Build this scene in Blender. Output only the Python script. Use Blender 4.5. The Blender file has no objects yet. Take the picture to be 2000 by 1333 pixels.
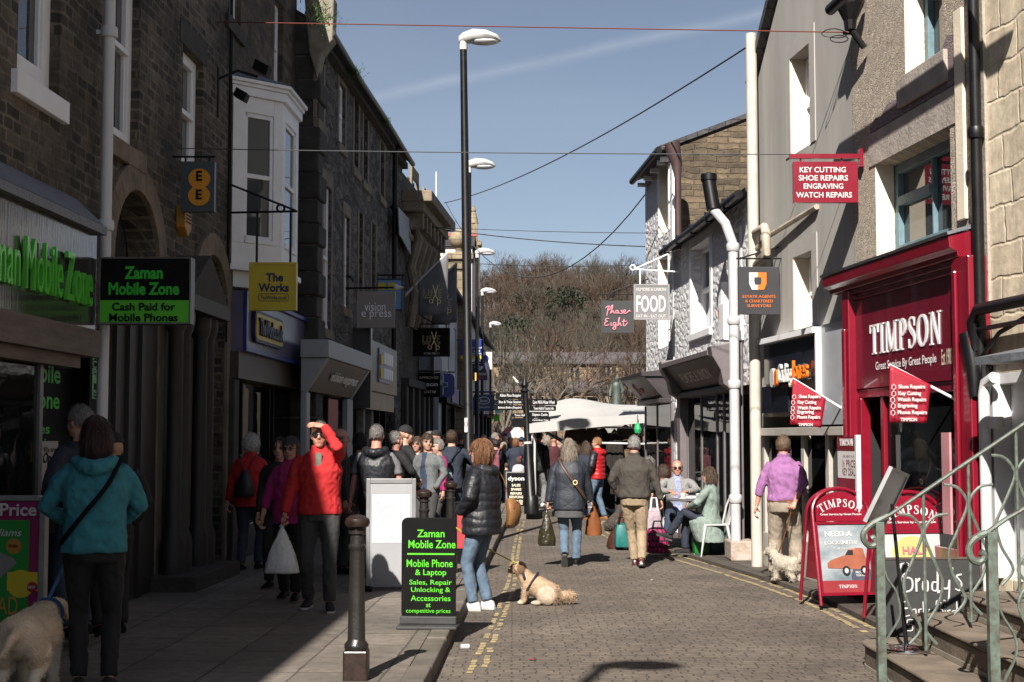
import bpy, bmesh, math, random
from mathutils import Vector, Matrix, noise
from mathutils.bvhtree import BVHTree
R=math.radians; PI=math.pi
S=bpy.context.scene; COL=S.collection
rnd=random.Random(7)
# ------------------------------------------------------------------ camera, sky, sun, exposure
CH=1.75; FPX=2778.0; PITCH=math.atan(189/FPX)
cam=bpy.data.cameras.new('camera'); camo=bpy.data.objects.new('camera',cam); COL.objects.link(camo)
cam.sensor_width=36; cam.lens=FPX*36/2000; cam.clip_end=2000; cam.clip_start=.1
camo.location=(0,0,CH); camo.rotation_euler=(PI/2+PITCH,0,0); S.camera=camo
SUN_EL=R(39); SUN_AZ=math.atan2(.25,1.0)            # light travels towards (+.25,+1)
W=bpy.data.worlds.new('World'); S.world=W; W.use_nodes=True
nt=W.node_tree; bg=nt.nodes['Background']
sky=nt.nodes.new('ShaderNodeTexSky'); sky.sky_type='NISHITA'; sky.sun_disc=False
sky.sun_elevation=SUN_EL; sky.sun_rotation=PI+SUN_AZ; sky.air_density=.8; sky.dust_density=.6; sky.ozone_density=1.4
hs=nt.nodes.new('ShaderNodeHueSaturation'); hs.inputs['Saturation'].default_value=.76; hs.inputs['Value'].default_value=.84
nt.links.new(sky.outputs[0],hs.inputs['Color'])
# the faint vapour trail and thin cirrus, by sky direction
tc=nt.nodes.new('ShaderNodeTexCoord')
def vdot(vec,loc=None):
    n=nt.nodes.new('ShaderNodeVectorMath'); n.operation='DOT_PRODUCT'; nt.links.new(tc.outputs['Generated'],n.inputs[0]); n.inputs[1].default_value=vec; return n
def raydir(px,py):
    c,s=math.cos(PITCH),math.sin(PITCH); u=666.5-py
    return Vector((px-1000,FPX*c-u*s,FPX*s+u*c)).normalized()
nrm=raydir(740,188).cross(raydir(1490,30)).normalized()
def mth(op,a,b=None,c=None):
    n=nt.nodes.new('ShaderNodeMath'); n.operation=op
    for i,x in enumerate((a,b,c)):
        if x is None: continue
        if isinstance(x,(int,float)): n.inputs[i].default_value=x
        else: nt.links.new(x,n.inputs[i])
    return n.outputs[0]
nz=nt.nodes.new('ShaderNodeTexNoise'); nz.inputs['Scale'].default_value=14; nz.inputs['Detail'].default_value=5
nt.links.new(tc.outputs['Generated'],nz.inputs['Vector'])
dd=mth('ADD',vdot(nrm).outputs['Value'],mth('MULTIPLY',mth('SUBTRACT',nz.outputs['Fac'],.5),.007))
band=mth('MAXIMUM',mth('SUBTRACT',1.0,mth('DIVIDE',mth('ABSOLUTE',dd),.0065)),0.0)
tr=mth('MULTIPLY',mth('POWER',band,1.3),mth('MULTIPLY',nz.outputs['Fac'],.36))
nz2=nt.nodes.new('ShaderNodeTexNoise'); nz2.inputs['Scale'].default_value=2.2; nz2.inputs['Detail'].default_value=6; nz2.inputs['Distortion'].default_value=.6
mp=nt.nodes.new('ShaderNodeMapping'); mp.inputs['Scale'].default_value=(1,1,3.5); nt.links.new(tc.outputs['Generated'],mp.inputs['Vector']); nt.links.new(mp.outputs[0],nz2.inputs['Vector'])
fac=mth('MINIMUM',mth('ADD',tr,mth('MULTIPLY',mth('MAXIMUM',mth('SUBTRACT',nz2.outputs['Fac'],.45),0.0),.35)),.6)
mx=nt.nodes.new('ShaderNodeMix'); mx.data_type='RGBA'
nt.links.new(fac,mx.inputs['Factor']); nt.links.new(hs.outputs[0],mx.inputs['A']); mx.inputs['B'].default_value=(6.2,6.7,7.3,1)
nt.links.new(mx.outputs['Result'],bg.inputs['Color']); bg.inputs['Strength'].default_value=.05
sl=bpy.data.lights.new('sun','SUN'); sl.energy=5.0; sl.angle=R(.5); sl.color=(1,.93,.84)
so=bpy.data.objects.new('sun',sl); COL.objects.link(so)
ld=Vector((math.sin(SUN_AZ)*math.cos(SUN_EL),math.cos(SUN_AZ)*math.cos(SUN_EL),-math.sin(SUN_EL)))
so.rotation_euler=ld.to_track_quat('-Z','Y').to_euler()
S.view_settings.view_transform='Standard'; S.view_settings.look='None'; S.view_settings.exposure=1.1; S.view_settings.gamma=1
S.cycles.max_bounces=6; S.cycles.diffuse_bounces=3; S.cycles.glossy_bounces=3; S.cycles.transmission_bounces=4; S.cycles.transparent_max_bounces=12
S.cycles.use_denoising=True; S.cycles.caustics_reflective=False; S.cycles.caustics_refractive=False

# ------------------------------------------------------------------ pixel geometry (photo pixels, 2000 x 1333)
def ray(px,py):
    return Vector((0,0,CH)),raydir(px,py)
def G(px,py,z=0.0):
    o,d=ray(px,py); t=(z-o.z)/d.z; return o+d*t
def AY(px,py,Y):
    o,d=ray(px,py); t=Y/d.y; return o+d*t
class Fac:
    """a facade plane; local x runs along it, local -y faces the street"""
    def __init__(s,ox,oy,ux,uy):
        s.o=Vector((ox,oy,0)); s.ang=math.atan2(uy,ux); s.M=Matrix.Translation(s.o)@Matrix.Rotation(s.ang,4,'Z'); s.I=s.M.inverted()
    def p(s,px,py,off=0.0):
        o,d=ray(px,py); o=s.I@o; d=s.I.to_3x3()@d; t=(off-o.y)/d.y; q=o+d*t; return q.x,q.z
    def x(s,px,py=855,off=0.0): return s.p(px,py,off)[0]
    def z(s,px,py,off=0.0): return s.p(px,py,off)[1]
    def w(s,x,y,z): return s.M@Vector((x,y,z))
FL=Fac(-4.436,0,.036,1); FD=Fac(-3.24,23.25,.05,1); FC=Fac(-2.52,37.0,.07,1)
FR=Fac(3.363,19.4,.112,-1); FW=Fac(2.74,29.0,.065,-1)

# ------------------------------------------------------------------ materials
MATS={}
def _new(name):
    m=bpy.data.materials.new(name); m.use_nodes=True; return m,m.node_tree,m.node_tree.nodes['Principled BSDF']
def _n(t,typ,**k):
    n=t.nodes.new(typ)
    for a,b in k.items():
        if a in n.inputs: n.inputs[a].default_value=b
        else: setattr(n,a,b)
    return n
def c4(c): return (c[0],c[1],c[2],1)
def pm(name,c,rough=.6,var=.18,scale=6.0,bump=0.0,bscale=None,metal=0.0,spec=.5,stretch=(1,1,1),coat=0.0,emit=None,dark=None):
    """plain surface whose own colour varies a little; optional fine bump"""
    if name in MATS: return MATS[name]
    m,t,b=_new(name); L=t.links
    co=_n(t,'ShaderNodeTexCoord'); mp=_n(t,'ShaderNodeMapping'); mp.inputs['Scale'].default_value=stretch; L.new(co.outputs['Object'],mp.inputs['Vector'])
    nz=_n(t,'ShaderNodeTexNoise',Scale=scale,Detail=6.0,Roughness=.6); L.new(mp.outputs[0],nz.inputs['Vector'])
    cr=_n(t,'ShaderNodeValToRGB'); e=cr.color_ramp.elements
    lo=dark if dark else tuple(x*(1-var) for x in c); hi=tuple(min(1,x*(1+var)) for x in c)
    e[0].position=.3; e[1].position=.7; e[0].color=c4(lo); e[1].color=c4(hi)
    L.new(nz.outputs['Fac'],cr.inputs['Fac']); L.new(cr.outputs['Color'],b.inputs['Base Color'])
    rr=_n(t,'ShaderNodeMapRange'); rr.inputs['To Min'].default_value=max(.03,rough-.08); rr.inputs['To Max'].default_value=min(1,rough+.08); L.new(nz.outputs['Fac'],rr.inputs['Value']); L.new(rr.outputs[0],b.inputs['Roughness'])
    b.inputs['Metallic'].default_value=metal; b.inputs['Specular IOR Level'].default_value=spec; b.inputs['Coat Weight'].default_value=coat
    if emit: b.inputs['Emission Color'].default_value=c4(emit[0]); b.inputs['Emission Strength'].default_value=emit[1]
    if bump:
        n2=_n(t,'ShaderNodeTexNoise',Scale=bscale or scale*6,Detail=5.0); L.new(mp.outputs[0],n2.inputs['Vector'])
        bp=_n(t,'ShaderNodeBump',Strength=min(1,bump),Distance=.02); L.new(n2.outputs['Fac'],bp.inputs['Height']); L.new(bp.outputs[0],b.inputs['Normal'])
    MATS[name]=m; return m
def wallcoord(t,axes='xz'):
    co=_n(t,'ShaderNodeTexCoord'); sp=_n(t,'ShaderNodeSeparateXYZ'); t.links.new(co.outputs['Object'],sp.inputs[0])
    ad=_n(t,'ShaderNodeMath',operation='ADD'); t.links.new(sp.outputs[0],ad.inputs[0])
    cb=_n(t,'ShaderNodeCombineXYZ')
    if axes=='xz':
        t.links.new(sp.outputs[1],ad.inputs[1]); t.links.new(ad.outputs[0],cb.inputs[0]); t.links.new(sp.outputs[2],cb.inputs[1])
    else:
        ad.inputs[1].default_value=0; t.links.new(ad.outputs[0],cb.inputs[0]); t.links.new(sp.outputs[1],cb.inputs[1])
    return co,cb
def stone(name,c1,c2,mortar,bw,bh,ms=.012,distort=.03,soot=None,sootamt=.5,bumpd=.03,axes='xz',bias=0.0,rough=.85,rot=0.0,squash=.7,smooth=.2):
    """coursed stone / setts / flags"""
    if name in MATS: return MATS[name]
    m,t,b=_new(name); L=t.links; co,cb=wallcoord(t,axes)
    src=cb.outputs[0]
    if rot:
        mp=_n(t,'ShaderNodeMapping'); mp.inputs['Rotation'].default_value=(0,0,rot); L.new(src,mp.inputs['Vector']); src=mp.outputs[0]
    nz=_n(t,'ShaderNodeTexNoise',Scale=2.6,Detail=4.0); L.new(src,nz.inputs['Vector'])
    sc=_n(t,'ShaderNodeVectorMath',operation='SCALE'); sb=_n(t,'ShaderNodeVectorMath',operation='SUBTRACT'); sb.inputs[1].default_value=(.5,.5,.5)
    L.new(nz.outputs['Color'],sb.inputs[0]); L.new(sb.outputs[0],sc.inputs[0]); sc.inputs['Scale'].default_value=distort*2
    av=_n(t,'ShaderNodeVectorMath',operation='ADD'); L.new(src,av.inputs[0]); L.new(sc.outputs[0],av.inputs[1])
    br=_n(t,'ShaderNodeTexBrick'); br.offset=.5; br.squash=squash; br.squash_frequency=3
    br.inputs['Scale'].default_value=1; br.inputs['Brick Width'].default_value=bw; br.inputs['Row Height'].default_value=bh
    br.inputs['Mortar Size'].default_value=ms; br.inputs['Mortar Smooth'].default_value=smooth; br.inputs['Bias'].default_value=bias
    br.inputs['Color1'].default_value=c4(c1); br.inputs['Color2'].default_value=c4(c2); br.inputs['Mortar'].default_value=c4(mortar)
    L.new(av.outputs[0],br.inputs['Vector'])
    n2=_n(t,'ShaderNodeTexNoise',Scale=9.0,Detail=8.0,Roughness=.65); L.new(src,n2.inputs['Vector'])
    mr=_n(t,'ShaderNodeMapRange'); mr.inputs['From Min'].default_value=.25; mr.inputs['From Max'].default_value=.75; mr.inputs['To Min'].default_value=.62; mr.inputs['To Max'].default_value=1.3
    L.new(n2.outputs['Fac'],mr.inputs['Value'])
    mu=_n(t,'ShaderNodeMix',data_type='RGBA',blend_type='MULTIPLY'); mu.inputs['Factor'].default_value=1; L.new(br.outputs['Color'],mu.inputs['A'])
    cc=_n(t,'ShaderNodeCombineColor'); [L.new(mr.outputs[0],cc.inputs[i]) for i in range(3)]; L.new(cc.outputs[0],mu.inputs['B'])
    out=mu.outputs['Result']
    if soot:
        n3=_n(t,'ShaderNodeTexNoise',Scale=.9,Detail=6.0,Roughness=.7); L.new(src,n3.inputs['Vector'])
        m3=_n(t,'ShaderNodeMapRange'); m3.inputs['From Min'].default_value=.42; m3.inputs['From Max'].default_value=.7; m3.inputs['To Max'].default_value=sootamt; L.new(n3.outputs['Fac'],m3.inputs['Value'])
        mm=_n(t,'ShaderNodeMix',data_type='RGBA'); L.new(m3.outputs[0],mm.inputs['Factor']); L.new(out,mm.inputs['A']); mm.inputs['B'].default_value=c4(soot); out=mm.outputs['Result']
    mp4=_n(t,'ShaderNodeMapping'); mp4.inputs['Scale'].default_value=(1.6,.22,1) if axes=='xz' else (.35,.35,1); L.new(src,mp4.inputs['Vector'])
    n4=_n(t,'ShaderNodeTexNoise',Scale=1.7,Detail=7.0,Roughness=.68); L.new(mp4.outputs[0],n4.inputs['Vector'])
    m4=_n(t,'ShaderNodeMapRange'); m4.inputs['From Min'].default_value=.3; m4.inputs['From Max'].default_value=.7; m4.inputs['To Min'].default_value=.66; m4.inputs['To Max'].default_value=1.22; L.new(n4.outputs['Fac'],m4.inputs['Value'])
    mu4=_n(t,'ShaderNodeMix',data_type='RGBA',blend_type='MULTIPLY'); mu4.inputs['Factor'].default_value=1; L.new(out,mu4.inputs['A'])
    cc4=_n(t,'ShaderNodeCombineColor'); [L.new(m4.outputs[0],cc4.inputs[i]) for i in range(3)]; L.new(cc4.outputs[0],mu4.inputs['B']); out=mu4.outputs['Result']
    L.new(out,b.inputs['Base Color']); b.inputs['Roughness'].default_value=rough; b.inputs['Specular IOR Level'].default_value=.3
    hm=_n(t,'ShaderNodeMath',operation='MULTIPLY_ADD'); L.new(br.outputs['Fac'],hm.inputs[0]); hm.inputs[1].default_value=-1.0; L.new(n2.outputs['Fac'],hm.inputs[2])
    bp=_n(t,'ShaderNodeBump',Strength=.9,Distance=bumpd); L.new(hm.outputs[0],bp.inputs['Height']); L.new(bp.outputs[0],b.inputs['Normal'])
    MATS[name]=m; return m
def rubble(name,c1,c2,mortar,sx,sz,bumpd=.04,edge=.06,axes='xz',rough=.85,fine=16.0):
    if name in MATS: return MATS[name]
    m,t,b=_new(name); L=t.links; co,cb=wallcoord(t,axes)
    nz=_n(t,'ShaderNodeTexNoise',Scale=3.0,Detail=5.0); L.new(cb.outputs[0],nz.inputs['Vector'])
    sc=_n(t,'ShaderNodeVectorMath',operation='SCALE'); sb=_n(t,'ShaderNodeVectorMath',operation='SUBTRACT'); sb.inputs[1].default_value=(.5,.5,.5)
    L.new(nz.outputs['Color'],sb.inputs[0]); L.new(sb.outputs[0],sc.inputs[0]); sc.inputs['Scale'].default_value=.25
    av=_n(t,'ShaderNodeVectorMath',operation='ADD'); L.new(cb.outputs[0],av.inputs[0]); L.new(sc.outputs[0],av.inputs[1])
    mp=_n(t,'ShaderNodeMapping'); mp.inputs['Scale'].default_value=(sx,sz,1); L.new(av.outputs[0],mp.inputs['Vector'])
    v1=_n(t,'ShaderNodeTexVoronoi',Scale=1.0); v1.voronoi_dimensions='2D'; v2=_n(t,'ShaderNodeTexVoronoi',Scale=1.0); v2.voronoi_dimensions='2D'; v2.feature='DISTANCE_TO_EDGE'
    L.new(mp.outputs[0],v1.inputs['Vector']); L.new(mp.outputs[0],v2.inputs['Vector'])
    ed=_n(t,'ShaderNodeMapRange'); ed.inputs['From Max'].default_value=edge; L.new(v2.outputs['Distance'],ed.inputs['Value'])
    sp=_n(t,'ShaderNodeSeparateColor'); L.new(v1.outputs['Color'],sp.inputs[0])
    n2=_n(t,'ShaderNodeTexNoise',Scale=fine,Detail=8.0,Roughness=.7); L.new(cb.outputs[0],n2.inputs['Vector'])
    a=_n(t,'ShaderNodeMath',operation='MULTIPLY_ADD'); L.new(n2.outputs['Fac'],a.inputs[0]); a.inputs[1].default_value=.8; a.inputs[2].default_value=-.4
    a2=_n(t,'ShaderNodeMath',operation='ADD'); a2.use_clamp=True; L.new(sp.outputs[0],a2.inputs[0]); L.new(a.outputs[0],a2.inputs[1])
    m1=_n(t,'ShaderNodeMix',data_type='RGBA'); L.new(a2.outputs[0],m1.inputs['Factor']); m1.inputs['A'].default_value=c4(c1); m1.inputs['B'].default_value=c4(c2)
    m2=_n(t,'ShaderNodeMix',data_type='RGBA'); L.new(ed.outputs[0],m2.inputs['Factor']); m2.inputs['A'].default_value=c4(mortar); L.new(m1.outputs['Result'],m2.inputs['B'])
    L.new(m2.outputs['Result'],b.inputs['Base Color']); b.inputs['Roughness'].default_value=rough; b.inputs['Specular IOR Level'].default_value=.3
    h=_n(t,'ShaderNodeMath',operation='MULTIPLY_ADD'); L.new(n2.outputs['Fac'],h.inputs[0]); h.inputs[1].default_value=.9; L.new(ed.outputs[0],h.inputs[2])
    h2=_n(t,'ShaderNodeMath',operation='MULTIPLY_ADD'); L.new(sp.outputs[1],h2.inputs[0]); h2.inputs[1].default_value=.8; L.new(h.outputs[0],h2.inputs[2])
    bp=_n(t,'ShaderNodeBump',Strength=1.0,Distance=bumpd); L.new(h2.outputs[0],bp.inputs['Height']); L.new(bp.outputs[0],b.inputs['Normal'])
    MATS[name]=m; return m
def glass(name,tint=(.02,.025,.028),rough=.03,clear=.0):
    """window pane: dark glossy, or see-through by `clear`"""
    if name in MATS: return MATS[name]
    m,t,b=_new(name); L=t.links
    b.inputs['Base Color'].default_value=c4(tint); b.inputs['Roughness'].default_value=rough; b.inputs['IOR'].default_value=1.6
    co=_n(t,'ShaderNodeTexCoord'); nz=_n(t,'ShaderNodeTexNoise',Scale=1.6,Detail=2.0); L.new(co.outputs['Object'],nz.inputs['Vector'])
    bp=_n(t,'ShaderNodeBump',Strength=.12,Distance=.02); L.new(nz.outputs['Fac'],bp.inputs['Height']); L.new(bp.outputs[0],b.inputs['Normal'])
    if clear:
        tr=_n(t,'ShaderNodeBsdfTransparent'); tr.inputs[0].default_value=(.9,.93,.92,1)
        fr=_n(t,'ShaderNodeFresnel',IOR=1.5); mx=_n(t,'ShaderNodeMixShader'); iv=_n(t,'ShaderNodeMath',operation='MULTIPLY_ADD'); iv.use_clamp=True
        L.new(fr.outputs[0],iv.inputs[0]); iv.inputs[1].default_value=-.95; iv.inputs[2].default_value=clear+.05
        L.new(iv.outputs[0],mx.inputs[0]); L.new(b.outputs[0],mx.inputs[1]); L.new(tr.outputs[0],mx.inputs[2])
        L.new(mx.outputs[0],t.nodes['Material Output'].inputs['Surface'])
    MATS[name]=m; return m

# ------------------------------------------------------------------ mesh building
class MB:
    def __init__(s): s.v=[]; s.f=[]; s.m=[]
    def add(s,vs,fs,mi=0):
        o=len(s.v); s.v+=[tuple(v) for v in vs]; s.f+=[tuple(i+o for i in f) for f in fs]; s.m+=[mi]*len(fs); return s
    def box(s,x0,x1,y0,y1,z0,z1,mi=0):
        return s.add([(x0,y0,z0),(x1,y0,z0),(x1,y1,z0),(x0,y1,z0),(x0,y0,z1),(x1,y0,z1),(x1,y1,z1),(x0,y1,z1)],
            [(0,3,2,1),(4,5,6,7),(0,1,5,4),(1,2,6,5),(2,3,7,6),(3,0,4,7)],mi)
    def obox(s,c,dx,dy,dz,mi=0):
        """box from centre and three half-extent vectors"""
        c=Vector(c); dx=Vector(dx); dy=Vector(dy); dz=Vector(dz)
        vs=[c+dx*a+dy*b+dz*e for e in (-1,1) for b in (-1,1) for a in (-1,1)]
        return s.add(vs,[(0,2,3,1),(4,5,7,6),(0,1,5,4),(1,3,7,5),(3,2,6,7),(2,0,4,6)],mi)
    def prism(s,poly,y0,y1,mi=0,ax='y'):
        n=len(poly)
        f=(lambda a,b,d:(a,d,b)) if ax=='y' else ((lambda a,b,d:(d,a,b)) if ax=='x' else (lambda a,b,d:(a,b,d)))
        vs=[f(a,b,y0) for a,b in poly]+[f(a,b,y1) for a,b in poly]
        fs=[tuple(range(n)),tuple(range(2*n-1,n-1,-1))]+[(i,i+n,(i+1)%n+n,(i+1)%n) for i in range(n)]
        return s.add(vs,fs,mi)
    def tube(s,pts,r,n=8,mi=0,caps=True,ry=None):
        pts=[Vector(p) for p in pts]; k=len(pts)
        rs=list(r) if hasattr(r,'__len__') else [r]*k
        up=None; rings=[]
        for i,p in enumerate(pts):
            d=(pts[min(i+1,k-1)]-pts[max(i-1,0)])
            if d.length<1e-9: d=Vector((0,0,1))
            d.normalize()
            if up is None: up=Vector((0,0,1)) if abs(d.z)<.9 else Vector((0,1,0))
            a=d.cross(up)
            if a.length<1e-6: a=d.orthogonal()
            a.normalize(); b=a.cross(d); up=b
            q=rs[i]; q2=q if ry is None else q*ry
            rings.append([p+a*(math.cos(2*PI*j/n)*q)+b*(math.sin(2*PI*j/n)*q2) for j in range(n)])
        return s.loft(rings,mi,caps)
    def loft(s,rings,mi=0,caps=True):
        n=len(rings[0]); vs=[p for r in rings for p in r]; fs=[]
        for i in range(len(rings)-1):
            for j in range(n): fs.append((i*n+j,i*n+(j+1)%n,(i+1)*n+(j+1)%n,(i+1)*n+j))
        if caps: fs.append(tuple(range(n-1,-1,-1))); k=(len(rings)-1)*n; fs.append(tuple(range(k,k+n)))
        return s.add(vs,fs,mi)
    def lathe(s,prof,n=16,c=(0,0,0),mi=0):
        return s.loft([[(c[0]+r*math.cos(2*PI*j/n),c[1]+r*math.sin(2*PI*j/n),c[2]+z) for j in range(n)] for r,z in prof],mi)
    def ell(s,c,rx,ry,rz,mi=0,rot=None,n=12,k=8):
        c=Vector(c); rings=[]
        for i in range(k+1):
            th=PI*i/k; rr=max(math.sin(th),.02); z=-math.cos(th)
            ring=[]
            for j in range(n):
                v=Vector((rx*rr*math.cos(2*PI*j/n),ry*rr*math.sin(2*PI*j/n),rz*z))
                if rot is not None: v=rot@v
                ring.append(c+v)
            rings.append(ring)
        return s.loft(rings,mi)
    def merge(s,o,M=None,mi=None):
        k=len(s.v); s.v+=[tuple(M@Vector(v)) if M else v for v in o.v]; s.f+=[tuple(i+k for i in f) for f in o.f]; s.m+=o.m if mi is None else [mi]*len(o.f); return s
    def mesh(s,name,mats):
        me=bpy.data.meshes.new(name); me.from_pydata(s.v,[],s.f)
        for m in (mats if isinstance(mats,(list,tuple)) else [mats]): me.materials.append(m)
        me.polygons.foreach_set('material_index',s.m); return me
    def build(s,name,mats,parent=None,loc=(0,0,0),rz=0,smooth=False,bevel=0.0,fix=True):
        me=s.mesh(name,mats)
        if fix:
            bm=bmesh.new(); bm.from_mesh(me); bmesh.ops.recalc_face_normals(bm,faces=bm.faces)
            bm.to_mesh(me); bm.free()
        o=link(name,me,parent,loc,rz)
        if smooth: shade(me)
        if bevel:
            md=o.modifiers.new('bevel','BEVEL'); md.width=bevel; md.segments=2; md.limit_method='ANGLE'; md.angle_limit=R(50); md.harden_normals=False
        return o
def shade(me,ang=40):
    me.polygons.foreach_set('use_smooth',[True]*len(me.polygons))
    try: me.set_sharp_from_angle(angle=R(ang))
    except Exception: pass
def link(name,me,parent=None,loc=(0,0,0),rz=0):
    o=bpy.data.objects.new(name,me); COL.objects.link(o); o.location=loc
    o.rotation_euler=(0,0,rz)
    if parent is not None: o.parent=parent
    return o
def tag(o,label=None,cat=None,group=None,kind=None):
    if label: o['label']=label
    if cat: o['category']=cat
    if group: o['group']=group
    if kind: o['kind']=kind
    return o
def thing(name,label,cat,loc=(0,0,0),rz=0,group=None):
    return tag(link(name,None,None,loc,rz),label,cat,group)
def facthing(name,label,cat,F,group=None): return thing(name,label,cat,F.o,F.ang,group)
def copy_tree(o,parent=None):
    c=o.copy(); COL.objects.link(c)
    if parent is not None: c.parent=parent
    for ch in list(o.children): copy_tree(ch,c)
    return c
# ---- lettering: every line is fitted to its own width and height, one mesh for a sign's words
def text_geo(s,bold=0.0,shear=0.0):
    cu=bpy.data.curves.new('t','FONT'); cu.body=s; cu.size=1; cu.offset=bold; cu.shear=shear; cu.align_x='CENTER'; cu.resolution_u=3
    o=bpy.data.objects.new('t',cu); COL.objects.link(o)
    me=bpy.data.meshes.new_from_object(o.evaluated_get(bpy.context.evaluated_depsgraph_get()))
    bpy.data.objects.remove(o); bpy.data.curves.remove(cu)
    vs=[(v.co.x,v.co.y) for v in me.vertices]; fs=[tuple(p.vertices) for p in me.polygons]; bpy.data.meshes.remove(me)
    return vs,fs
def lettering(parent,lines,mats,y=0.0,ext=.004,name='lettering',loc=(0,0,0),rz=0):
    """lines: (text, centre x, centre z, width, height[, bold[, material index[, shear]]]); faces -y"""
    mb=MB()
    for l in lines:
        s,cx,cz,w,h=l[:5]; bold=l[5] if len(l)>5 else .01; mi=l[6] if len(l)>6 else 0; sh=l[7] if len(l)>7 else 0
        vs,fs=text_geo(s,bold,sh)
        if not vs: continue
        x0=min(v[0] for v in vs); x1=max(v[0] for v in vs); z0=min(v[1] for v in vs); z1=max(v[1] for v in vs)
        kx=w/max(x1-x0,1e-6); kz=h/max(z1-z0,1e-6)
        P=[(cx+(a-(x0+x1)/2)*kx,cz+(b-(z0+z1)/2)*kz) for a,b in vs]
        n=len(P); mb.add([(a,y-ext,b) for a,b in P]+[(a,y,b) for a,b in P],[f for f in fs],mi)
        if ext>.006:
            cnt={}
            for f in fs:
                for i in range(len(f)):
                    e=(f[i],f[(i+1)%len(f)]); cnt[e]=1
            o=len(mb.v)-2*n
            for (a,b) in list(cnt):
                if (b,a) not in cnt: mb.f.append((o+b,o+a,o+a+n,o+b+n)); mb.m.append(mi)
    return mb.build(name,mats,parent,loc,rz,fix=False)
def strokes(parent,paths,r,mat,y=0.0,name='lettering',n=5,loc=(0,0,0)):
    """hand-drawn lettering: polylines in the x-z plane"""
    mb=MB()
    for p in paths: mb.tube([(a,y,b) for a,b in smooth2(p)],r,n)
    return mb.build(name,mat,parent,loc,fix=False)
def smooth2(p,k=4):
    if len(p)<3: return list(p)
    out=[]
    for i in range(len(p)-1):
        p0=Vector(p[max(i-1,0)]); p1=Vector(p[i]); p2=Vector(p[i+1]); p3=Vector(p[min(i+2,len(p)-1)])
        for j in range(k):
            t=j/k; out.append(tuple(.5*((2*p1)+(p2-p0)*t+(2*p0-5*p1+4*p2-p3)*t*t+(3*p1-p0-3*p2+p3)*t**3)))
    out.append(tuple(p[-1])); return out
# ---- serif capitals drawn as outlines (for the red shop's lettering): unit height glyphs
def ribbon(pts,ws):
    pts=[Vector(p) for p in pts]; L_=[];R_=[]
    for i,p in enumerate(pts):
        d=(pts[min(i+1,len(pts)-1)]-pts[max(i-1,0)]).normalized(); nn=Vector((-d.y,d.x))*ws[i]*.5
        L_.append(tuple(p+nn)); R_.append(tuple(p-nn))
    return [[L_[i],L_[i+1],R_[i+1],R_[i]] for i in range(len(pts)-1)]
def serif_glyph(ch):
    q=[]; B=lambda x0,x1,z0,z1:q.append([(x0,z0),(x1,z0),(x1,z1),(x0,z1)])
    t=.17; h=.07
    if ch=='T':
        B(.3,.3+t,0,1); B(0,.77,.93,1); q.append([(0,.72),(.05,.72),(.12,.93),(0,.93)]); q.append([(.65,.93),(.72,.72),(.77,.72),(.77,.93)]); B(.2,.57,0,.05); w=.77
    elif ch=='I': B(.1,.1+t,0,1); B(0,.37,0,.05); B(0,.37,.95,1); w=.37
    elif ch=='M':
        B(.08,.14,0,1); B(.74,.74+t,0,1); q.append([(.06,1),(.26,1),(.56,.08),(.46,0)]); q.append([(.46,0),(.56,.08),(.9,1),(.82,1)]); B(0,.24,0,.05); B(.65,1.0,0,.05); B(0,.2,.95,1); B(.78,1.0,.95,1); w=1.0
    elif ch=='P':
        B(.1,.1+t,0,1); B(0,.38,0,.05); B(0,.3,.95,1)
        a=[(.27+.3*math.sin(u),.72+.25*math.cos(u)) for u in [PI*i/10 for i in range(11)]]; q+=ribbon(a,[.06+.13*math.sin(PI*i/10) for i in range(11)]); w=.68
    elif ch=='O':
        a=[(.42+.34*math.sin(u),.5+.46*math.cos(u)) for u in [2*PI*i/24 for i in range(25)]]; q+=ribbon(a,[.07+.12*abs(math.sin(2*PI*i/24)) for i in range(25)]); w=.85
    elif ch=='N':
        B(.1,.16,0,1); B(.68,.74,0,1); q.append([(.06,1),(.26,1),(.74,0),(.62,0)]); B(0,.26,0,.05); B(.58,.84,.95,1); B(0,.2,.95,1); w=.84
    elif ch=='S':
        a=smooth2([(.5,.74),(.47,.9),(.3,.965),(.13,.88),(.12,.7),(.3,.54),(.48,.4),(.5,.18),(.32,.04),(.12,.08),(.06,.28)],3)
        k=len(a); q+=ribbon(a,[.06+.12*math.exp(-((i/k-.5)/.2)**2) for i in range(k)]); B(.04,.09,.02,.3); B(.48,.53,.7,.97); w=.6
    return q,w
def serif_word(parent,word,cx,cz,w,h,mat,y,ext=.006,gap=.12,arc=None,name='lettering'):
    """flat, or bent along an arc of radius `arc` (letters fan about a centre below)"""
    gl=[serif_glyph(c) for c in word]; tot=sum(g[1] for g in gl)+gap*(len(gl)-1); k=w/tot; mb=MB(); x=-tot/2
    for q,gw in gl:
        for poly in q:
            P=[]
            for a,b in poly:
                if arc:
                    th=(x+gw/2)*k/arc; lx=(a-gw/2)*k; lz=b*h; rr=arc
                    P.append((cx+math.sin(th)*(rr+lz)+math.cos(th)*lx, cz-rr+math.cos(th)*(rr+lz)-math.sin(th)*lx))
                else: P.append((cx+(x+a)*k,cz+(b-.5)*h))
            mb.prism(P,y-ext,y)
        x+=gw+gap
    return mb.build(name,mat,parent)
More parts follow.
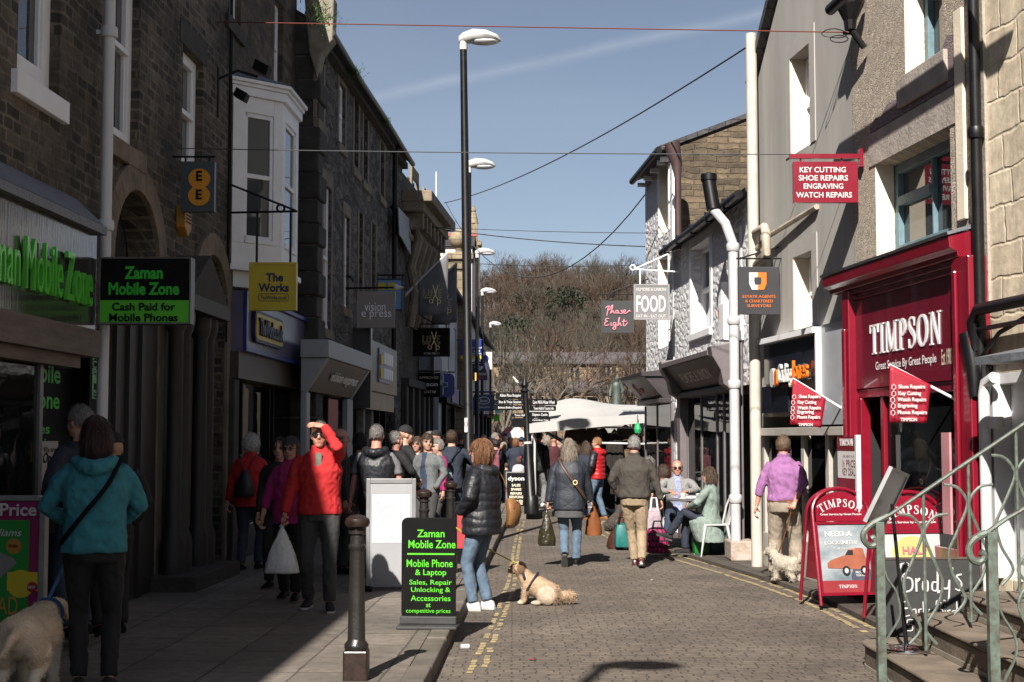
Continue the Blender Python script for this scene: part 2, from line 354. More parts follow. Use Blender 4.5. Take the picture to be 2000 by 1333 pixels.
# ------------------------------------------------------------------ ground
M_road=stone('road_setts',(.155,.129,.104),(.122,.102,.085),(.09,.076,.064),.18,.09,ms=.008,distort=.03,soot=(.088,.076,.066),sootamt=.7,bumpd=.014,axes='xy',rough=.8,smooth=.7)
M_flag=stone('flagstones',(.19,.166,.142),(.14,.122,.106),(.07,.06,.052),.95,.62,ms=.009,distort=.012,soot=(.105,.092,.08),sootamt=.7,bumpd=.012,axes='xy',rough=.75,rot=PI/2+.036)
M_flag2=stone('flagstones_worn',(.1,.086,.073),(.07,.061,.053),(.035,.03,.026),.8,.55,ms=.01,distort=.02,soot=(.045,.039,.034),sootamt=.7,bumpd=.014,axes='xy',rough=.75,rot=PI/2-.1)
M_kerb=pm('kerb_stone',(.11,.096,.08),.75,.3,3,.5,40)
M_yel=pm('road_paint_yellow',(.34,.265,.13),.75,.3,9,.3,60,dark=(.16,.13,.09))
M_soil=pm('far_ground',(.10,.085,.06),.9,.3,.3)
g=MB(); g.add([(-900,-60,-.03),(900,-60,-.03),(900,1500,-.03),(-900,1500,-.03)],[(0,1,2,3)]); tag(g.build('ground',M_soil),kind='structure')
g=MB(); g.add([(-14,-14,0),(14,-14,0),(14,130,0),(-14,130,0)],[(0,1,2,3)]); tag(g.build('road',M_road),kind='structure')
PZ=.12
# left pavement: kerb line from the photo
KL=[G(745,1540),G(846,1333),G(893,1229),G(940,1133),G(972,1063),G(992,1022)]
KL=[(p.x,p.y) for p in KL]; KL=[(KL[0][0]-.75,-10.)]+KL
dx=(KL[-1][0]-KL[-2][0])/(KL[-1][1]-KL[-2][1]); KL+= [(KL[-1][0]+dx*.6*30,KL[-1][1]+30),(KL[-1][0]+.7,120)]
def strip(poly,z0,z1,mat,name,kind='structure',**k):
    m=MB(); m.prism(poly,z0,z1,ax='z'); o=m.build(name,mat,**k); return tag(o,kind=kind)
def offs(pl,d): return [(x+d,y) for x,y in pl]
inner=offs(KL,-.17)
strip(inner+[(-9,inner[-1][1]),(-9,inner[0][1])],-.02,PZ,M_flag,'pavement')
rk=rnd
kb=MB()
for i in range(len(KL)-1):
    (x0,y0),(x1,y1)=KL[i],KL[i+1]
    n=max(1,int((y1-y0)/1.1))
    for j in range(n):
        a=j/n; b=(j+1)/n-.008; h=PZ+.004+rk.uniform(-.006,.006); e=rk.uniform(-.008,.008)
        p0=(x0+(x1-x0)*a+e,y0+(y1-y0)*a); p1=(x0+(x1-x0)*b+e,y0+(y1-y0)*b)
        kb.prism([p0,p1,(p1[0]-.165,p1[1]),(p0[0]-.165,p0[1])],-.02,h,ax='z')
tag(kb.build('kerb',M_kerb,bevel=.015),kind='structure')
# right pavement, nearly flush
RL=[G(1710,1238),G(1600,1180),G(1500,1142),G(1420,1118),G(1330,1090),G(1270,1075),G(1200,1045),G(1180,1030)]
RL=[(p.x+.1,p.y) for p in RL]; RL=[(RL[0][0]+.15,-10.)]+RL+[(RL[-1][0]+.35,32.),(RL[-1][0]+.45,50.)]
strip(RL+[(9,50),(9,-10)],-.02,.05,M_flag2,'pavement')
# worn double yellow lines: broken dashes of old paint
def yline(pts,name,w=.058,skip=.22,seed=1):
    r=random.Random(seed); m=MB()
    P=[]
    for i in range(len(pts)-1):
        a=Vector(pts[i]).to_2d(); b=Vector(pts[i+1]).to_2d(); n=max(1,int((b-a).length/.13))
        for j in range(n): P.append((a.lerp(b,j/n),a.lerp(b,(j+.86)/n)))
    for a,b in P:
        if r.random()<skip: continue
        d=(b-a).normalized(); nn=Vector((d.y,-d.x)); w0=w*r.uniform(.3,.5); w1=w*r.uniform(.3,.5); w2=w*r.uniform(.3,.5); w3=w*r.uniform(.3,.5)
        o=nn*r.uniform(-.006,.006); z=.004
        m.add([(*(a-nn*w0+o),z),(*(a+nn*w1+o),z),(*(b+nn*w2+o),z),(*(b-nn*w3+o),z)],[(0,1,2,3)])
    return tag(m.build(name,M_yel),kind='structure')
gl=lambda L:[G(*p) for p in L]
yline(gl([(917,1316),(938,1270),(968,1208),(982,1165),(995,1135),(1002,1080),(1010,1040),(1016,1011)]),'road_marking',skip=.38,seed=2)
yline(gl([(945,1310),(957,1270),(985,1200),(1003,1150),(1011,1085),(1018,1040),(1026,1011)]),'road_marking',skip=.3,seed=3)
def rise(L): return [G(p[0],p[1],.05)+Vector((0,0,0)) for p in L]
def yl2(L,seed):
    o=yline(gl(L),'road_marking',w=.075,skip=.1,seed=seed); return o
yl2([(1708,1229),(1650,1203),(1590,1172),(1500,1140),(1420,1113),(1340,1090),(1290,1078),(1230,1058),(1186,1042),(1180,1030),(1196,1022)],4)
yl2([(1690,1236),(1630,1205),(1575,1178),(1490,1147),(1410,1121),(1330,1097),(1275,1084),(1215,1062),(1172,1044),(1166,1030),(1180,1018)],5)
# stone island where the finger post stands
isl=[G(1000,1014),G(1030,1014),G(1078,1010),G(1092,1000)]; isl=[(p.x,p.y) for p in isl]
strip(isl+[(isl[-1][0]+.1,44.5),(isl[0][0]+.1,44.5)],-.02,.126,M_kerb,'kerb')

# ------------------------------------------------------------------ building kit
def wall_panel(mb,x0,x1,z0,z1,ops=(),depth=.16,y=0.0,mi=0,rmi=None):
    xs=sorted({x0,x1,*[v for o in ops for v in o[:2] if x0<v<x1]}); zs=sorted({z0,z1,*[v for o in ops for v in o[2:4] if z0<v<z1]})
    for i in range(len(xs)-1):
        for j in range(len(zs)-1):
            cx=(xs[i]+xs[i+1])/2; cz=(zs[j]+zs[j+1])/2
            if any(o[0]<cx<o[1] and o[2]<cz<o[3] for o in ops): continue
            mb.add([(xs[i],y,zs[j]),(xs[i+1],y,zs[j]),(xs[i+1],y,zs[j+1]),(xs[i],y,zs[j+1])],[(0,1,2,3)],mi)
    for o in ops:
        a,b,c,d=max(o[0],x0),min(o[1],x1),max(o[2],z0),min(o[3],z1); k=mi if rmi is None else rmi
        dp=o[4] if len(o)>4 else depth
        if len(o)>5: k=o[5]
        mb.add([(a,y,c),(b,y,c),(b,y,d),(a,y,d),(a,y+dp,c),(b,y+dp,c),(b,y+dp,d),(a,y+dp,d)],[(0,1,5,4),(1,2,6,5),(2,3,7,6),(3,0,4,7)],k)
def shell(mb,x0,x1,z0,z1,deep=6.0,mi=0,y=0.0):
    """ends, back and lid behind a front wall"""
    mb.add([(x0,y,z0),(x0,y+deep,z0),(x0,y+deep,z1),(x0,y,z1)],[(0,1,2,3)],mi); mb.add([(x1,y,z0),(x1,y+deep,z0),(x1,y+deep,z1),(x1,y,z1)],[(0,1,2,3)],mi)
    mb.add([(x0,y+deep,z0),(x1,y+deep,z0),(x1,y+deep,z1),(x0,y+deep,z1)],[(0,1,2,3)],mi); mb.add([(x0,y+.02,z1),(x1,y+.02,z1),(x1,y+deep,z1),(x0,y+deep,z1)],[(0,1,2,3)],mi)
def roof(root,x0,x1,z,deep,rise,mat,over=.3,name='roof',th=.09):
    m=MB(); m.prism([(-over,z-.02),(deep/2,z+rise),(deep+over,z-.02),(deep+over,z+th),(deep/2,z+rise+th),(-over,z+th)],x0,x1,ax='x'); return m.build(name,mat,root)
M_white=pm('white_paint',(.8,.81,.83),.45,.06,5,.15,80); M_pane=glass('window_glass',(.055,.06,.066)); M_curtain=pm('net_curtain',(.42,.43,.44),.9,.15,30,stretch=(1,1,.1))
def window(root,x0,x1,z0,z1,rec=.12,fm=None,fw=.06,style='sash',sill=None,sillm=None,lintel=None,y=0.0,pane=None,lm=None,bars=0,blind=None,jamb=None):
    fm=fm or M_white; m=MB(); a=y+rec-.05; b=y+rec+.05
    m.box(x0,x0+fw,a,b,z0,z1); m.box(x1-fw,x1,a,b,z0,z1); m.box(x0+fw,x1-fw,a,b,z1-fw,z1); m.box(x0+fw,x1-fw,a-.02,b,z0,z0+fw*1.2)
    if style=='sash':
        zm=(z0+z1)/2; m.box(x0+fw,x1-fw,a-.012,b-.03,zm-.03,zm+.03)
        m.box(x0+fw,x0+fw+.035,a+.012,b-.012,zm+.03,z1-fw); m.box(x1-fw-.035,x1-fw,a+.012,b-.012,zm+.03,z1-fw)
        m.box(x0+fw,x0+fw+.035,a+.025,b-.005,z0+fw*1.2,zm-.03); m.box(x1-fw-.035,x1-fw,a+.025,b-.005,z0+fw*1.2,zm-.03)
    if style=='cross':
        xm=(x0+x1)/2; m.box(xm-.03,xm+.03,a,b-.02,z0+fw*1.2,z1-fw)
    for i in range(bars):
        xx=x0+(x1-x0)*(i+1)/(bars+1); m.box(xx-.018,xx+.018,a+.014,b-.014,z0+fw*1.2,z1-fw)
    f=m.build('window',fm,root,bevel=.006)
    p=MB(); p.box(x0+fw*.5,x1-fw*.5,y+rec+.012,y+rec+.022,z0+fw*.5,z1-fw*.5); p.build('pane',pane or M_pane,f)
    if blind:
        q=MB(); q.box(x0+fw,x1-fw,y+rec+.03,y+rec+.04,z0+fw+(z1-z0)*blind,z1-fw); q.build('blind',M_curtain,f)
    if sill:
        q=MB(); q.box(x0-.12,x1+.12,y-sill[0],y+rec-.052,z0-sill[1],z0-.003); q.build('sill',sillm,f,bevel=.008)
    if lintel:
        q=MB(); q.box(x0-.16,x1+.16,y-.012,y+.05,z1+.003,z1+lintel); q.build('lintel',lm or sillm,f,bevel=.006)
    if jamb:
        for xa,xb in ((x0-jamb,x0-.002),(x1+.002,x1+jamb)): q=MB(); q.box(xa,xb,y-.014,y+.05,z0-.003,z1+.003); q.build('jamb',lm or sillm,f,bevel=.006)
    return f
def wpx(F,pa,pb,off=0.0):
    """opening from two photo corners: near-bottom and far-top"""
    (x0,z0),(x1,z1)=F.p(*pa,off),F.p(*pb,off); return min(x0,x1),max(x0,x1),min(z0,z1),max(z0,z1)
def pipe(root,pts,r,mat,name='drainpipe',collars=(),cm=None):
    m=MB(); m.tube(pts,r,12)
    for z in collars: m.lathe([(r*1.35,z-.05),(r*1.45,z-.03),(r*1.45,z+.03),(r*1.3,z+.05)],12,(pts[0][0],pts[0][1],0)); m.box(pts[0][0]-.02,pts[0][0]+.02,pts[0][1],pts[0][1]+r*2.2,z-.02,z+.02)
    return m.build(name,mat,root,smooth=True)

M_stoneL=stone('blackened_coursed_stone',(.18,.15,.118),(.04,.037,.034),(.215,.18,.142),.27,.108,ms=.015,distort=.036,soot=(.036,.032,.028),sootamt=.92,bumpd=.07,bias=-.05)
M_stoneL2=stone('brown_coursed_stone',(.18,.135,.094),(.06,.05,.042),(.13,.104,.08),.3,.13,ms=.012,distort=.03,soot=(.035,.031,.028),sootamt=.7,bumpd=.04,bias=-.1)
M_rubD=rubble('dark_rubble_stone',(.19,.172,.16),(.045,.043,.043),(.135,.125,.117),3.0,7.0,.05,.16)
M_dress=pm('dressed_stone',(.18,.145,.105),.85,.35,3,.6,25); M_dressD=pm('sooty_dressed_stone',(.04,.036,.032),.85,.5,2.5,.6,25)
M_slate=stone('slate_roof',(.07,.065,.068),(.045,.042,.046),(.02,.02,.02),.3,.2,ms=.008,distort=.005,bumpd=.015,rough=.6)
M_lead=pm('lead_flashing',(.13,.14,.16),.5,.25,4,.4,20); M_black=pm('black_paint',(.006,.006,.007),.55,.3,4,.1,40,spec=.08); M_iron=pm('black_iron',(.006,.006,.007),.4,.3,8,.03,60,spec=.3)
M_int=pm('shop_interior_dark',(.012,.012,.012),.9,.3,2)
M_pipeW=pm('pale_pipe_paint',(.55,.56,.58),.4,.08,4); M_timber=pm('dark_timber',(.016,.015,.0145),.5,.4,5,.3,30,stretch=(6,6,1))
M_gl=glass('shop_glass',(.015,.018,.02),.02,.62)

# ================= left: stone building over the phone shop
L1=facthing('stone_shop_building','soot blackened coursed stone building above the green lettered phone shop','building',FL)
x1=FL.x(437); zt=8.35
wins=[wpx(FL,(33,140),(124,-230)),wpx(FL,(212,262),(277,-75)),wpx(FL,(354,322),(397,127))]
xs0=9.0; xs1=FL.x(193); zfb=FL.z(0,610)
a1=(FL.x(209),FL.x(299)); zsp1=FL.z(255,520); a2=(FL.x(378),FL.x(436)); 
r1=(a1[1]-a1[0])/2; r2=(a2[1]-a2[0])/2; zsp2=FL.z(405,615)
ops=[tuple(w)+(.2,) for w in wins]+[(xs0,xs1,PZ,zfb,1.6,1),(a1[0],a1[1],PZ,zsp1+r1,.35),(a2[0],a2[1],PZ,zsp2+r2,.35)]
m=MB(); wall_panel(m,-8,x1,0,zt,ops,.2); shell(m,-8,x1,0,zt,7)
for (aa,bb),zs,r in ((a1,zsp1,r1),(a2,zsp2,r2)):
    c=(aa+bb)/2
    for sg in (-1,1):
        arc=[(c+sg*r*math.cos(t),zs+r*math.sin(t)) for t in [PI/2*i/8 for i in range(9)]]
        m.prism(arc+[(c+sg*r,zs+r)],.002,.3)
m.build('wall',[M_stoneL,M_int],L1)
roof(L1,-8,x1,zt,7,2.6,M_slate)
for i,w in enumerate(wins): window(L1,*w,rec=.14,fw=.17 if i==0 else .13,sill=(.06,.2),sillm=M_white if i==0 else M_dress,lintel=.28,lm=M_dressD,blind=[0,.0,.5][i] or None)
for (aa,bb),zs,r in ((a1,zsp1,r1),(a2,zsp2,r2)):
    c=(aa+bb)/2; q=MB(); n=14
    def ring(rr): return [(c+rr*math.cos(PI*i/n),zs+rr*math.sin(PI*i/n)) for i in range(n+1)]
    o_,i_=ring(r+.3),ring(r+.02)
    for k in range(n): q.prism([o_[k],o_[k+1],i_[k+1],i_[k]],-.05,.02)
    q.box(c-r-.3,c-r-.0,-.045,.02,PZ,zs); q.box(c+r,c+r+.22,-.045,.02,PZ,zs)
    q.build('arch_surround',M_dress,L1,bevel=.008)
    d=MB(); d.box(c-r,c+r,.30,.34,PZ,zs-.35); d.box(c-r,c+r,.22,.3,zs-.35,zs-.22)
    for k in range(5):
        xx=c-r+2*r*(k+.5)/5; d.box(xx-.03,xx+.03,.27,.3,PZ,zs-.36)
    d.build('timber_door',M_timber,L1); p=MB(); p.box(c-r,c+r,.31,.33,zs-.21,zs+r); p.build('fanlight',M_pane,L1)
# dark timber portico between the arches
q=MB(); b0=FL.x(300); b1=FL.x(374)
for xx in (b0+.1,b0+.42,b1-.42,b1-.1): q.lathe([(.13,PZ+.16),(.13,PZ+.5),(.09,PZ+.62),(.085,2.9),(.11,2.95),(.13,3.05),(.13,3.15)],12,(xx,-.2,0))
q.box(b0-.12,b1+.12,-.42,-.002,3.15,3.32); q.box(b0,b1,-.04,-.003,PZ+.1,3.15)
q.build('portico',M_timber,L1,smooth=True)
q=MB(); q.prism([(b0-.1,3.33),(b1+.1,3.33),((b0+b1)/2,FL.z(340,472,-.3))],-.4,-.004); q.build('pediment',M_dressD,L1)
q=MB(); q.box(b0-.25,b1+.25,-.55,-.002,PZ-.02,PZ+.16); q.build('step',M_dressD,L1,bevel=.01)
q=MB(); q.box(FL.x(200),b0-.13,-.06,-.004,PZ,3.0); 
for k in range(3): q.box(FL.x(205)+k*.42,FL.x(205)+k*.42+.09,-.1,-.06,PZ,3.0)
q.build('timber_panel',M_timber,L1)
# phone shop front
xsf=FL.x(193,855,-.2); zft=FL.z(0,378,-.16); zfb2=FL.z(0,603,-.16)
M_fasc=pm('polished_fascia_metal',(.17,.17,.165),.12,.15,3,.15,6,metal=.75,stretch=(4,1,.4)); M_green=pm('green_letter_chrome',(.13,.62,.07),.2,.12,3,metal=.2); M_greenv=pm('green_vinyl',(.02,.42,.02),.35,.05,5); M_lgreen=pm('green_paint_bright',(.07,.42,.012),.5,.05,5)
q=MB(); q.box(9,xsf-.04,-.16,.0,zfb2,zft); q.build('fascia',M_fasc,L1)
q=MB(); q.box(9,xsf,-.24,0,zft+.003,zft+.08); q.prism([(-.24,zft+.083),(0,zft+.083),(0,zft+.32)],9,xsf-.1,ax='x'); q.build('fascia_flashing',M_lead,L1)
q=MB(); q.box(9,xsf,-.2,0,zfb2-.25,zfb2-.003); q.box(9,xsf-.3,-.12,.0,zfb2-.36,zfb2-.253); q.build('fascia_ledge',pm('weathered_board',(.12,.1,.088),.7,.3,6,.3,30,stretch=(.5,2,4)),L1)
za,zb=FL.z(95,598,-.2),FL.z(95,468,-.2)
xA=FL.x(-59,855,-.2); xB=FL.x(184,855,-.25)
lt=lettering(L1,[('Zaman Mobile Zone',(xA+xB)/2,(FL.z(50,460,-.2)+FL.z(50,565,-.2))/2,xB-xA,FL.z(50,452,-.2)-FL.z(50,556,-.2),.0)],M_green,y=-.18,ext=.035,name='fascia_lettering')
# door recess, glazing and the black board with green vinyl words
q=MB(); xm=FL.x(78); 
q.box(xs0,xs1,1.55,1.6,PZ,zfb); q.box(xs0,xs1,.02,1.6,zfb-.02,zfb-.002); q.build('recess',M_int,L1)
q=MB(); q.box(xs0,xm-.03,.02,.04,.75,zfb-.06); g_=q.build('shop_window',M_gl,L1)
q=MB(); q.box(xm-.035,xm+.035,-.01,.06,PZ,zfb-.02); q.box(xs1-.12,xs1,-.01,.08,PZ,zfb-.02); q.box(xs0,xm-.036,-.02,.06,PZ,.74); q.build('shopfront_frame',pm('grey_aluminium',(.16,.165,.17),.35,.15,6,metal=.6),L1,bevel=.005)
px0,px1=FL.x(40,855,.12),FL.x(138,855,.12); q=MB(); q.box(px0,px1,.12,.15,.9,3.0); bo=q.build('window_board',M_black,L1)
L_=[]
for wd,yy,hh in (('Mobile',728,38),('Zone',780,34),('Sales',836,20),('Repairs',866,24),('Unlocking',895,24),('Accessories',922,20)):
    xr=FL.x({'Mobile':117,'Zone':115,'Sales':96,'Repairs':105,'Unlocking':114,'Accessories':123}[wd],yy,.12); zc=FL.z(100,yy+2,.12); h=FL.z(100,yy-hh/2,.12)-FL.z(100,yy+hh/2,.12)
    w={'Mobile':.95,'Zone':.75,'Sales':.6,'Repairs':.78,'Unlocking':1.0,'Accessories':1.25}[wd]; L_.append((wd,xr-w/2,zc,w,h,.02))
lettering(bo,L_,M_greenv,y=.118)
q=MB(); q.box(FL.x(80,900,.1),FL.x(113,900,.1),.1,.104,FL.z(95,957,.1),FL.z(95,862,.1)); nb=q.build('notice',pm('paper_grey',(.35,.35,.34),.8,.06,4),L1); lettering(nb,[('We are',FL.x(96,875,.1),FL.z(96,878,.1),.3,.05,.005),('Open',FL.x(97,895,.1),FL.z(97,897,.1),.34,.12,.02,0,.3)],M_black,y=.098)
q=MB(); q.box(FL.x(169),FL.x(188),-.02,-.005,1.8,FL.z(180,680)); sv=q.build('side_panel',M_black,L1)
lettering(sv,[(c,FL.x(178),FL.z(178,yy),.16,.07,.02) for c,yy in (('M',697),('O',712),('B',727),('I',742),('L',757),('E',772))],M_greenv,y=-.021)
# white downpipe between shop and arch
x=FL.x(199,600,-.12); pipe(L1,[(x,-.14,PZ+.9),(x,-.14,zt)],.055,M_pipeW,collars=(FL.z(200,440,-.12),FL.z(200,55,-.12),1.5))

# ================= left: the bay-window building over the book shop
L2=facthing('bay_window_building','brown stone building with a white canted bay over the yellow signed bookshop','building',FL)
xa=x1+.004; xb=FL.x(571); wins=[wpx(FL,(444,28),(472,-120)),wpx(FL,(535,165),(553,18))]
zfb=FL.z(445,678,-.2); zft=FL.z(455,558,-.2)
m=MB(); wall_panel(m,xa,xb,0,9.3,[tuple(w)+(.18,) for w in wins]+[(xa+.25,xb-.05,PZ+.45,zfb-.02,1.2)],.18); shell(m,xa,xb,0,9.3,6.9); m.build('wall',M_stoneL2,L2)
roof(L2,xa,xb,9.3,6.9,2.4,M_slate)
for w in wins: window(L2,*w,rec=.13,fw=.08,sill=(.05,.2),sillm=M_dressD,lintel=.25)
# canted bay
bp=[(FL.x(447),0.0),(FL.x(447)+.58,-.56),(FL.x(447)+1.75,-.56),(FL.x(447)+2.33,0.0)]
zb0=FL.z(446,512); zb1=FL.z(446,172)
bay=MB(); pan=MB()
def bface(P,Q,z0,z1,inset,n=1):
    P=Vector((*P,0));Q=Vector((*Q,0)); u=(Q-P).normalized(); nn=Vector((u.y,-u.x,0)); Lg=(Q-P).length
    def bx(mb,a,b,c,d,y0,y1): mb.obox(P+u*(a+b)/2+nn*(y0+y1)/2+Vector((0,0,(c+d)/2)),u*(b-a)/2,nn*(y1-y0)/2,Vector((0,0,(d-c)/2)))
    w0,w1=inset
    bx(bay,0,w0,z0+.3,z1,-.08,0); bx(bay,w1,Lg,z0+.3,z1,-.08,0); bx(bay,w0,w1,z1-.22,z1,-.08,0)
    bx(bay,0,Lg,z0,z0+.3,-.08,0.0); bx(bay,w0,w1,z0+.3,z0+.36,-.08,.02)
    zm=(z0+.36+z1-.22)/2
    for a,b in ((w0,w0+.05),(w1-.05,w1)): bx(bay,a,b,z0+.36,z1-.22,-.07,-.02)
    bx(bay,w0,w1,zm-.03,zm+.03,-.07,-.015); bx(bay,w0,w1,z1-.28,z1-.22,-.07,-.02); bx(bay,w0,w1,z0+.36,z0+.41,-.07,-.02)
    bx(pan,w0,w1,z0+.36,z1-.22,-.055,-.045)
bface(bp[0],bp[1],zb0,zb1,(.2,.66)); bface(bp[1],bp[2],zb0,zb1,(.2,1.0)); bface(bp[2],bp[3],zb0,zb1,(.2,.6))
def grow(d): return [(bp[0][0]-d,.0),(bp[1][0]-d*.4,bp[1][1]-d),(bp[2][0]+d*.4,bp[2][1]-d),(bp[3][0]+d,.0)]
bay.prism(grow(.05),zb1+.002,zb1+.12,ax='z'); bay.prism(grow(.08),zb1+.122,zb1+.17,ax='z'); bay.prism(grow(.12),zb1+.172,zb1+.22,ax='z'); bay.prism(grow(.05),zb0-.08,zb0-.002,ax='z')
bay.prism(grow(-.1),zb0-.3,zb0-.082,ax='z')
bw=bay.build('bay_window',M_white,L2,bevel=.006); pan.build('pane',M_pane,bw)
q=MB(); gr=grow(.13); q.add([(*gr[0],zb1+.223),(*gr[1],zb1+.223),(*gr[2],zb1+.223),(*gr[3],zb1+.223),(gr[0][0]+.3,0,zb1+.38),(gr[3][0]-.3,0,zb1+.38)],[(0,1,4),(1,2,5,4),(2,3,5),(0,1,2,3)]); q.build('bay_roof',M_lead,L2)
# bookshop front
M_fpur=pm('purple_fascia_panel',(.13,.12,.19),.3,.15,2); M_blue=pm('royal_blue_paint',(.012,.03,.22),.35,.1,5); M_yellow=pm('yellow_sign_paint',(.5,.4,.02),.45,.06,4); M_navy=pm('navy_ink',(.01,.012,.06),.5,.1,5); M_brown=pm('brown_board',(.05,.035,.026),.5,.3,4,.2,30,stretch=(.5,2,3)); M_wyel=pm('yellow_poster',(.55,.5,.05),.6,.05,4)
q=MB(); q.box(xa+.15,xb+.05,-.2,-.002,zfb,zft); fa=q.build('fascia',M_fpur,L2)
q=MB(); f0,f1=xa+.15,xb+.05
q.box(f0,f1,-.25,-.202,zfb,zfb+.06); q.box(f0,f1,-.25,-.202,zft-.06,zft); q.box(f0,f0+.07,-.25,-.202,zfb+.06,zft-.06); q.box(f1-.07,f1,-.25,-.202,zfb+.06,zft-.06); q.build('fascia_trim',M_blue,L2,bevel=.006)
q=MB(); q.box(xa+.1,xb+.05,-.16,-.002,zfb-.36,zfb-.003); q.build('fascia_ledge',M_brown,L2)
def rrect(x0,x1,z0,z1,r,n=5):
    P=[]
    for cx,cz,a in ((x1-r,z1-r,0),(x0+r,z1-r,90),(x0+r,z0+r,180),(x1-r,z0+r,270)):
        P+=[(cx+r*math.cos(R(a+90*i/n)),cz+r*math.sin(R(a+90*i/n))) for i in range(n+1)]
    return P
lx0,lx1=FL.x(498,640,-.25),FL.x(553,640,-.25); lz0,lz1=FL.z(500,672,-.25)+.03,FL.z(500,605,-.25)
q=MB(); q.prism(rrect(lx0,lx1,lz0,lz1,.12),-.255,-.204,1); q.prism(rrect(lx0+.05,lx1-.05,lz0+.04,lz1-.04,.09),-.262,-.2555,0); lo=q.build('fascia_logo',[M_yellow,M_navy],L2)
lettering(lo,[('TheWorks.co.uk',(lx0+lx1)/2,(lz0+lz1)/2,(lx1-lx0)*.82,.24,.03)],M_navy,y=-.262,ext=.03)
q=MB(); q.box(xa+.25,xb-.05,1.15,1.2,PZ+.4,zfb); q.box(xa+.25,xb-.05,.3,1.15,PZ+.4,PZ+.44); q.build('shop_interior',M_int,L2)
q=MB(); q.box(xa+.27,xb-.07,.02,.035,PZ+.47,zfb-.4); q.build('shop_window',M_gl,L2)
q=MB(); zz=zfb-.38
for px in (447,456,466,520,528,575): xx=FL.x(px); q.box(xx-.035,xx+.035,-.05,.06,PZ+.4,zz)
q.box(xa+.25,xb-.05,-.06,.06,zz,zz+.07); q.build('shopfront_frame',M_black,L2,bevel=.005)
q=MB(); q.box(xa+.2,xb,-.08,-.002,PZ,PZ+.45); q.build('stall_riser',pm('polished_brown_granite',(.05,.035,.03),.15,.4,30),L2,bevel=.01)
yx0,yx1=FL.x(476,855,.07),FL.x(522,855,.07); q=MB(); q.box(yx0,yx1,.07,.08,PZ+.5,FL.z(480,735,.07)); bn=q.build('window_banner',M_wyel,L2)
xc=(yx0+yx1)/2
lettering(bn,[('Free',xc-.25,FL.z(490,755,.07),.42,.13,.02),('Click &',xc-.12,FL.z(490,775,.07),.62,.12,.02),('Collect',xc-.1,FL.z(490,795,.07),.62,.12,.02),('Gifts',xc+.3,FL.z(510,800,.07)-.04,.4,.12,.02),('Art',xc+.25,FL.z(510,826,.07),.3,.12,.02),('Craft',xc+.3,FL.z(510,852,.07),.45,.12,.02),('Toys',xc+.3,FL.z(510,880,.07),.4,.12,.02)],M_navy,y=.068)
q=MB(); q.box(FL.x(440)-.02,FL.x(440)+.26,-.12,-.002,PZ,zfb-.37); q.build('pilaster',M_dressD,L2,bevel=.015)
# cables on the joint between the two stone buildings
q=MB()
for dx,r in ((0,.012),(.06,.01),(.1,.008)): q.tube([(x1-.06+dx,-.03,3.0),(x1-.06+dx+.01,-.03,5.2),(x1-.06+dx,-.03,8.8)],r,6)
tag(q.build('cable',M_black,None,FL.o,FL.ang),'bundle of black cables running down the joint beside the white bay window','cable')

# ================= left: long dark rubble building
L3=facthing('dark_rubble_building','long black rubble stone terrace with quoined corner and sagging gutter','building',FD)
xe=FD.x(803,855,-.25); zt3=FD.z(640,54,-.25)
W3=[((620,233),(632,100)),((661,278),(674,175)),((629,640),(647,372)),((671,600),(682,428))]
B3=[((691,320),(700,195)),((709,345),(718,235)),((742,375),(750,285)),((700,560),(708,420)),((725,560),(733,440))]
WW=[wpx(FD,*w) for w in W3]; BB=[wpx(FD,*w) for w in B3]
zv0=FD.z(625,766,-.3)
m=MB(); wall_panel(m,.0,xe,0,zt3,[tuple(w)+(.16,) for w in WW]+[tuple(w)+(.1,) for w in BB]+[(FD.x(630),FD.x(688),PZ,zv0,.9),(FD.x(722),FD.x(772),PZ,FD.z(722,790),.9)],.16); shell(m,.0,xe,0,zt3,7); m.build('wall',M_rubD,L3)
roof(L3,.0,xe,zt3+.03,7,2.3,M_slate,.2,th=.06)
for w in WW: window(L3,*w,rec=.1,fw=.07,sill=(.05,.16),sillm=M_dress,lintel=.24,jamb=.14)
M_board=pm('black_board',(.01,.01,.011),.8,.3,4)
for w in BB:
    q=MB(); q.box(w[0]+.002,w[1]-.002,.05,.09,w[2],w[3]); q.build('boarded_window',M_board,L3)
    q=MB(); q.box(w[0]-.16,w[0]-.003,-.014,.05,w[2]-.1,w[3]); q.box(w[1]+.003,w[1]+.16,-.014,.05,w[2]-.1,w[3]); q.box(w[0]-.2,w[1]+.2,-.05,.04,w[2]-.24,w[2]-.102); q.build('mullion',M_dress,L3,bevel=.006)
q=MB(); z=PZ; k=0
while z<zt3-.3:
    h=.36+.04*(k%3); wv=(.62,.4)[k%2]; q.box(-.05+.03*(k%2),wv,-.075+.03*(k%2),.42,z+.012,z+h-.012); z+=h; k+=1
q.build('quoin',M_dressD,L3,bevel=.03)
q=MB(); q.tube([(-.1,-.26,zt3+.0),(3,-.26,zt3-.04),(6,-.26,zt3),(xe,-.26,zt3-.02)],.06,10); q.build('gutter',M_iron,L3,smooth=True)
q=MB(); q.box(0,xe,-.14,-.0,zt3-.14,zt3-.002); q.build('eaves_course',M_dressD,L3)
q=MB(); q.prism([(-.02,zt3-.75),(-.1,zt3-.35),(-.28,zt3-.12),(-.3,zt3+.6),(.2,zt3+.6),(.12,zt3-.3)][::-1],-.12,.22,ax='x'); q.build('kneeler',pm('pale_kneeler_stone',(.2,.18,.14),.8,.3,5,.5,20),L3,bevel=.03)
x=FD.x(769,500,-.1); pipe(L3,[(x,-.12,3.2),(x,-.12,zt3-.2),(x,-.24,zt3)],.06,M_iron,collars=(5,7))
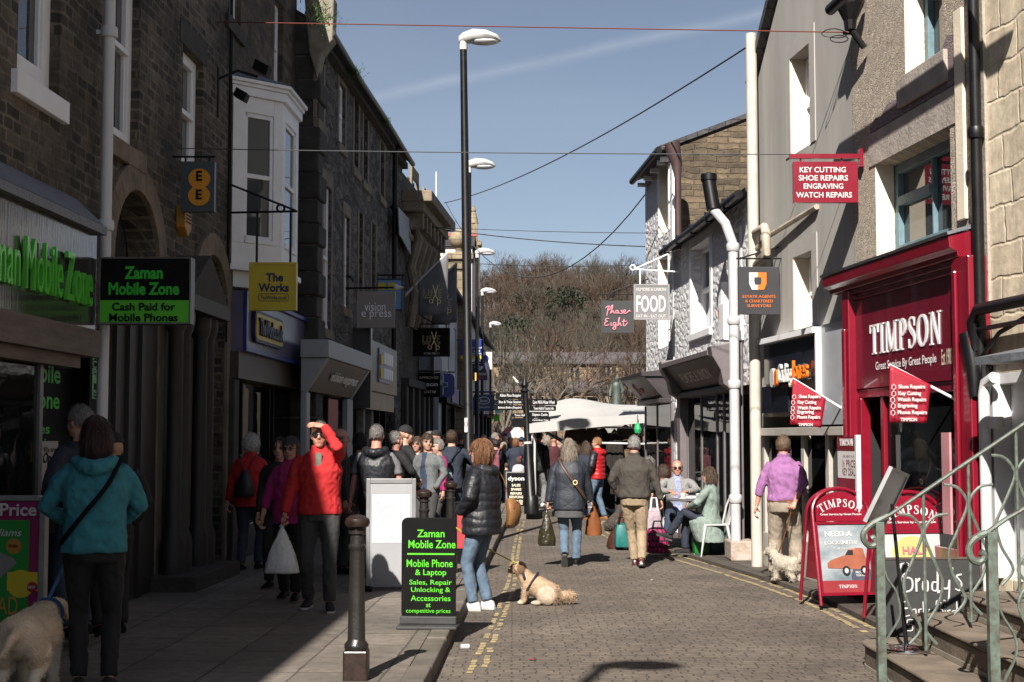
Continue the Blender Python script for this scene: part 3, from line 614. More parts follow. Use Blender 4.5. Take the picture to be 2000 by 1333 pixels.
# opticians' shopfront
v0,v1=FD.x(627,700,-.3),FD.x(709,720,-.3); zvt=FD.z(627,662,-.35); M_brz=pm('bronze_fascia',(.06,.045,.038),.35,.3,3,.1,40,metal=.3); M_paleg=pm('pale_grey_paint',(.3,.32,.35),.5,.1,4)
q=MB(); q.box(v0-.15,v1+.15,-.45,-.002,zvt-.28,zvt); q.prism([(-.42,zvt-.283),(-.08,zv0),(-.002,zv0),(-.002,zvt-.283)],v0-.1,v0+.12,ax='x'); q.prism([(-.42,zvt-.283),(-.08,zv0),(-.002,zv0),(-.002,zvt-.283)],v1-.12,v1+.1,ax='x'); q.box(v0-.1,v0+.18,-.1,-.003,PZ,zv0-.003); q.box(v1-.5,v1+.1,-.1,-.003,PZ,zv0-.003)
q.build('shopfront_frame',M_paleg,L3,bevel=.01)
q=MB(); q.prism([(-.4,zvt-.284),(-.1,zv0+.02),(-.06,zv0+.02),(-.06,zvt-.284)],v0+.121,v1-.121,ax='x'); vf=q.build('fascia',M_brz,L3)
# lettering leaning with the canted fascia
def canted_text(root,F,lines,mat,y0,z0,y1,z1,ext=.03,name='fascia_lettering'):
    """words lying on a fascia that leans out from (y0,z0) at its foot to (y1,z1) at its head"""
    o=lettering(root,lines,mat,0,ext,name); ln=math.hypot(y1-y0,z1-z0)
    for v in o.data.vertices:
        t=v.co.z/ln; off=v.co.y
        v.co=Vector((v.co.x,y0+(y1-y0)*t+off,z0+(z1-z0)*t))
    return o
hh=math.hypot(.3,zvt-.284-zv0)
canted_text(L3,FD,[('vision express',(v0+v1)/2+.2,hh*.5,(v1-v0)*.62,hh*.36,.02)],pm('white_letter',(.75,.75,.74),.4,.05,5),-.11,zv0,-.41,zvt-.284)
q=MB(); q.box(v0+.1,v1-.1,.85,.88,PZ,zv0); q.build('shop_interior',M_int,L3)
q=MB(); q.box(FD.x(640),FD.x(662),.02,.05,PZ,zv0-.1); q.build('door',M_gl,L3); M_redp=pm('red_poster',(.3,.012,.02),.5,.1,4)
q=MB(); q.box(FD.x(641),FD.x(660),-.0,.015,1.2,FD.z(650,780)); q.build('window_poster',M_redp,L3)
# carved stone doorway then the dark travel shop
q=MB(); c=FD.x(708); r=.42; zs=FD.z(705,760); n=12
for k in range(n):
    a0,a1_=PI*k/n,PI*(k+1)/n
    q.prism([(c+(r+.22)*math.cos(a0),zs+(r+.22)*math.sin(a0)),(c+(r+.22)*math.cos(a1_),zs+(r+.22)*math.sin(a1_)),(c+r*math.cos(a1_),zs+r*math.sin(a1_)),(c+r*math.cos(a0),zs+r*math.sin(a0))],-.12,-.002)
q.box(c-r-.24,c-r,-.12,-.002,PZ,zs); q.box(c+r,c+r+.24,-.12,-.002,PZ,zs); q.box(c-r-.3,c-r+.04,-.18,-.004,1.6,1.75); q.box(c+r-.04,c+r+.3,-.18,-.004,1.6,1.75)
q.build('stone_doorway',pm('pale_carved_stone',(.2,.19,.18),.8,.3,6,.6,20),L3,bevel=.01)
t0,t1=FD.x(722,700,-.3),FD.x(775,740,-.3); z1_,z0_=FD.z(722,662,-.3),FD.z(722,762,-.3); M_slg=pm('slate_grey_panel',(.055,.056,.065),.3,.2,2)
q=MB(); q.box(t0,t1,-.3,-.002,z0_,z1_); q.box(t0-.2,t0-.003,-.35,-.002,z0_-.35,z1_+.2); q.box(t0,t1,-.24,-.002,z0_-.36,z0_-.004); q.build('fascia',M_slg,L3)
q=MB(); l0,l1=t0+(t1-t0)*.28,t0+(t1-t0)*.7; q.box(l0,l1,-.33,-.304,z0_+.2,z1_-.1); lg=q.build('fascia_logo',pm('lavender_panel',(.2,.2,.33),.4,.1,4),L3)
q=MB(); q.box(l0+.05,l0+.35,-.36,-.332,z0_+.55,z0_+.75); q.box(l0+.05,l0+.35,-.36,-.332,z0_+.28,z0_+.48)
for k in range(5): q.box(l0+.5+k*.28,l0+.7+k*.28,-.36,-.332,z0_+.58,z0_+.82,1); q.box(l0+.5+k*.28,l0+.7+k*.28,-.36,-.332,z0_+.28,z0_+.5,1)
q.build('logo_blocks',[M_yellow,M_white],lg)
q=MB(); q.box(t0,t1,.85,.9,PZ,z0_); q.build('shop_interior',M_int,L3)
q=MB(); q.box(t0+.05,t1-.05,.02,.04,PZ+.4,z0_-.4); q.build('shop_window',M_gl,L3)
q=MB(); [q.box(t0+(t1-t0)*f-.04,t0+(t1-t0)*f+.04,-.06,.06,PZ,z0_-.36) for f in (0,.18,.3,.45,.75,1)]; q.build('shopfront_frame',M_black,L3)

# ================= left: classical building with the heavy cornice
L4=facthing('classical_building','dark classical building with heavy bracketed cornice beyond the rubble terrace','building',FC)
xe4=FC.x(886,500,-.7); zt4=FC.z(800,345,-.5); M_ash=stone('sooty_ashlar',(.13,.112,.092),(.08,.07,.06),(.05,.044,.038),.7,.34,ms=.006,distort=.006,soot=(.012,.011,.01),sootamt=.7,bumpd=.012)
xs4=(FC.I@FD.w(xe,0,0)).x+.01; W4=[wpx(FC,(805,480),(816,360)),wpx(FC,(829,520),(838,400)),wpx(FC,(851,545),(858,440))]
m=MB(); wall_panel(m,xs4,xe4,0,zt4,[tuple(w)+(.2,) for w in W4]+[(xs4+.3,xe4-.3,PZ,2.9,.8)],.2); shell(m,xs4,xe4,0,zt4,7); m.build('wall',M_ash,L4)
for w in W4: window(L4,*w,rec=.14,fm=M_board,sill=(.12,.18),sillm=M_dress,lintel=.3,jamb=.2)
q=MB(); q.box(xs4,xe4,-.75,-.002,zt4-.22,zt4+.05); q.box(xs4,xe4,-.55,-.002,zt4-.45,zt4-.223); q.box(xs4,xe4,-.2,-.002,zt4-1.1,zt4-.95)
k=xs4+.3
while k<xe4: q.box(k,k+.22,-.5,-.003,zt4-.85,zt4-.453); k+=.75
q.build('cornice',M_dress,L4,bevel=.02)
q=MB(); q.box(xs4,xe4,-.02,.5,zt4+.053,zt4+.5); q.build('parapet',M_dressD,L4)
roof(L4,xs4,xe4,zt4+.3,7,1.2,M_slate,0)
for k in range(5):
    q=MB(); xx=xs4+.9+k*(xe4-xs4-1.5)/4
    q.tube([(xx,-.1,4.5),(xx,-.24,5.4),(xx,-.12,6.0),(xx,-.3,6.7),(xx,-.2,7.0)],[.1,.14,.12,.14,.08],8); q.build('scroll_bracket',M_dress,L4,smooth=True)
# pale-blue and stone shopfronts at its foot
M_pblue=pm('pale_blue_paint',(.28,.32,.37),.5,.1,4)
q=MB(); z_=3.0
for f in (0,.2,.42,.6,.78,.97): xx=xs4+(xe4-xs4)*f; q.box(xx,xx+.35,-.16,-.002,PZ,z_)
q.box(xs4,xe4,-.22,-.002,z_+.003,z_+.2); q.build('shopfront_frame',M_dressD,L4,bevel=.01)
q=MB(); q.box(xs4+(xe4-xs4)*.62,xe4,-.4,-.004,z_+.2,z_+1.1); q.box(xs4+(xe4-xs4)*.62,xe4,-.5,-.004,z_+1.1,z_+1.2); pf=q.build('fascia',M_pblue,L4,bevel=.01)
q=MB(); q.box(xe4-2.2,xe4-.4,-.43,-.402,z_+.35,z_+.95); q.build('fascia_panel',M_navy,pf)
q=MB(); q.box(xs4+.3,xe4-.3,.75,.8,PZ,2.9); q.build('shop_interior',M_int,L4); q=MB(); q.box(xs4+.3,xe4-.3,.03,.05,PZ,2.9); q.build('shop_window',M_gl,L4)
# ================= left: the far end of the street
FE=Fac(-2.2,43.2,.026,1)
L5=facthing('far_shop_row','far row of dark shops behind the lamp column with white upper wall','building',FE)
M_rend=pm('cream_render',(.4,.35,.31),.8,.1,2,.2,40); M_pinkr=pm('pink_white_render',(.55,.47,.45),.8,.08,2)
z5=6.6
m=MB(); W5=[(3+i*3.4,4.1+i*3.4,3.9,5.6) for i in range(9)]
wall_panel(m,-.4,36,0,z5,[w+(.15,) for w in W5]+[(1,35,PZ,2.8,.6)],.15); shell(m,-.4,36,0,z5,7); m.build('wall',M_paleg,L5); roof(L5,-.4,36,z5,7,2.2,M_slate,.3)
for i,w in enumerate(W5[:5]): window(L5,*w,rec=.1,fw=.07)
q=MB(); q.box(1,35,.55,.6,PZ,2.8); q.build('shop_interior',M_int,L5)
q=MB()
for i in range(9): q.box(1+i*4-.15,1+i*4+.15,-.14,-.002,PZ,2.8)
q.box(-.4,36,-.25,-.002,2.81,3.4); q.build('shopfront_frame',M_black,L5); q=MB()
for i in range(8): q.box(1.3+i*4,4.6+i*4,-.3,-.252,2.86,3.35,i%3)
q.build('fascia',[M_blue,M_black,M_paleg],L5)
# pale gable house with slate roof and red ridge that rises behind the cornice
gx=AY(862,470,64); 
PH=thing('pale_gable_house','pinkish rendered house with slate roof and red ridge tiles behind the cornice','building',(AY(870,500,62).x,62,0))
w_=AY(905,500,62).x-AY(862,500,62).x; ze=AY(890,482,62).z; zr=AY(890,443,62).z
q=MB(); q.box(-.4,w_+.2,0,6,0,ze); q.build('wall',M_pinkr,PH)
q=MB(); q.add([(-2.2,-.15,ze),(w_+.3,-.15,ze),(w_+.3,3,zr),(-2.2,3,zr),(-2.2,6,ze),(w_+.3,6,ze)],[(0,1,2,3),(3,2,5,4)]); rf=q.build('roof',M_slate,PH)
q=MB(); q.box(-2.2,w_+.35,2.9,3.1,zr,zr+.14); q.build('ridge_tile',pm('red_ridge_tile',(.3,.07,.05),.7,.2,8),rf)
# gate pier with ball and gothic tower
M_sand=stone('sandy_ashlar',(.3,.24,.16),(.22,.175,.115),(.1,.08,.06),.6,.3,ms=.008,distort=.01,soot=(.08,.065,.05),sootamt=.6,bumpd=.02)
p=AY(896,640,52); pr=thing('stone_pier','tall sunlit stone pier with a ball finial on its cap','pier',(p.x,52,0))
z1_=AY(896,500,52).z; hw=.42
q=MB(); q.box(-hw*.8,hw*.8,-.4,.4,0,z1_-.55); q.box(-hw*1.05,hw*1.05,-.48,.48,z1_-.547,z1_-.2); q.box(-hw*1.3,hw*1.3,-.6,.6,z1_-.197,z1_+.05); q.build('shaft',M_sand,pr,bevel=.03)
q=MB(); q.ell((0,0,z1_+.62),.36,.36,.36,n=16,k=10); q.lathe([(.2,z1_+.053),(.12,z1_+.18),(.16,z1_+.3)],12); q.build('ball_finial',M_sand,pr,smooth=True)
GT=thing('gothic_tower','slim gothic stone tower with crocketed pinnacles rising behind the lamp column','tower',(AY(915,600,70).x,70,0))
zt=AY(915,470,70).z; q=MB(); q.box(-.25,.55,-.3,.6,0,zt); q.box(-.35,.65,-.4,.7,zt-.3,zt-.1); q.build('shaft',M_sand,GT,bevel=.03)
for px,pt in ((925,400),(906,425)):
    x=AY(px,500,70).x-AY(915,600,70).x; zp=AY(px,pt,70).z; q=MB(); q.box(x-.2,x+.2,-.38,-.0,zt-1.4,zp-1.0); q.lathe([(.24,zp-1.0),(.2,zp-.8),(.1,zp-.4),(.13,zp-.34),(.02,zp)],8,(x,-.19,0))
    for k in range(4):
        for a in range(4): q.ell((x+.2*(1-k*.22)*math.cos(a*PI/2),-.19+.2*(1-k*.22)*math.sin(a*PI/2),zp-.95+k*.22),.05,.05,.05,n=6,k=4)
    q.build('pinnacle',M_sand,GT)
# ================= right: cream stone house with the railed steps
M_cream=stone('cream_painted_stone',(.7,.605,.46),(.64,.55,.42),(.64,.545,.41),.62,.31,ms=.02,distort=.07,soot=(.5,.41,.3),sootamt=.6,bumpd=.006,smooth=1.0)
R0=facthing('cream_stone_house','cream painted stone house with white doorway at the right edge','building',FR)
sA=FR.x(1921,300); DZ=.56
d0,d1=FR.x(1944,1000),FR.x(2075,1000); zd=FR.z(1990,725)
m=MB(); wall_panel(m,sA,14.5,0,9.6,[(d0,d1,DZ,zd,.22)],.2); shell(m,sA,14.5,0,9.6,6); m.build('wall',M_cream,R0); roof(R0,sA,14.5,9.6,6,2,M_slate)
q=MB(); q.box(sA-.08,sA+.1,-.03,-.002,2.9,9.6); q.build('corner_strip',pm('grey_edge_render',(.3,.27,.23),.8,.2,6,.4,30),R0)
q=MB(); q.box(d0,d0+.06,-.03,.2,DZ,zd); q.box(d0+.063,d0+.13,-.06,.2,DZ,zd); q.box(d1-.08,d1,-.03,.2,DZ,zd); q.box(d0+.133,d1-.083,.0,.2,zd-.1,zd); M_wdoor=pm('white_door_paint',(.5,.5,.51),.5,.08,4)
df=q.build('door_frame',M_wdoor,R0,bevel=.008)
q=MB(); w=(d1-d0-.22); q.box(d0+.133,d1-.083,.1,.14,DZ,zd-.103)
for a in (.08,.55): 
    for c,e in ((.15,.75),(.9,1.9)): q.box(d0+.13+w*a,d0+.13+w*(a+.36),.085,.1,DZ+c,DZ+e)
q.build('door',M_wdoor,R0,bevel=.008)
zc=FR.z(1930,705,-.35); xcp=FR.x(1926,705,-.4)
q=MB(); q.prism([(-.5,zc-.04),(-.5,zc+.02),(0,zc+.12),(0,zc-.02)],xcp,14.5,ax='x'); q.build('door_canopy',M_lead,R0)
q=MB(); q.box(xcp+.05,14.5,-.08,-.003,zc-.24,zc-.05); q.build('lintel',M_lead,R0)
x=FR.x(1928,850,-.12); pipe(R0,[(x+.16,-.12,zc-.12),(x+.02,-.13,zc-.16),(x,-.14,zc-.26),(x,-.14,DZ-.3)],.05,M_wdoor,collars=(zc-.5,))
xw=FR.x(1907,300,-.1); zw=FR.z(1912,605,-.15)
pipe(R0,[(xw,-.1,9.5),(xw,-.1,.06)],.05,M_iron,collars=(FR.z(1907,270),zw-.5))
q=MB(); q.tube([(xw-.02,-.14,zw-.35),(xw-.02,-.16,zw-.1),(xw+.1,-.16,zw),(13.8,-.12,zw+.0)],.052,12); q.tube([(xw-.1,-.16,zw-.2),(xw-.02,-.16,zw-.5),(xw,-.16,zw-.75)],[.085,.07,.05],10); q.tube([(xw+.05,-.14,zw-.17),(13.8,-.14,zw-.13)],.022,6); q.build('waste_pipe',M_iron,R0,smooth=True)
q=MB(); q.tube([(xw+.02,-.12,zc+.05),(xw+.2,-.14,zc+.12),(xw+.4,-.12,zc+.25),(xw+.8,-.08,zc+.35)],.02,6); q.tube([(xw+.05,-.1,.1),(xw+.05,-.1,zc)],.035,8); q.build('cable',M_iron,R0)
# ================= right: roughcast house over the red shop
def roughcast():
    m=rubble('roughcast_pebbledash',(.58,.505,.41),(.36,.31,.255),(.26,.215,.175),38,38,.008,.16,fine=40); return m
M_rc=roughcast(); M_rcd=rubble('roughcast_patch',(.3,.24,.25),(.2,.16,.17),(.14,.11,.11),38,38,.008,.16,fine=41)
R1=facthing('roughcast_shop_building','beige roughcast house with teal windows above the red repair shop','building',FR)
s0,s1=FR.x(1668,400),sA-.004; zt1=10.5
wa=wpx(FR,(1768,150),(1837,-120)); wb=wpx(FR,(1712,505),(1855,248))
sh0,sh1=FR.x(1650,900,-.2),FR.x(1905,900); zsh=FR.z(1700,740)
m=MB(); wall_panel(m,s0,s1,0,zt1,[wa+(.3,),wb+(.3,),(sh0+.15,sh1-.1,.05,2.75,1.4,1)],.3); shell(m,s0,s1,0,zt1,6); m.build('wall',[M_rc,M_int],R1); roof(R1,s0,s1,zt1,6,2,M_slate)
M_teal=pm('faded_teal_paint',(.12,.2,.235),.6,.25,6,.2,40); M_creamp=pm('cream_stone_paint',(.72,.63,.5),.75,.12,4,.2,40); M_gsill=pm('grey_stone_sill',(.33,.29,.26),.85,.25,4,.4,30)
f=window(R1,*wa,rec=.26,fm=M_teal,fw=.09,style='plain',sill=(.05,.3),sillm=M_gsill,bars=1)
f=window(R1,*wb,rec=.26,fm=M_teal,fw=.1,style='plain',bars=1,lintel=.36,lm=M_gsill,sill=(.02,.08),sillm=M_gsill)
q=MB(); q.box(wb[0]+.1,(wb[0]+wb[1])/2-.02,.2,.3,(wb[2]+wb[3])/2+.05,(wb[2]+wb[3])/2+.14); q.build('transom',M_teal,f)
q=MB(); q.box(wb[0]+.1,(wb[0]+wb[1])/2-.02,.289,.292,wb[2]+.1,wb[3]-.1) ; q.build('blind',M_creamp,f)
for w in (wa,wb):
    q=MB(); q.box(w[0]-.0,w[0]+.012,.0,.2,w[2],w[3]); q.build('reveal',M_creamp,R1)
zl=wb[3]+.37; q=MB(); pts=[(wb[0]-.1,zl)]
n=14; top=[(wb[0]-.1+(wb[1]-wb[0]+.25)*i/n, zl+.06+.42*i/n+rnd.uniform(-.05,.05)) for i in range(n+1)]
q.prism([(wb[0]-.1,zl)]+top+[(wb[1]+.15,zl)],-.008,-.0005); q.build('wall_patch',M_rcd,R1)
for pa,pb in (((1853,20),(1869,428)),((1888,-60),(1899,415))):
    xa_,xb_=FR.x(pa[0],300,-.1),FR.x(pb[0],300,-.1); za_,zb_=FR.z(pb[0],pb[1],-.1),FR.z(pa[0],pa[1],-.1)
    q=MB(); q.box(xa_,xb_,-.035,-.003,za_,zb_); q.build('cover_strip',M_creamp,R1,bevel=.008)
# gutter end and hopper at the top left
p_=FR.p(1650,18,-.5); q=MB(); q.tube([(p_[0]-.3,-.55,p_[1]+.08),(p_[0]+4,-.55,p_[1]+.16)],.06,10); q.build('gutter',M_iron,R1,smooth=True)
p_=FR.p(1660,20,-.2); q=MB(); q.lathe([(.16,.12),(.15,.05),(.07,-.12),(.06,-.22)],10,(p_[0]+.0,-.2,p_[1])); q.tube([(p_[0],-.2,p_[1]-.2),(p_[0]+.04,-.06,p_[1]-.42)],.035,8); q.build('rain_hopper',M_iron,R1)
# the red shopfront
M_red=pm('deep_red_gloss',(.175,.005,.017),.3,.12,3,.08,30,coat=.3); M_redd=pm('maroon_fascia',(.13,.007,.02),.25,.12,2,coat=.4); M_silver=pm('silver_letter',(.8,.78,.8),.4,.08,4); M_cream2=pm('cream_letter',(.62,.58,.45),.5,.05,4); M_wl=pm('white_lettering',(.5,.5,.5),.45,.04,4)
RS=facthing('red_shopfront','deep red timber shopfront with cornice and large silver serif name','shopfront',FR)
cz0=FR.z(1605,573,-.3); cx0=FR.x(1604,560,-.3); cx1=FR.x(1850,480,-.3)
q=MB(); q.prism([(-.02,cz0-.02),(-.2,cz0-.02),(-.215,cz0+.03),(-.28,cz0+.06),(-.29,cz0+.17),(-.02,cz0+.24)],cx0,cx1,ax='x'); q.build('cornice',M_red,RS,bevel=.008)
q=MB(); q.prism([(-.3,cz0+.173),(-.31,cz0+.2),(-.02,cz0+.29),(-.02,cz0+.25)],cx0-.03,cx1+.02,ax='x'); q.build('cornice_flashing',M_lead,RS)
fx0,fx1=FR.x(1672,700,-.12),FR.x(1876,650,-.12); fz0=FR.z(1672,760,-.15)-.0; fz1=cz0-.14
q=MB(); q.box(fx0,fx1,-.12,-.004,fz0,fz1); fs=q.build('fascia',M_redd,RS)
q=MB(); q.box(fx0-.1,fx1+.06,-.15,-.004,fz1+.003,fz1+.06); q.box(fx0-.1,fx1+.06,-.17,-.004,fz1+.063,cz0-.023); q.box(fx0,fx1,-.1,-.004,fz0-.1,fz0-.003); q.build('fascia_moulding',M_redd,RS,bevel=.01)
q=MB(); q.box(sh0-.02,fx0-.003,-.2,-.004,.05,cz0-.025); q.box(sh0+.03,fx0-.06,-.23,-.2,.3,fz1-.3); q.build('pilaster',M_red,RS,bevel=.012); q=MB(); q.box(fx1+.003,fx1+.36,-.2,-.004,.05,cz0-.025); q.box(fx1+.08,fx1+.15,-.235,-.2,.1,fz1); q.build('pilaster',M_red,RS,bevel=.012)
tz=lambda px,py:FR.z(px,py,-.13); tx=lambda px:FR.x(px,650,-.13)
serif_word(fs,'TIMPSON',(tx(1698)+tx(1837))/2,(tz(1705,665)+tz(1832,638))/2,tx(1837)-tx(1698),tz(1700,636)-tz(1700,694),M_silver,-.122,.008,name='fascia_lettering')
lettering(fs,[('Great Service By Great People',(tx(1708)+tx(1827))/2,(tz(1712,718)+tz(1822,702))/2,tx(1827)-tx(1708),tz(1712,708)-tz(1712,729),.015),('Est 1903',(tx(1837)+tx(1858))/2,tz(1848,697),(tx(1858)-tx(1837)),.15,.012,1)],[M_silver,M_cream2],y=-.122)
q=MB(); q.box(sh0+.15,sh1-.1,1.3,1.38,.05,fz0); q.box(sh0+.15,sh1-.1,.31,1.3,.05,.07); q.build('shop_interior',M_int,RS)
gx0=FR.x(1741,850,.0); q=MB(); q.box(gx0,fx1,-.04,-.02,.75,fz0-.1); q.build('shop_window',M_gl,RS)
q=MB(); q.box(fx0+.0,FR.x(1704,900),-.12,-.01,.05,fz0-.103); q.box(gx0-.09,gx0-.003,-.08,.05,.05,fz0-.103); q.box(gx0,fx1,-.1,.05,.05,.75); q.build('shopfront_frame',M_red,RS,bevel=.008)
q=MB(); q.box(FR.x(1706,900,.6),gx0-.1,.6,.64,.07,fz0-.1); q.build('door',pm('grey_door_paint',(.42,.4,.37),.5,.08,3),RS)
# key racks, boxes and the strips of lettering in the window
q=MB(); r_=random.Random(4)
for i in range(26):
    for j in range(9):
        xx=gx0+.12+(fx1-gx0-.2)*i/26; zz=2.28-j*.075+r_.uniform(-.01,.01)
        q.ell((xx,.3,zz),.016,.008,.02,n=5,k=3); q.box(xx-.005,xx+.005,.297,.303,zz-.05,zz-.018)
q.build('key_rack',pm('bright_key_metal',(.6,.57,.52),.3,.3,30,metal=.8),RS)
q=MB(); q.box(gx0+.1,fx1-.1,.34,.37,1.55,2.36); q.box(gx0+.05,fx1-.1,.2,.5,1.0,1.04,1); q.build('display_board',[M_black,pm('light_shelf_wood',(.3,.18,.08),.6,.2,6)],RS)
q=MB(); q.box(gx0+.1,gx0+.95,.25,.27,1.12,1.5); 
for k in range(4): q.ell((gx0+.3+.15*k,.245,1.28+.05*(k%2)),.08,.006,.12,1+k%2)
q.build('window_poster',[M_blue,M_yellow,M_wl],RS)
lettering(RS,[('SECURITY KEYS',gx0+.75,FR.z(1840,810,.1),1.2,.11,.02)],M_wl,y=.1,name='window_lettering')
q=MB(); q.box(FR.x(1852,850,.05),FR.x(1862,850,.05),.05,.06,1.75,2.6); q.build('red_strip',M_red,RS)
q=MB(); q.box(FR.x(1872,880,-.1),FR.x(1888,880,-.1),-.26,-.24,.9,FR.z(1880,845,-.2)); q.build('side_board',pm('faded_pink_board',(.42,.2,.22),.5,.2,3),RS)
# poster stand on the left pilaster: half price key deal
kx0,kx1=FR.x(1636,900,-.26),FR.x(1673,900,-.26); kz=lambda y:FR.z(1650,y,-.26)
q=MB(); q.box(kx0,kx1,-.26,-.235,kz(985),kz(853)); kp=q.build('key_deal_poster',pm('poster_white',(.62,.6,.6),.4,.06,3),RS)
for za_,zb_ in ((880,853),(985,934)): q=MB(); q.box(kx0,kx1,-.264,-.2605,kz(za_),kz(zb_)); q.build('poster_band',M_red,kp)
q=MB(); q.box(kx1+.004,kx1+.05,-.28,-.23,kz(990),kz(850)); q.build('poster_edge',M_wdoor,kp)
kc=(kx0+kx1)/2; kw=kx1-kx0
serif_word(kp,'TIMPSON',kc,kz(864),kw*.7,.075,M_wl,-.265,.003)
lettering(kp,[('ASK ABOUT OUR',kc+.06,kz(891),kw*.6,.022,.0),('½ PRICE',kc+.06,kz(905),kw*.66,.075,.0),('KEY DEAL',kc+.06,kz(921),kw*.66,.075,.0)],M_redd,y=-.2605)
# ================= right: grey rendered gable house, estate agents below
M_grey=pm('grey_lime_render',(.33,.32,.30),.85,.2,.9,.08,40,stretch=(1.6,1.6,.3)); 
R2=facthing('grey_rendered_house','tall grey rendered gable house beside the red shop','building',FR)
e0=FR.x(1483,600); v1=FR.p(1478,165); v2=FR.p(1521,-5); v3=FR.p(1540,-75)
wu=wpx(FR,(1546,305),(1581,85)); wm=wpx(FR,(1552,645),(1586,490))
gz0,gz1=FR.z(1500,815),FR.z(1500,676); top=10.4
m=MB(); wall_panel(m,e0,s0-.004,0,v1[1],[wu+(.3,),wm+(.3,),(e0+.15,s0-.15,.05,gz0,.9)],.3)
w_=[wu]; 
# upper wall follows the sloping verge
xs=s0-.004
m.add([(e0,0,v1[1]),(xs,0,v1[1]),(xs,0,top),(v3[0],0,top),(v2[0],0,v2[1])],[(0,1,2,3,4)])
m.add([(e0,0,0),(e0,6,0),(e0,6,v1[1]),(e0,0,v1[1])],[(0,1,2,3)]); m.add([(xs,6,0),(e0,6,0),(e0,6,v1[1]),(xs,6,top)],[(0,1,2,3)])
m.build('wall',M_grey,R2)
q=MB(); 
for a,b in ((v1,v2),(v2,v3)): q.add([(a[0]-.05,-.12,a[1]+.0),(b[0]-.05,-.12,b[1]+.0),(b[0]-.05,6,b[1]),(a[0]-.05,6,a[1]),(a[0]-.16,-.12,a[1]+.05),(b[0]-.16,-.12,b[1]+.05),(b[0]-.16,6,b[1]+.05),(a[0]-.16,6,a[1]+.05)],[(0,1,2,3),(4,5,6,7),(0,1,5,4),(1,2,6,5),(2,3,7,6),(3,0,4,7)])
q.build('roof',M_slate,R2)
ch=AY(1488,140,21.5); q=MB(); q.box(e0-.75,e0-.02,1.6,2.6,v1[1]-1.2,v1[1]+.35); q.build('chimney',M_stoneL2,R2)
window(R2,*wu,rec=.24,fw=.07); window(R2,*wm,rec=.24,fw=.07)
for w in (wu,wm):
    q=MB(); q.box(w[0],w[0]+.012,.0,.19,w[2],w[3]); q.build('reveal',M_creamp,R2)
    q=MB(); 
    for a,b,c,d in ((w[0]-.2,w[0]-.003,w[2],w[3]+.2),(w[1]+.003,w[1]+.2,w[2],w[3]+.2),(w[0]-.003,w[1]+.003,w[3]+.003,w[3]+.2)): q.box(a,b,-.012,.02,c,d)
    q.build('window_band',pm('smooth_grey_render',(.35,.335,.315),.8,.1,2),R2)
M_bglass=pm('black_gloss_fascia',(.01,.012,.02),.12,.3,2)
ES=facthing('estate_agent_shopfront','black glossy shopfront with white and orange raised letters beside the red shop','shopfront',FR)
ex0,ex1=FR.x(1493,740,-.1),FR.x(1598,700,-.1)
q=MB(); q.box(ex0,ex1,-.1,-.003,FR.z(1493,752,-.1),gz1); q.build('fascia',M_bglass,ES)
q=MB(); q.box(ex0,ex0+(ex1-ex0)*.55,-.16,-.003,FR.z(1495,808,-.1),FR.z(1495,757,-.1)); q.build('lower_fascia',M_bglass,ES)
q=MB(); q.box(ex0-.03,ex1+.03,-.18,-.003,gz1+.002,gz1+.07); q.box(ex1,ex1+.05,-.14,-.003,FR.z(1598,800,-.1),gz1); q.build('fascia_trim',M_white,ES)
q=MB(); q.box(ex1+.053,s0-.15,-.08,-.003,FR.z(1600,830,-.1),FR.z(1615,632,-.1)); q.build('side_panel',M_paleg,ES)
lx=lambda px:FR.x(px,735,-.22); lzz=lambda px,py:FR.z(px,py,-.22)
M_orange=pm('orange_letter',(.62,.14,.012),.4,.05,4)
q=MB(); q.prism(rrect(lx(1506),lx(1514),lzz(1510,757),lzz(1510,720),.09),-.24,-.2,0); q.prism(rrect(lx(1514)+.01,lx(1519),lzz(1515,755),lzz(1515,722),.06),-.24,-.2,1); q.build('logo',[M_wl,M_orange],ES)
lettering(ES,[('Carling',(lx(1521)+lx(1546))/2,(lzz(1533,748)+lzz(1533,720))/2,lx(1546)-lx(1521),.3,.005,0),('Jones',(lx(1547)+lx(1577))/2,(lzz(1562,742)+lzz(1562,712))/2,lx(1577)-lx(1547),.3,.005,1)],[M_wl,M_orange],y=-.2,ext=.035,name='fascia_lettering')
q=MB(); q.box(e0+.15,s0-.15,.8,.86,.05,gz0); q.build('shop_interior',M_int,ES)
q=MB(); q.box(e0+.3,s0-.3,.02,.04,.5,gz0-.3); q.build('shop_window',M_gl,ES)
q=MB(); zz=gz0-.25
for f in (0,.27,.52,.8,1.0): xx=e0+.2+(s0-e0-.5)*f; q.box(xx-.06,xx+.06,-.03,.06,.05,zz)
q.box(e0+.15,s0-.2,-.1,.0,zz,zz+.1); q.box(e0+.15,s0-.2,-.05,.05,.05,.5); q.build('shopfront_frame',pm('greige_paint',(.36,.34,.31),.5,.1,4),ES,bevel=.006)
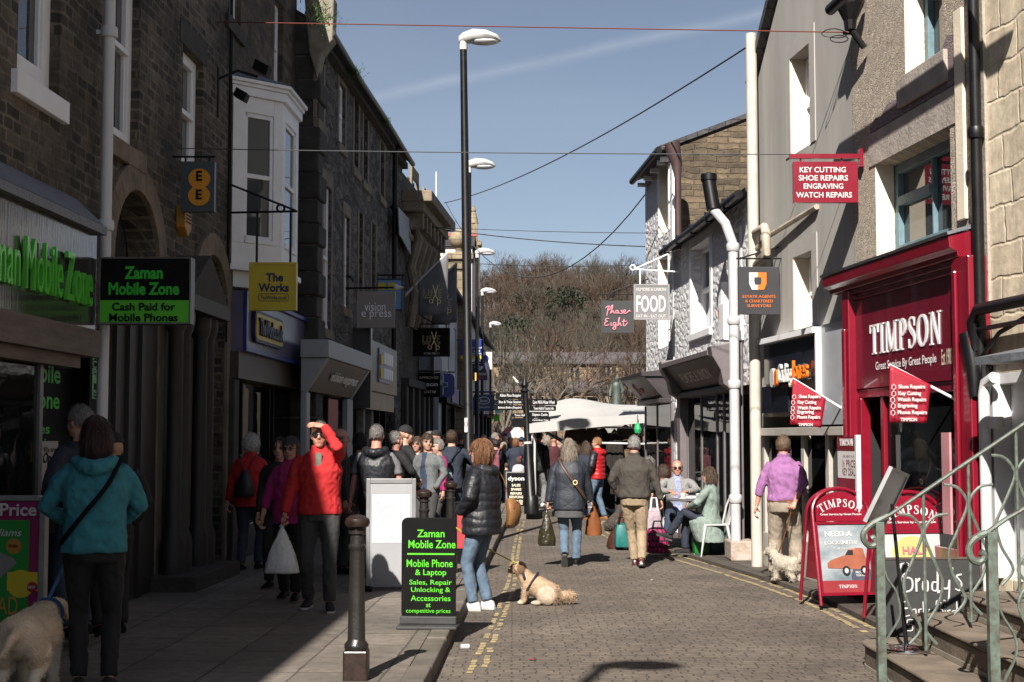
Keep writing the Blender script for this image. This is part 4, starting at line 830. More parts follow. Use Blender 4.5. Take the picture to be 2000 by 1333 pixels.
# soil pipes on the grey wall
pc=FR.x(1472,400,-.15); PT=FR.z(1465,70,-.15)
M_cpipe=pm('cream_pipe_paint',(.45,.42,.37),.5,.12,4)
tag(pipe(None,[FR.w(pc,-.16,.05),FR.w(pc,-.16,PT)],.075,M_cpipe),'tall cream soil pipe rising above the roof at the grey wall corner','pipe')
bpx=[FR.p(1476,455,-.16),FR.p(1496,440,-.2),FR.p(1498,470,-.2)]
q=MB(); q.tube([FR.w(bpx[0][0],-.16,bpx[0][1]),FR.w(bpx[1][0]-.06,-.2,bpx[1][1]-.02),FR.w(bpx[1][0],-.2,bpx[1][1]-.1),FR.w(bpx[2][0]-.02,-.2,bpx[2][1]-.15),FR.w(bpx[0][0]+.02,-.16,bpx[2][1]-.25)],.06,10)
a=FR.p(1478,487,-.16); b=FR.p(1500,462,-.1); c=FR.p(1592,404,-.05)
q.tube([FR.w(a[0],-.16,a[1]),FR.w(b[0],-.1,b[1]),FR.w(c[0],-.03,c[1])],.035,8)
tag(q.build('branch_pipe',pm('dirty_cream_pipe',(.36,.31,.25),.6,.3,5,.2,30),smooth=True),'branching waste pipe running up the grey wall under the key cutting sign','pipe')
# ================= right: white painted rubble building with the cafe
M_wrub=rubble('white_painted_rubble',(.74,.74,.75),(.6,.6,.62),(.6,.6,.62),3.8,7.5,.017,.5,fine=9)
R3=facthing('white_rubble_building','low white painted rubble stone building above the cafe shopfront','building',FW)
f0=FW.x(1316,700); f1=FW.x(1481,700); ge=FW.z(1465,362,-.18)
w1=wpx(FW,(1388,640),(1350,488)); w2=wpx(FW,(1447,640),(1427,455))
sz=FW.z(1335,772)
m=MB(); wall_panel(m,f0,f1,0,ge,[w1+(.28,),w2+(.28,),(f0+.2,f1-.35,.05,sz,1.2)],.28); shell(m,f0,f1,0,ge,6); m.build('wall',M_wrub,R3)
q=MB(); q.prism([(-.14,ge-.02),(2.6,ge+.75),(6,ge-.02),(6,ge+.1),(2.6,ge+.83),(-.16,ge+.04)],f0,f1,ax='x'); q.build('roof',M_slate,R3)
q=MB(); q.tube([(f0-.05,-.2,ge-.02),(f1-.2,-.2,ge-.02)],.065,10); 
for k in range(5): q.box(f0+.4+k*1.25,f0+.43+k*1.25,-.26,-.14,ge-.1,ge+.06)
q.build('gutter',M_iron,R3,smooth=True)
window(R3,*w1,rec=.22,fw=.07,sill=(.05,.12),sillm=M_white,jamb=.16,lm=M_white,lintel=.16); window(R3,*w2,rec=.22,fw=.07,jamb=.12,lm=M_white)
al=FW.p(1408,592,-.1); q=MB(); q.prism([(al[0]-.12,al[1]-.1),(al[0]+.1,al[1]-.1),(al[0]+.13,al[1]+.3),(al[0]-.1,al[1]+.3)],-.12,-.002,0); q.prism([(al[0]-.12,al[1]-.25),(al[0]+.06,al[1]-.25),(al[0]+.1,al[1]-.103),(al[0]-.12,al[1]-.103)],-.12,-.002,1); q.build('alarm_box',[M_white,pm('orange_red_plastic',(.5,.06,.01),.4,.1,4)],R3,bevel=.01)
M_taupe=pm('taupe_shop_paint',(.12,.105,.11),.5,.12,4,.1,30); M_dk=pm('dark_purple_fascia',(.03,.024,.028),.45,.2,4); M_frm=pm('grey_window_frame',(.15,.14,.14),.5,.1,4)
CF=facthing('cafe_shopfront','taupe cafe shopfront with leaning dark nameboard and tall grey framed windows','shopfront',FW)
def canted_board(root,F,x0,x1,zb,zt,yb,yt,mat,trim,name='fascia'):
    q=MB(); q.prism([(yt,zt),(yb,zb),(-.01,zb),(-.01,zt)],x0,x1,ax='x'); o=q.build(name,mat,root)
    q=MB(); q.prism([(yt-.06,zt+.003),(yt-.06,zt+.08),(-.01,zt+.14),(-.01,zt+.003)],x0-.05,x1+.05,ax='x'); q.box(x0-.02,x1+.02,yb-.08,-.01,zb-.09,zb-.003); q.build('fascia_moulding',trim,root,bevel=.006)
    return o
cb0,cb1=FW.x(1333,768,-.12),FW.x(1428,748,-.12); czb=FW.z(1335,768,-.12); czt=FW.z(1316,716,-.4)
bd=canted_board(CF,FW,cb0,cb1,czb,czt,-.12,-.42,M_dk,M_taupe)
ln=math.hypot(.3,czt-czb)
canted_text(bd,FW,[('FILMORE & UNION',(cb0+cb1)/2,ln*.5,(cb1-cb0)*.6,ln*.36,.015)],pm('pale_grey_letter',(.75,.72,.72),.5,.05,4),-.125,czb,-.425,czt,.004,'lettering')
for xx,dz in ((cb0-.2,0),(cb1+.18,0)):
    q=MB(); q.prism([(-.02,.05),(-.16,.05),(-.16,czb-.1),(-.3,czb+.0),(-.34,czb+.2),(-.46,czb+.4),(-.48,czt+.12),(-.02,czt+.2)][::-1],xx-.15,xx+.15,ax='x'); q.build('console_pilaster',M_taupe,CF,bevel=.012)
q=MB(); q.box(cb1+.03,cb1+.36,-.3,-.004,czt+.2,czt+.75); q.build('pilaster_cap',M_white,CF,bevel=.02)
q=MB(); q.box(f0+.2,f1-.35,1.0,1.05,.05,sz); q.build('shop_interior',M_int,CF)
gw=[cb0-.02,cb0+1.2,(cb0+cb1)/2+.5,cb1-.9,cb1]
q=MB(); q.box(cb0-.05,cb1+.03,-.03,-.015,.35,czb-.1); q.build('shop_window',M_gl,CF)
q=MB()
for xx in gw: q.box(xx-.05,xx+.05,-.045,.0,.05,czb-.095)
q.box(cb0,cb1,-.07,-.001,.05,.35); q.build('shopfront_frame',M_frm,CF,bevel=.006)
# the second flue and white downpipe
fx=FW.x(1433,640,-.2)
z_=FW.z(1436,392,-.25)
q=MB(); q.tube([FW.w(fx,-.2,.28),FW.w(fx,-.2,2.7),FW.w(fx,-.2,z_-.55),FW.w(fx-.03,-.3,z_-.25),FW.w(fx-.1,-.45,z_-.05)],.07,12)
for zz in (.9,2.5,3.4,z_-.6): q.lathe([(.08,zz-.06),(.093,zz-.04),(.093,zz+.04),(.08,zz+.06)],12,FW.w(fx,-.2,0))
M_wpipe=pm('white_pipe_paint',(.42,.42,.43),.5,.1,5)
wp=q.build('white_downpipe',M_wpipe,smooth=True); tag(wp,'white soil pipe with a black flue on top on the white rubble wall','pipe')
q=MB(); ft=FW.z(1424,312,-.45); q.tube([FW.w(fx-.1,-.45,z_-.05),FW.w(fx-.16,-.5,ft-.1),FW.w(fx-.16,-.5,ft-.09),FW.w(fx-.165,-.5,ft)],[.1,.1,.115,.115],14); q.build('flue',M_iron,wp,smooth=True)
q=MB(); bb=FW.w(fx,-.2,0); q.box(bb.x-.1,bb.x+.26,bb.y-.18,bb.y+.4,.05,.32); tag(q.build('plinth_block',pm('flaking_white_plinth',(.33,.3,.27),.8,.25,5,.5,20,dark=(.25,.17,.12)),bevel=.02),'flaking white stone block at the foot of the soil pipes','plinth')
# ================= right: taller white end building with rubble gable
R4=facthing('white_end_building','taller white rubble building with brown downpipe and bare stone gable','building',FW)
g1=f0-.004; e4=FW.z(1330,243,-.2)
w3=wpx(FW,(1306,450),(1287,315)); w4=wpx(FW,(1306,675),(1287,508))
m=MB(); wall_panel(m,0,g1,0,e4,[w3+(.25,),w4+(.25,),(.15,g1-.2,.05,FW.z(1270,790),1.0)],.25)
m.add([(0,0,0),(0,6,0),(0,6,e4),(0,0,e4)],[(0,1,2,3)]); m.add([(0,6,0),(g1,6,0),(g1,6,e4),(0,6,e4)],[(0,1,2,3)]); m.build('wall',M_wrub,R4)
M_rub4=stone('brown_rubble_gable',(.2,.152,.098),(.075,.06,.044),(.13,.1,.068),.42,.11,ms=.016,distort=.07,soot=(.05,.04,.03),sootamt=.7,bumpd=.04,smooth=.5)
m=MB(); m.prism([(.08,3),(.08,e4+.02),(5.5,e4+2.1),(10,e4+.1),(10,3)],g1-.12,g1,ax='x'); m.build('gable',M_rub4,R4)
m=MB(); m.box(g1-.12,g1+.05,-.01,.12,3,e4); m.build('corner_render',M_white,R4)
q=MB(); q.prism([(-.2,e4-.05),(5.5,e4+2.16),(5.5,e4+2.24),(-.24,e4+.03)],-.03,g1+.06,ax='x'); q.build('roof',M_slate,R4)
q=MB(); q.tube([(-.06,-.26,e4-.05),(g1+.06,-.26,e4-.05)],.065,10); q.build('gutter',M_iron,R4,smooth=True)
for k in (.15,.9,1.7,2.5,g1-.3): q=MB(); q.box(k,k+.07,-.18,-.003,e4-.2,e4-.12); q.build('eaves_bracket',M_white,R4)
M_brp=pm('brown_pipe_paint',(.06,.035,.035),.5,.2,4); xq=FW.x(1325,500,-.1)
q=MB(); q.tube([(xq,-.1,ge-.1),(xq,-.1,e4-.75),(xq,-.12,e4-.5),(xq-.02,-.2,e4-.15)],[.06,.06,.1,.15],10); q.build('downpipe',M_brp,R4,smooth=True)
for w in (w3,w4): window(R4,*w,rec=.2,fw=.06,jamb=.12,lm=M_white); 
for w in (w3,w4):
    q=MB(); q.box(w[0],w[0]+.012,.0,.15,w[2],w[3]); q.build('reveal',M_creamp,R4)
PS=facthing('corner_shopfront','black corner clothes shopfront with leaning fascia and pink handwriting','shopfront',FW)
zb_=FW.z(1330,776,-.1); pzt=FW.z(1312,724,-.4)
p0,p1=FW.x(1258,790,-.1),g1-.28
bd=canted_board(PS,FW,p0-.1,p1,zb_+.03,pzt,-.15,-.5,M_dk,M_dk)
M_pink=pm('pink_neon_letter',(.5,.2,.25),.4,.05,4)
def cursive(word_paths,cx,cz,w,h):
    xs=[p[0] for a in word_paths for p in a]; zs=[p[1] for a in word_paths for p in a]
    kx=w/(max(xs)-min(xs)); kz=h/(max(zs)-min(zs)); mx=(max(xs)+min(xs))/2; mz=(max(zs)+min(zs))/2
    return [[(cx+(a-mx)*kx,cz+(b-mz)*kz) for a,b in p] for p in word_paths]
PHASE=[[(.1,.0),(.25,1.0),(.3,1.35)],[(-.05,1.05),(.2,1.35),(.5,1.3),(.5,.95),(.25,.75)],[(.55,.3),(.85,1.4),(.72,1.35),(.68,.4),(.85,.75),(1.0,.4),(1.1,.35)],[(1.5,.75),(1.25,.7),(1.2,.4),(1.45,.4),(1.5,.75),(1.55,.35),(1.7,.4)],[(2.05,.78),(1.85,.7),(2.05,.5),(1.95,.3),(1.75,.35)],[(2.15,.5),(2.4,.6),(2.4,.8),(2.2,.75),(2.2,.4),(2.5,.35),(2.9,.75),(3.0,.55)]]
EIGHT=[[(.6,1.3),(.3,1.35),(.15,1.1),(.4,.95),(.1,.75),(.15,.4),(.6,.5)],[(.85,.85),(.85,.4),(1.0,.45)],[(1.4,.8),(1.15,.75),(1.15,.45),(1.4,.5),(1.42,.85),(1.4,.0),(1.15,-.1),(1.1,.1),(1.6,.45)],[(1.65,.35),(1.9,1.4),(1.8,1.3),(1.72,.4),(1.95,.75),(2.05,.4),(2.15,.4)],[(2.45,1.3),(2.35,.5),(2.5,.35),(2.9,.8)],[(2.15,.9),(2.75,.98)]]
ln=math.hypot(.35,pzt-zb_); pc=cursive(PHASE,p0+.9,ln*.5,.8,.3)
o=strokes(bd,pc,.014,M_pink)
for v in o.data.vertices:
    t=v.co.z/ln; v.co=Vector((v.co.x,-.16-.35*t+v.co.y,zb_+.03+(pzt-zb_-.03)*t))
q=MB(); q.box(.15,g1-.2,.8,.86,.05,zb_); q.build('shop_interior',M_int,PS)
q=MB(); q.box(.12,g1-.15,-.03,-.015,.35,zb_-.06); q.build('shop_window',M_gl,PS)
q=MB()
for xx in (.06,1.5,g1-.1): q.box(xx-.05,xx+.05,-.045,.0,.05,zb_-.065)
q.box(.1,g1-.1,-.06,-.002,.05,.35); q.build('shopfront_frame',M_taupe,PS,bevel=.006)
# ------------------------------------------------------------------ beyond the street: hill, wood, church, statue
M_hill=pm('leaf_litter_slope',(.055,.042,.026),.95,.35,.25,.8,3)
def hz(x,y):
    t=min(1,max(0,(y-132)/80)); return 16.5*t*t*(3-2*t)*(1+.12*math.sin(x*.07+1))+noise.noise(Vector((x*.05,y*.05,0)))*1.2*t
g=MB(); nx,ny=40,16; vs=[]; 
for j in range(ny+1):
    for i in range(nx+1):
        x=-110+220*i/nx; y=128+130*j/ny; vs.append((x,y,hz(x,y)-.02))
g.add(vs,[(j*(nx+1)+i,j*(nx+1)+i+1,(j+1)*(nx+1)+i+1,(j+1)*(nx+1)+i) for j in range(ny) for i in range(nx)]); tag(g.build('hill',M_hill,smooth=True),kind='structure')
M_barks=[pm('bark_grey_brown',(.075,.06,.046),.95,.25,2),pm('bark_red_brown',(.085,.06,.044),.95,.25,2),pm('bark_pale',(.13,.11,.085),.95,.2,2)]
M_twigs=[pm('twig_brown',(.06,.048,.037),.95,.25,1),pm('twig_russet',(.066,.043,.03),.95,.25,1),pm('twig_olive',(.048,.044,.032),.95,.25,1)]
M_ever=pm('evergreen_leaf',(.02,.024,.012),.8,.35,.6)
def tree_mesh(h,seed,kind=0,spread=.5,lv=5,trunk=.28):
    """bare tree: tapered trunk and limbs in one mesh, twig spray in another"""
    r=random.Random(seed); T=MB(); K=MB()
    def grow(p,d,L,rad,l):
        q=p+d*L; mid=p+d*L*.5+Vector((r.uniform(-1,1),r.uniform(-1,1),r.uniform(-.3,.3)))*L*.06
        if l>=2: T.tube([p,mid,q],[rad,rad*.85,rad*.7],6 if l>3 else 4,caps=False)
        else:
            a=Vector((r.uniform(-1,1),r.uniform(-1,1),r.uniform(-1,1))).cross(d).normalized()*max(rad,.014)
            K.add([p-a,p+a,q+a*.35,q-a*.35],[(0,1,2,3)])
        if l==0: return
        n=3 if l>2 else (4 if l==2 else 4)
        for i in range(n):
            ax=Vector((r.gauss(0,1),r.gauss(0,1),r.gauss(0,.5))); ax=(ax-d*ax.dot(d)).normalized()
            nd=(d*(1-.15*l/lv)+ax*spread*r.uniform(.6,1.35)+Vector((0,0,.16))).normalized()
            grow(q if i<2 else p.lerp(q,r.uniform(.45,.95)),nd,L*r.uniform(.6,.85),rad*.62,l-1)
    grow(Vector((0,0,-.4)),Vector((r.uniform(-.06,.06),r.uniform(-.06,.06),1)).normalized(),h*.29,trunk,lv)
    zmax=max(v[2] for v in K.v); k=h/zmax
    for mb in (T,K): mb.v=[(x*k,y*k,z*k) for x,y,z in mb.v]
    return T,K
def plant_tree(T,K,label,x,y,z,kind,group,s=1.0,rz=0.0):
    t=thing('bare_tree',label,'tree',(x,y,z),rz,group); t.scale=(s,s,s)
    a=link('trunk',T[kind],t); b=link('crown',K[kind],t); return t
TM=[]
for sd,(h,sp,lv) in enumerate(((11,.5,6),(12,.42,6),(9.5,.6,6),(10.5,.5,6),(8.5,.62,6))):
    T,K=tree_mesh(h,40+sd,0,sp,lv,.2)
    TM.append(([T.mesh('trunk',M_barks[k]) for k in range(3)],[K.mesh('crown',M_twigs[k]) for k in range(3)]))
r=random.Random(21)
rows=[(135,9,'p'),(141,9,'p'),(146,16,''),(157,20,''),(168,22,''),(180,24,''),(192,24,''),(204,24,''),(216,22,'')]
for Y,n,_ in rows:
    for i in range(n):
        px=935+345*(i+r.uniform(.1,.9))/n; yy=Y+r.uniform(-5,5); x=(px-1000)/FPX*yy; kd=2 if _=='p' else r.choice((0,0,1,1,2)); k=r.randrange(5)
        plant_tree(TM[k][0],TM[k][1],'bare brown tree in the dense wood on the hillside beyond the church','x' and x,yy,hz(x,yy)-.3,kd,'bare trees on the wooded hillside',r.uniform(.75,1.02),r.uniform(0,6.28))
# undergrowth and evergreen patches of the wood (too many to count)
U=MB()
for i in range(15000):
    Y=r.uniform(136,225); px=r.uniform(925,1290); x=(px-1000)/FPX*Y; z=hz(x,Y)+r.random()**1.6*3.6-.2
    s=r.uniform(.12,.4); a=Vector((r.uniform(-1,1),r.uniform(-1,1),r.uniform(-.3,1))).normalized()*s*1.6; b=Vector((r.uniform(-1,1),r.uniform(-1,1),r.uniform(-1,1))).normalized()*s*.4; p=Vector((x,Y,z))
    U.add([p,p+a*.5+b,p+a,p+a*.5-b],[(0,1,2,3)],r.choice((0,0,1,1,2)))
tag(U.build('undergrowth',M_twigs,fix=False),kind='stuff')
for i,(px,py,Y,w_,h_,lb) in enumerate(((1090,610,176,4.0,6.5,'dark green ivy clad tree just below the tallest crown'),(1030,600,186,3.0,5.0,'small dark evergreen tree towards the left of the wood'),(1150,640,175,3.6,5,'low dark green holly in the middle of the wood'),(1205,620,180,3.4,5.0,'dark green tree behind the hanging square signs'),(1005,660,160,2.6,4.5,'dark green holly beside the far lamp head'))):
    p=AY(px,py,Y); t=thing('evergreen_tree',lb+' on the hillside','tree',(p.x,Y,p.z-h_*.6),0,'evergreen trees on the wooded hillside')
    q=MB(); q.tube([(0,0,-3),(0,0,h_*.4),(.1,0,h_*.95)],[.22,.15,.03],6); q.build('trunk',M_barks[0],t)
    q=MB(); rr=random.Random(90+i); cl=[(Vector((rr.gauss(0,.45)*w_*.6,rr.gauss(0,.45)*w_*.6,h_*rr.uniform(.15,1.0))),rr.uniform(.5,1.0)) for _ in range(26)]
    for _ in range(2600):
        c,s=rr.choice(cl); v=Vector((rr.gauss(0,1),rr.gauss(0,1),rr.gauss(0,.8)))*s*.55; p=c+v; a=Vector((rr.uniform(-1,1),rr.uniform(-1,1),rr.uniform(-1,1)))*.2; b=Vector((rr.uniform(-1,1),rr.uniform(-1,1),rr.uniform(-1,1)))*.16
        q.add([p-a,p+b,p+a,p-b],[(0,1,2,3)])
    q.build('crown',M_ever,t,fix=False)
# nearer churchyard trees with their own trunks
NT=[(1112,690,88,9.2,2,1,'slender bare tree with a pale leaning trunk before the church windows'),(985,700,92,9.5,1,2,'bare tree with pale upright branches beside the far lamp columns'),(1030,720,84,7.6,3,2,'bushy bare tree right behind the black finger post'),(1085,690,96,7.5,4,0,'dark bare tree in front of the church clerestory'),(1245,700,90,8.2,0,1,'russet bare tree at the white building corner'),(1165,660,118,12,1,2,'pale barked tree standing above the church roof'),(1050,640,120,12.5,0,2,'tall pale tree with forked trunk above the left church roof'),(960,700,97,9.4,4,1,'bare tree behind the farthest hanging signs'),(1215,690,101,8.0,2,0,'bare tree just left of the bronze statue')]
for px,py,Y,h,k,kd,lb in NT:
    x=(px-1000)/FPX*Y; plant_tree(TM[k][0],TM[k][1],lb,x,Y,-.1,kd,'churchyard trees',h/(11,12,9.5,10.5,8.5)[k],k*1.3+px)
# church
CHY=104.; FCH=Fac(AY(930,800,CHY).x,CHY,1,0)
CHU=facthing('stone_church','long brown stone church with lead roof and mullioned windows below the wood','church',FCH)
M_ch=stone('church_stone',(.34,.225,.14),(.155,.105,.075),(.2,.145,.1),.62,.3,ms=.015,distort=.05,soot=(.06,.045,.035),sootamt=.75,bumpd=.04); M_lead2=pm('lead_roof_grey',(.1,.09,.092),.6,.35,1.2,.2,12,stretch=(1,1,1)); M_lat=pm('leaded_glass',(.015,.016,.018),.2,.3,4)
fx=lambda px:FCH.x(px); za=FCH.z(1100,768)
aw=[(fx(a),fx(b),FCH.z(1100,852),FCH.z(1100,776)) for a,b in ((968,1000),(1046,1082),(1122,1168),(1192,1232),(1246,1284))]
m=MB(); wall_panel(m,fx(905),fx(1400),0,za,[w+(.3,) for w in aw],.3); m.build('wall',M_ch,CHU)
zc0=FCH.z(1100,746)*1.0; zc1=1.75+(855-711)/FPX*(CHY+4); zr=1.75+(855-688)/FPX*(CHY+7)
cw=[(fx(a)*1.02,fx(b)*1.02,zc0+.35,zc1-.25) for a,b in ((975,1005),(1032,1060),(1105,1132),(1177,1206),(1240,1268))]
m=MB(); wall_panel(m,fx(895),fx(1400),za-.5,zc1,[w+(.25,) for w in cw],.25,y=4.0); m.build('clerestory',M_ch,CHU)
q=MB(); q.prism([(-.3,za-.02),(3.99,zc0+.1),(3.99,zc0+.2),(-.35,za+.1)],fx(905),fx(1400),ax='x'); q.prism([(3.7,zc1-.02),(9,zr),(14,zr-.2),(14,zr-.1),(9,zr+.12),(3.65,zc1+.1)],fx(895),fx(1400),ax='x')
k=fx(905)
while k<fx(1400): q.prism([(-.34,za+.1),(3.9,zc0+.2),(3.9,zc0+.25),(-.34,za+.15)],k,k+.05,ax='x'); q.prism([(3.66,zc1+.1),(9,zr+.12),(9,zr+.17),(3.66,zc1+.15)],k,k+.05,ax='x'); k+=.75
q.build('roof',M_lead2,CHU)
for w in aw:
    q=MB(); a,b,c,d=w
    q.box(a-.35,a-.002,-.05,.1,c-.3,d+.35); q.box(b+.002,b+.35,-.05,.1,c-.3,d+.35); q.box(a,b,-.05,.1,d+.002,d+.35); q.box((a+b)/2-.08,(a+b)/2+.08,-.0,.2,c,d)
    f=q.build('window',M_sand,CHU,bevel=.02); q=MB(); q.box(a,b,.2,.22,c,d); q.build('pane',M_lat,f)
    q=MB(); s=.32; n=int((b-a)/s)+4
    for i in range(-8,n+8):
        for sg in (1,-1):
            xa=a+i*s; pts=[(xa+sg*t*s*.5,c+t*s) for t in range(0,int((d-c)/s)+1)]
            pts=[p for p in pts if a<=p[0]<=b]
            if len(pts)>1: q.tube([(p[0],.18,p[1]) for p in pts],.018,4)
    q.build('lattice',M_sand,f)
for w in cw:
    q=MB(); a,b,c,d=w; q.box(a-.2,a-.002,3.95,4.1,c,d+.2); q.box(b+.002,b+.2,3.95,4.1,c,d+.2); 
    for i in (1,2): q.box(a+(b-a)*i/3-.07,a+(b-a)*i/3+.07,4.02,4.2,c,d)
    f=q.build('window',M_sand,CHU); q=MB(); q.box(a,b,4.2,4.22,c,d); q.build('pane',M_lat,f)
for px in (1020,1100,1180,1236):
    q=MB(); q.tube([(fx(px),3.85,zc0),(fx(px),3.85,zc1+.1)],.09,6); q.box(fx(px)-.2,fx(px)+.2,3.7,3.95,zc1-.4,zc1); q.build('downpipe',M_iron,CHU); q=MB(); q.tube([(fx(px)+.6,-.15,0),(fx(px)+.6,-.15,za)],.09,6); q.build('downpipe',M_iron,CHU)
tag(strip([(-22,60),(30,60),(40,100),(-30,100)],-.02,.02,pm('trodden_yard',(.12,.1,.085),.9,.2,1),'path'))
# statue
M_bronze=pm('green_bronze',(.07,.085,.075),.55,.35,3,.2,20,metal=.4)
p=AY(1204,800,76); ST=thing('bronze_statue','weathered green bronze statue of a robed figure on a stone pedestal','statue',(p.x,76,0))
zp=AY(1204,800,76).z-.1; ztp=AY(1204,735,76).z
q=MB(); q.box(-1.1,1.1,-1.1,1.1,0,.4); q.box(-.65,.65,-.65,.65,.403,zp-.3); q.box(-.8,.8,-.8,.8,zp-.297,zp); q.build('pedestal',pm('grey_granite',(.2,.19,.18),.7,.2,20),ST,bevel=.04)
H=ztp-zp; q=MB(); q.loft([[(a*H*rx*math.cos(2*PI*i/14)+ox*H,a*H*ry*math.sin(2*PI*i/14),zp+z*H) for i in range(14)] for z,rx,ry,ox,a in ((0,.17,.15,0,1),(.3,.14,.12,0,1),(.55,.125,.1,0,1),(.72,.15,.1,0,1),(.8,.13,.09,0,1),(.84,.06,.06,.01,1),(.87,.07,.08,.02,1),(.94,.085,.09,.03,1),(.99,.05,.05,.03,1))])
q.tube([(H*.12,0,zp+.76*H),(H*.18,-.05*H,zp+.58*H),(H*.12,-.15*H,zp+.5*H)],[.06*H,.05*H,.035*H],8); q.tube([(-H*.12,0,zp+.76*H),(-H*.17,.0,zp+.56*H),(-H*.18,-.1*H,zp+.42*H)],[.06*H,.05*H,.035*H],8); q.build('figure',M_bronze,ST,smooth=True)

# ------------------------------------------------------------------ street lamps
M_lamp=pm('lamp_head_white',(.45,.45,.45),.4,.06,4); M_lens=pm('lamp_glass',(.7,.7,.72),.2,.05,4)
def lamp(p0,top,hpx,Y,label,lean=0.0,r0=.075):
    b=G(p0[0],p0[1],PZ) if p0[1] else None; x=AY(hpx[0],hpx[1],Y).x if b is None else b.x
    t=thing('street_lamp',label,'street lamp',(x,Y,PZ),0,'black street lamp columns'); zt=top-PZ; lx=lean
    q=MB(); q.tube([(0,0,0),(0,0,.02),(lx*.17,0,1.4),(lx*.18,0,1.45),(lx,0,zt)],[r0*1.35,r0*1.35,r0*1.3,r0,r0*.72],14); q.build('column',M_iron,t,smooth=True)
    q=MB(); q.box(-.06,.06,-r0*1.34,-r0*1.2,.4,1.1); q.build('access_door',M_black,t)
    hx=.62; rings=[]
    for f,w,hh,dz in ((-.12,.05,.06,-.03),(-.02,.09,.09,.0),(.25,.16,.12,.03),(.6,.17,.1,.03),(.88,.12,.06,.0),(1.0,.03,.02,-.04)):
        c=Vector((lx+hx*f,0,zt+.08+dz)); rings.append([c+Vector((0,w*math.cos(2*PI*i/12),hh*math.sin(2*PI*i/12))) for i in range(12)])
    q=MB(); q.loft(rings); q.tube([(lx,0,zt-.12),(lx,0,zt+.02)],r0*.85,10); h=q.build('lamp_head',M_lamp,t,smooth=True)
    q=MB(); q.ell((lx+hx*.55,0,zt+.02),.26,.13,.06,n=12,k=6); q.build('lens',M_lens,h,smooth=True); return t
Y0=G(918,1054,PZ).y
lm_=lamp((918,1054),AY(905,84,Y0).z,(905,84),Y0,'tall black lamp column rising from the pavement in front of the left shops',AY(905,84,Y0).x-AY(918,1054,Y0).x,.078)
q=MB(); q.box(-.09,-.04,-.1,-.092,1.72,1.95); nb=q.build('lamp_notice',M_wl,lm_); q=MB(); q.tube([(-.065+.018*math.cos(a*PI/8),-.102,1.85+.04*math.sin(a*PI/8)) for a in range(17)],.004,4); q.build('ring_mark',M_red,nb)
q=MB(); q.box(.075,.098,-.04,.04,2.55,2.68); q.build('yellow_tag',pm('yellow_tag_paint',(.6,.35,.02),.5,.1,4),lm_)
for (hx,hy,lb) in ((916,322,'second black lamp column partly hidden by the tall one'),(932,494,'third black lamp column with a small white box on its shaft'),(942,570,'fourth black lamp column, its head before the bare trees'),(958,634,'farthest lamp column with the lowest white head')):
    Yk=(855-(hy+1))/FPX; Yk=(8.05-1.75)/Yk; lamp((0,0),8.05,(hx,hy),Yk,lb,0,.075)
# the column beside the photographer, out of view: the shade of its head lies on the setts
ln_=lamp((0,0),8.05,(0,0),1.36,'black lamp column beside the viewer whose head casts the near shadow'); ln_.location.x=-1.72

# ------------------------------------------------------------------ finger post
p=G(1038,1004,.12); FP_=thing('finger_post','black cast iron finger post with many white lettered direction arms','signpost',(p.x,p.y,.12)); Yf=p.y
q=MB(); zt=AY(1025,744,Yf).z-.12; lx=AY(1025,744,Yf).x-p.x; sl_=lambda z:lx*z/zt
q.tube([(0,0,0),(0,0,.35),(sl_(.4),0,.4),(sl_(1.1),0,1.1),(sl_(1.15),0,1.15),(sl_(zt-.25),0,zt-.25)],[.16,.15,.11,.11,.085,.06],14); q.lathe([(.07,-.26),(.1,-.22),(.06,-.16),(.09,-.1),(.05,-.02),(.02,.06),(.0,.1)],12,(lx,0,zt)); q.build('post',M_iron,FP_,smooth=True)
q=MB(); q.tube([(sl_(1.5),-.0,1.5),(sl_(1.55),0,1.55)],.092,12); q.build('post_band',M_lamp,FP_)
def finger(px0,px1,py0,py1,text,yaw=0,tx=None):
    a=AY(px0,(py0+py1)/2,Yf-.05); b=AY(px1,(py0+py1)/2,Yf-.05); h=(py1-py0)/FPX*Yf; z=(a.z+b.z)/2-.12
    q=MB(); x0,x1=a.x-p.x,b.x-p.x; q.prism(rrect(x0,x1,z-h/2,z+h/2,h*.2,3),-.1,-.06); f=q.build('direction_arm',M_black,FP_)
    if text: lettering(f,[(text,(x0+x1)/2+(.02 if tx is None else tx),z,(x1-x0)*.76,h*.55,.02)],M_wl,y=-.101)
finger(968,1022,767,780,'Albion Place Shopping'); finger(966,1023,781,790,'Bus & Train Station'); finger(964,1024,792,802,'Belmont Bridge (Shopping)'); finger(1000,1026,808,815,'Town Hall'); finger(1000,1026,817,835,'')
finger(1032,1088,780,792,'Corn Mill & Water Wheel'); finger(1034,1086,793,803,'Town Hall & Tourist Info'); finger(1033,1072,805,817,'Skipton Castle'); finger(1033,1074,818,825,'Canal Boat Trips')

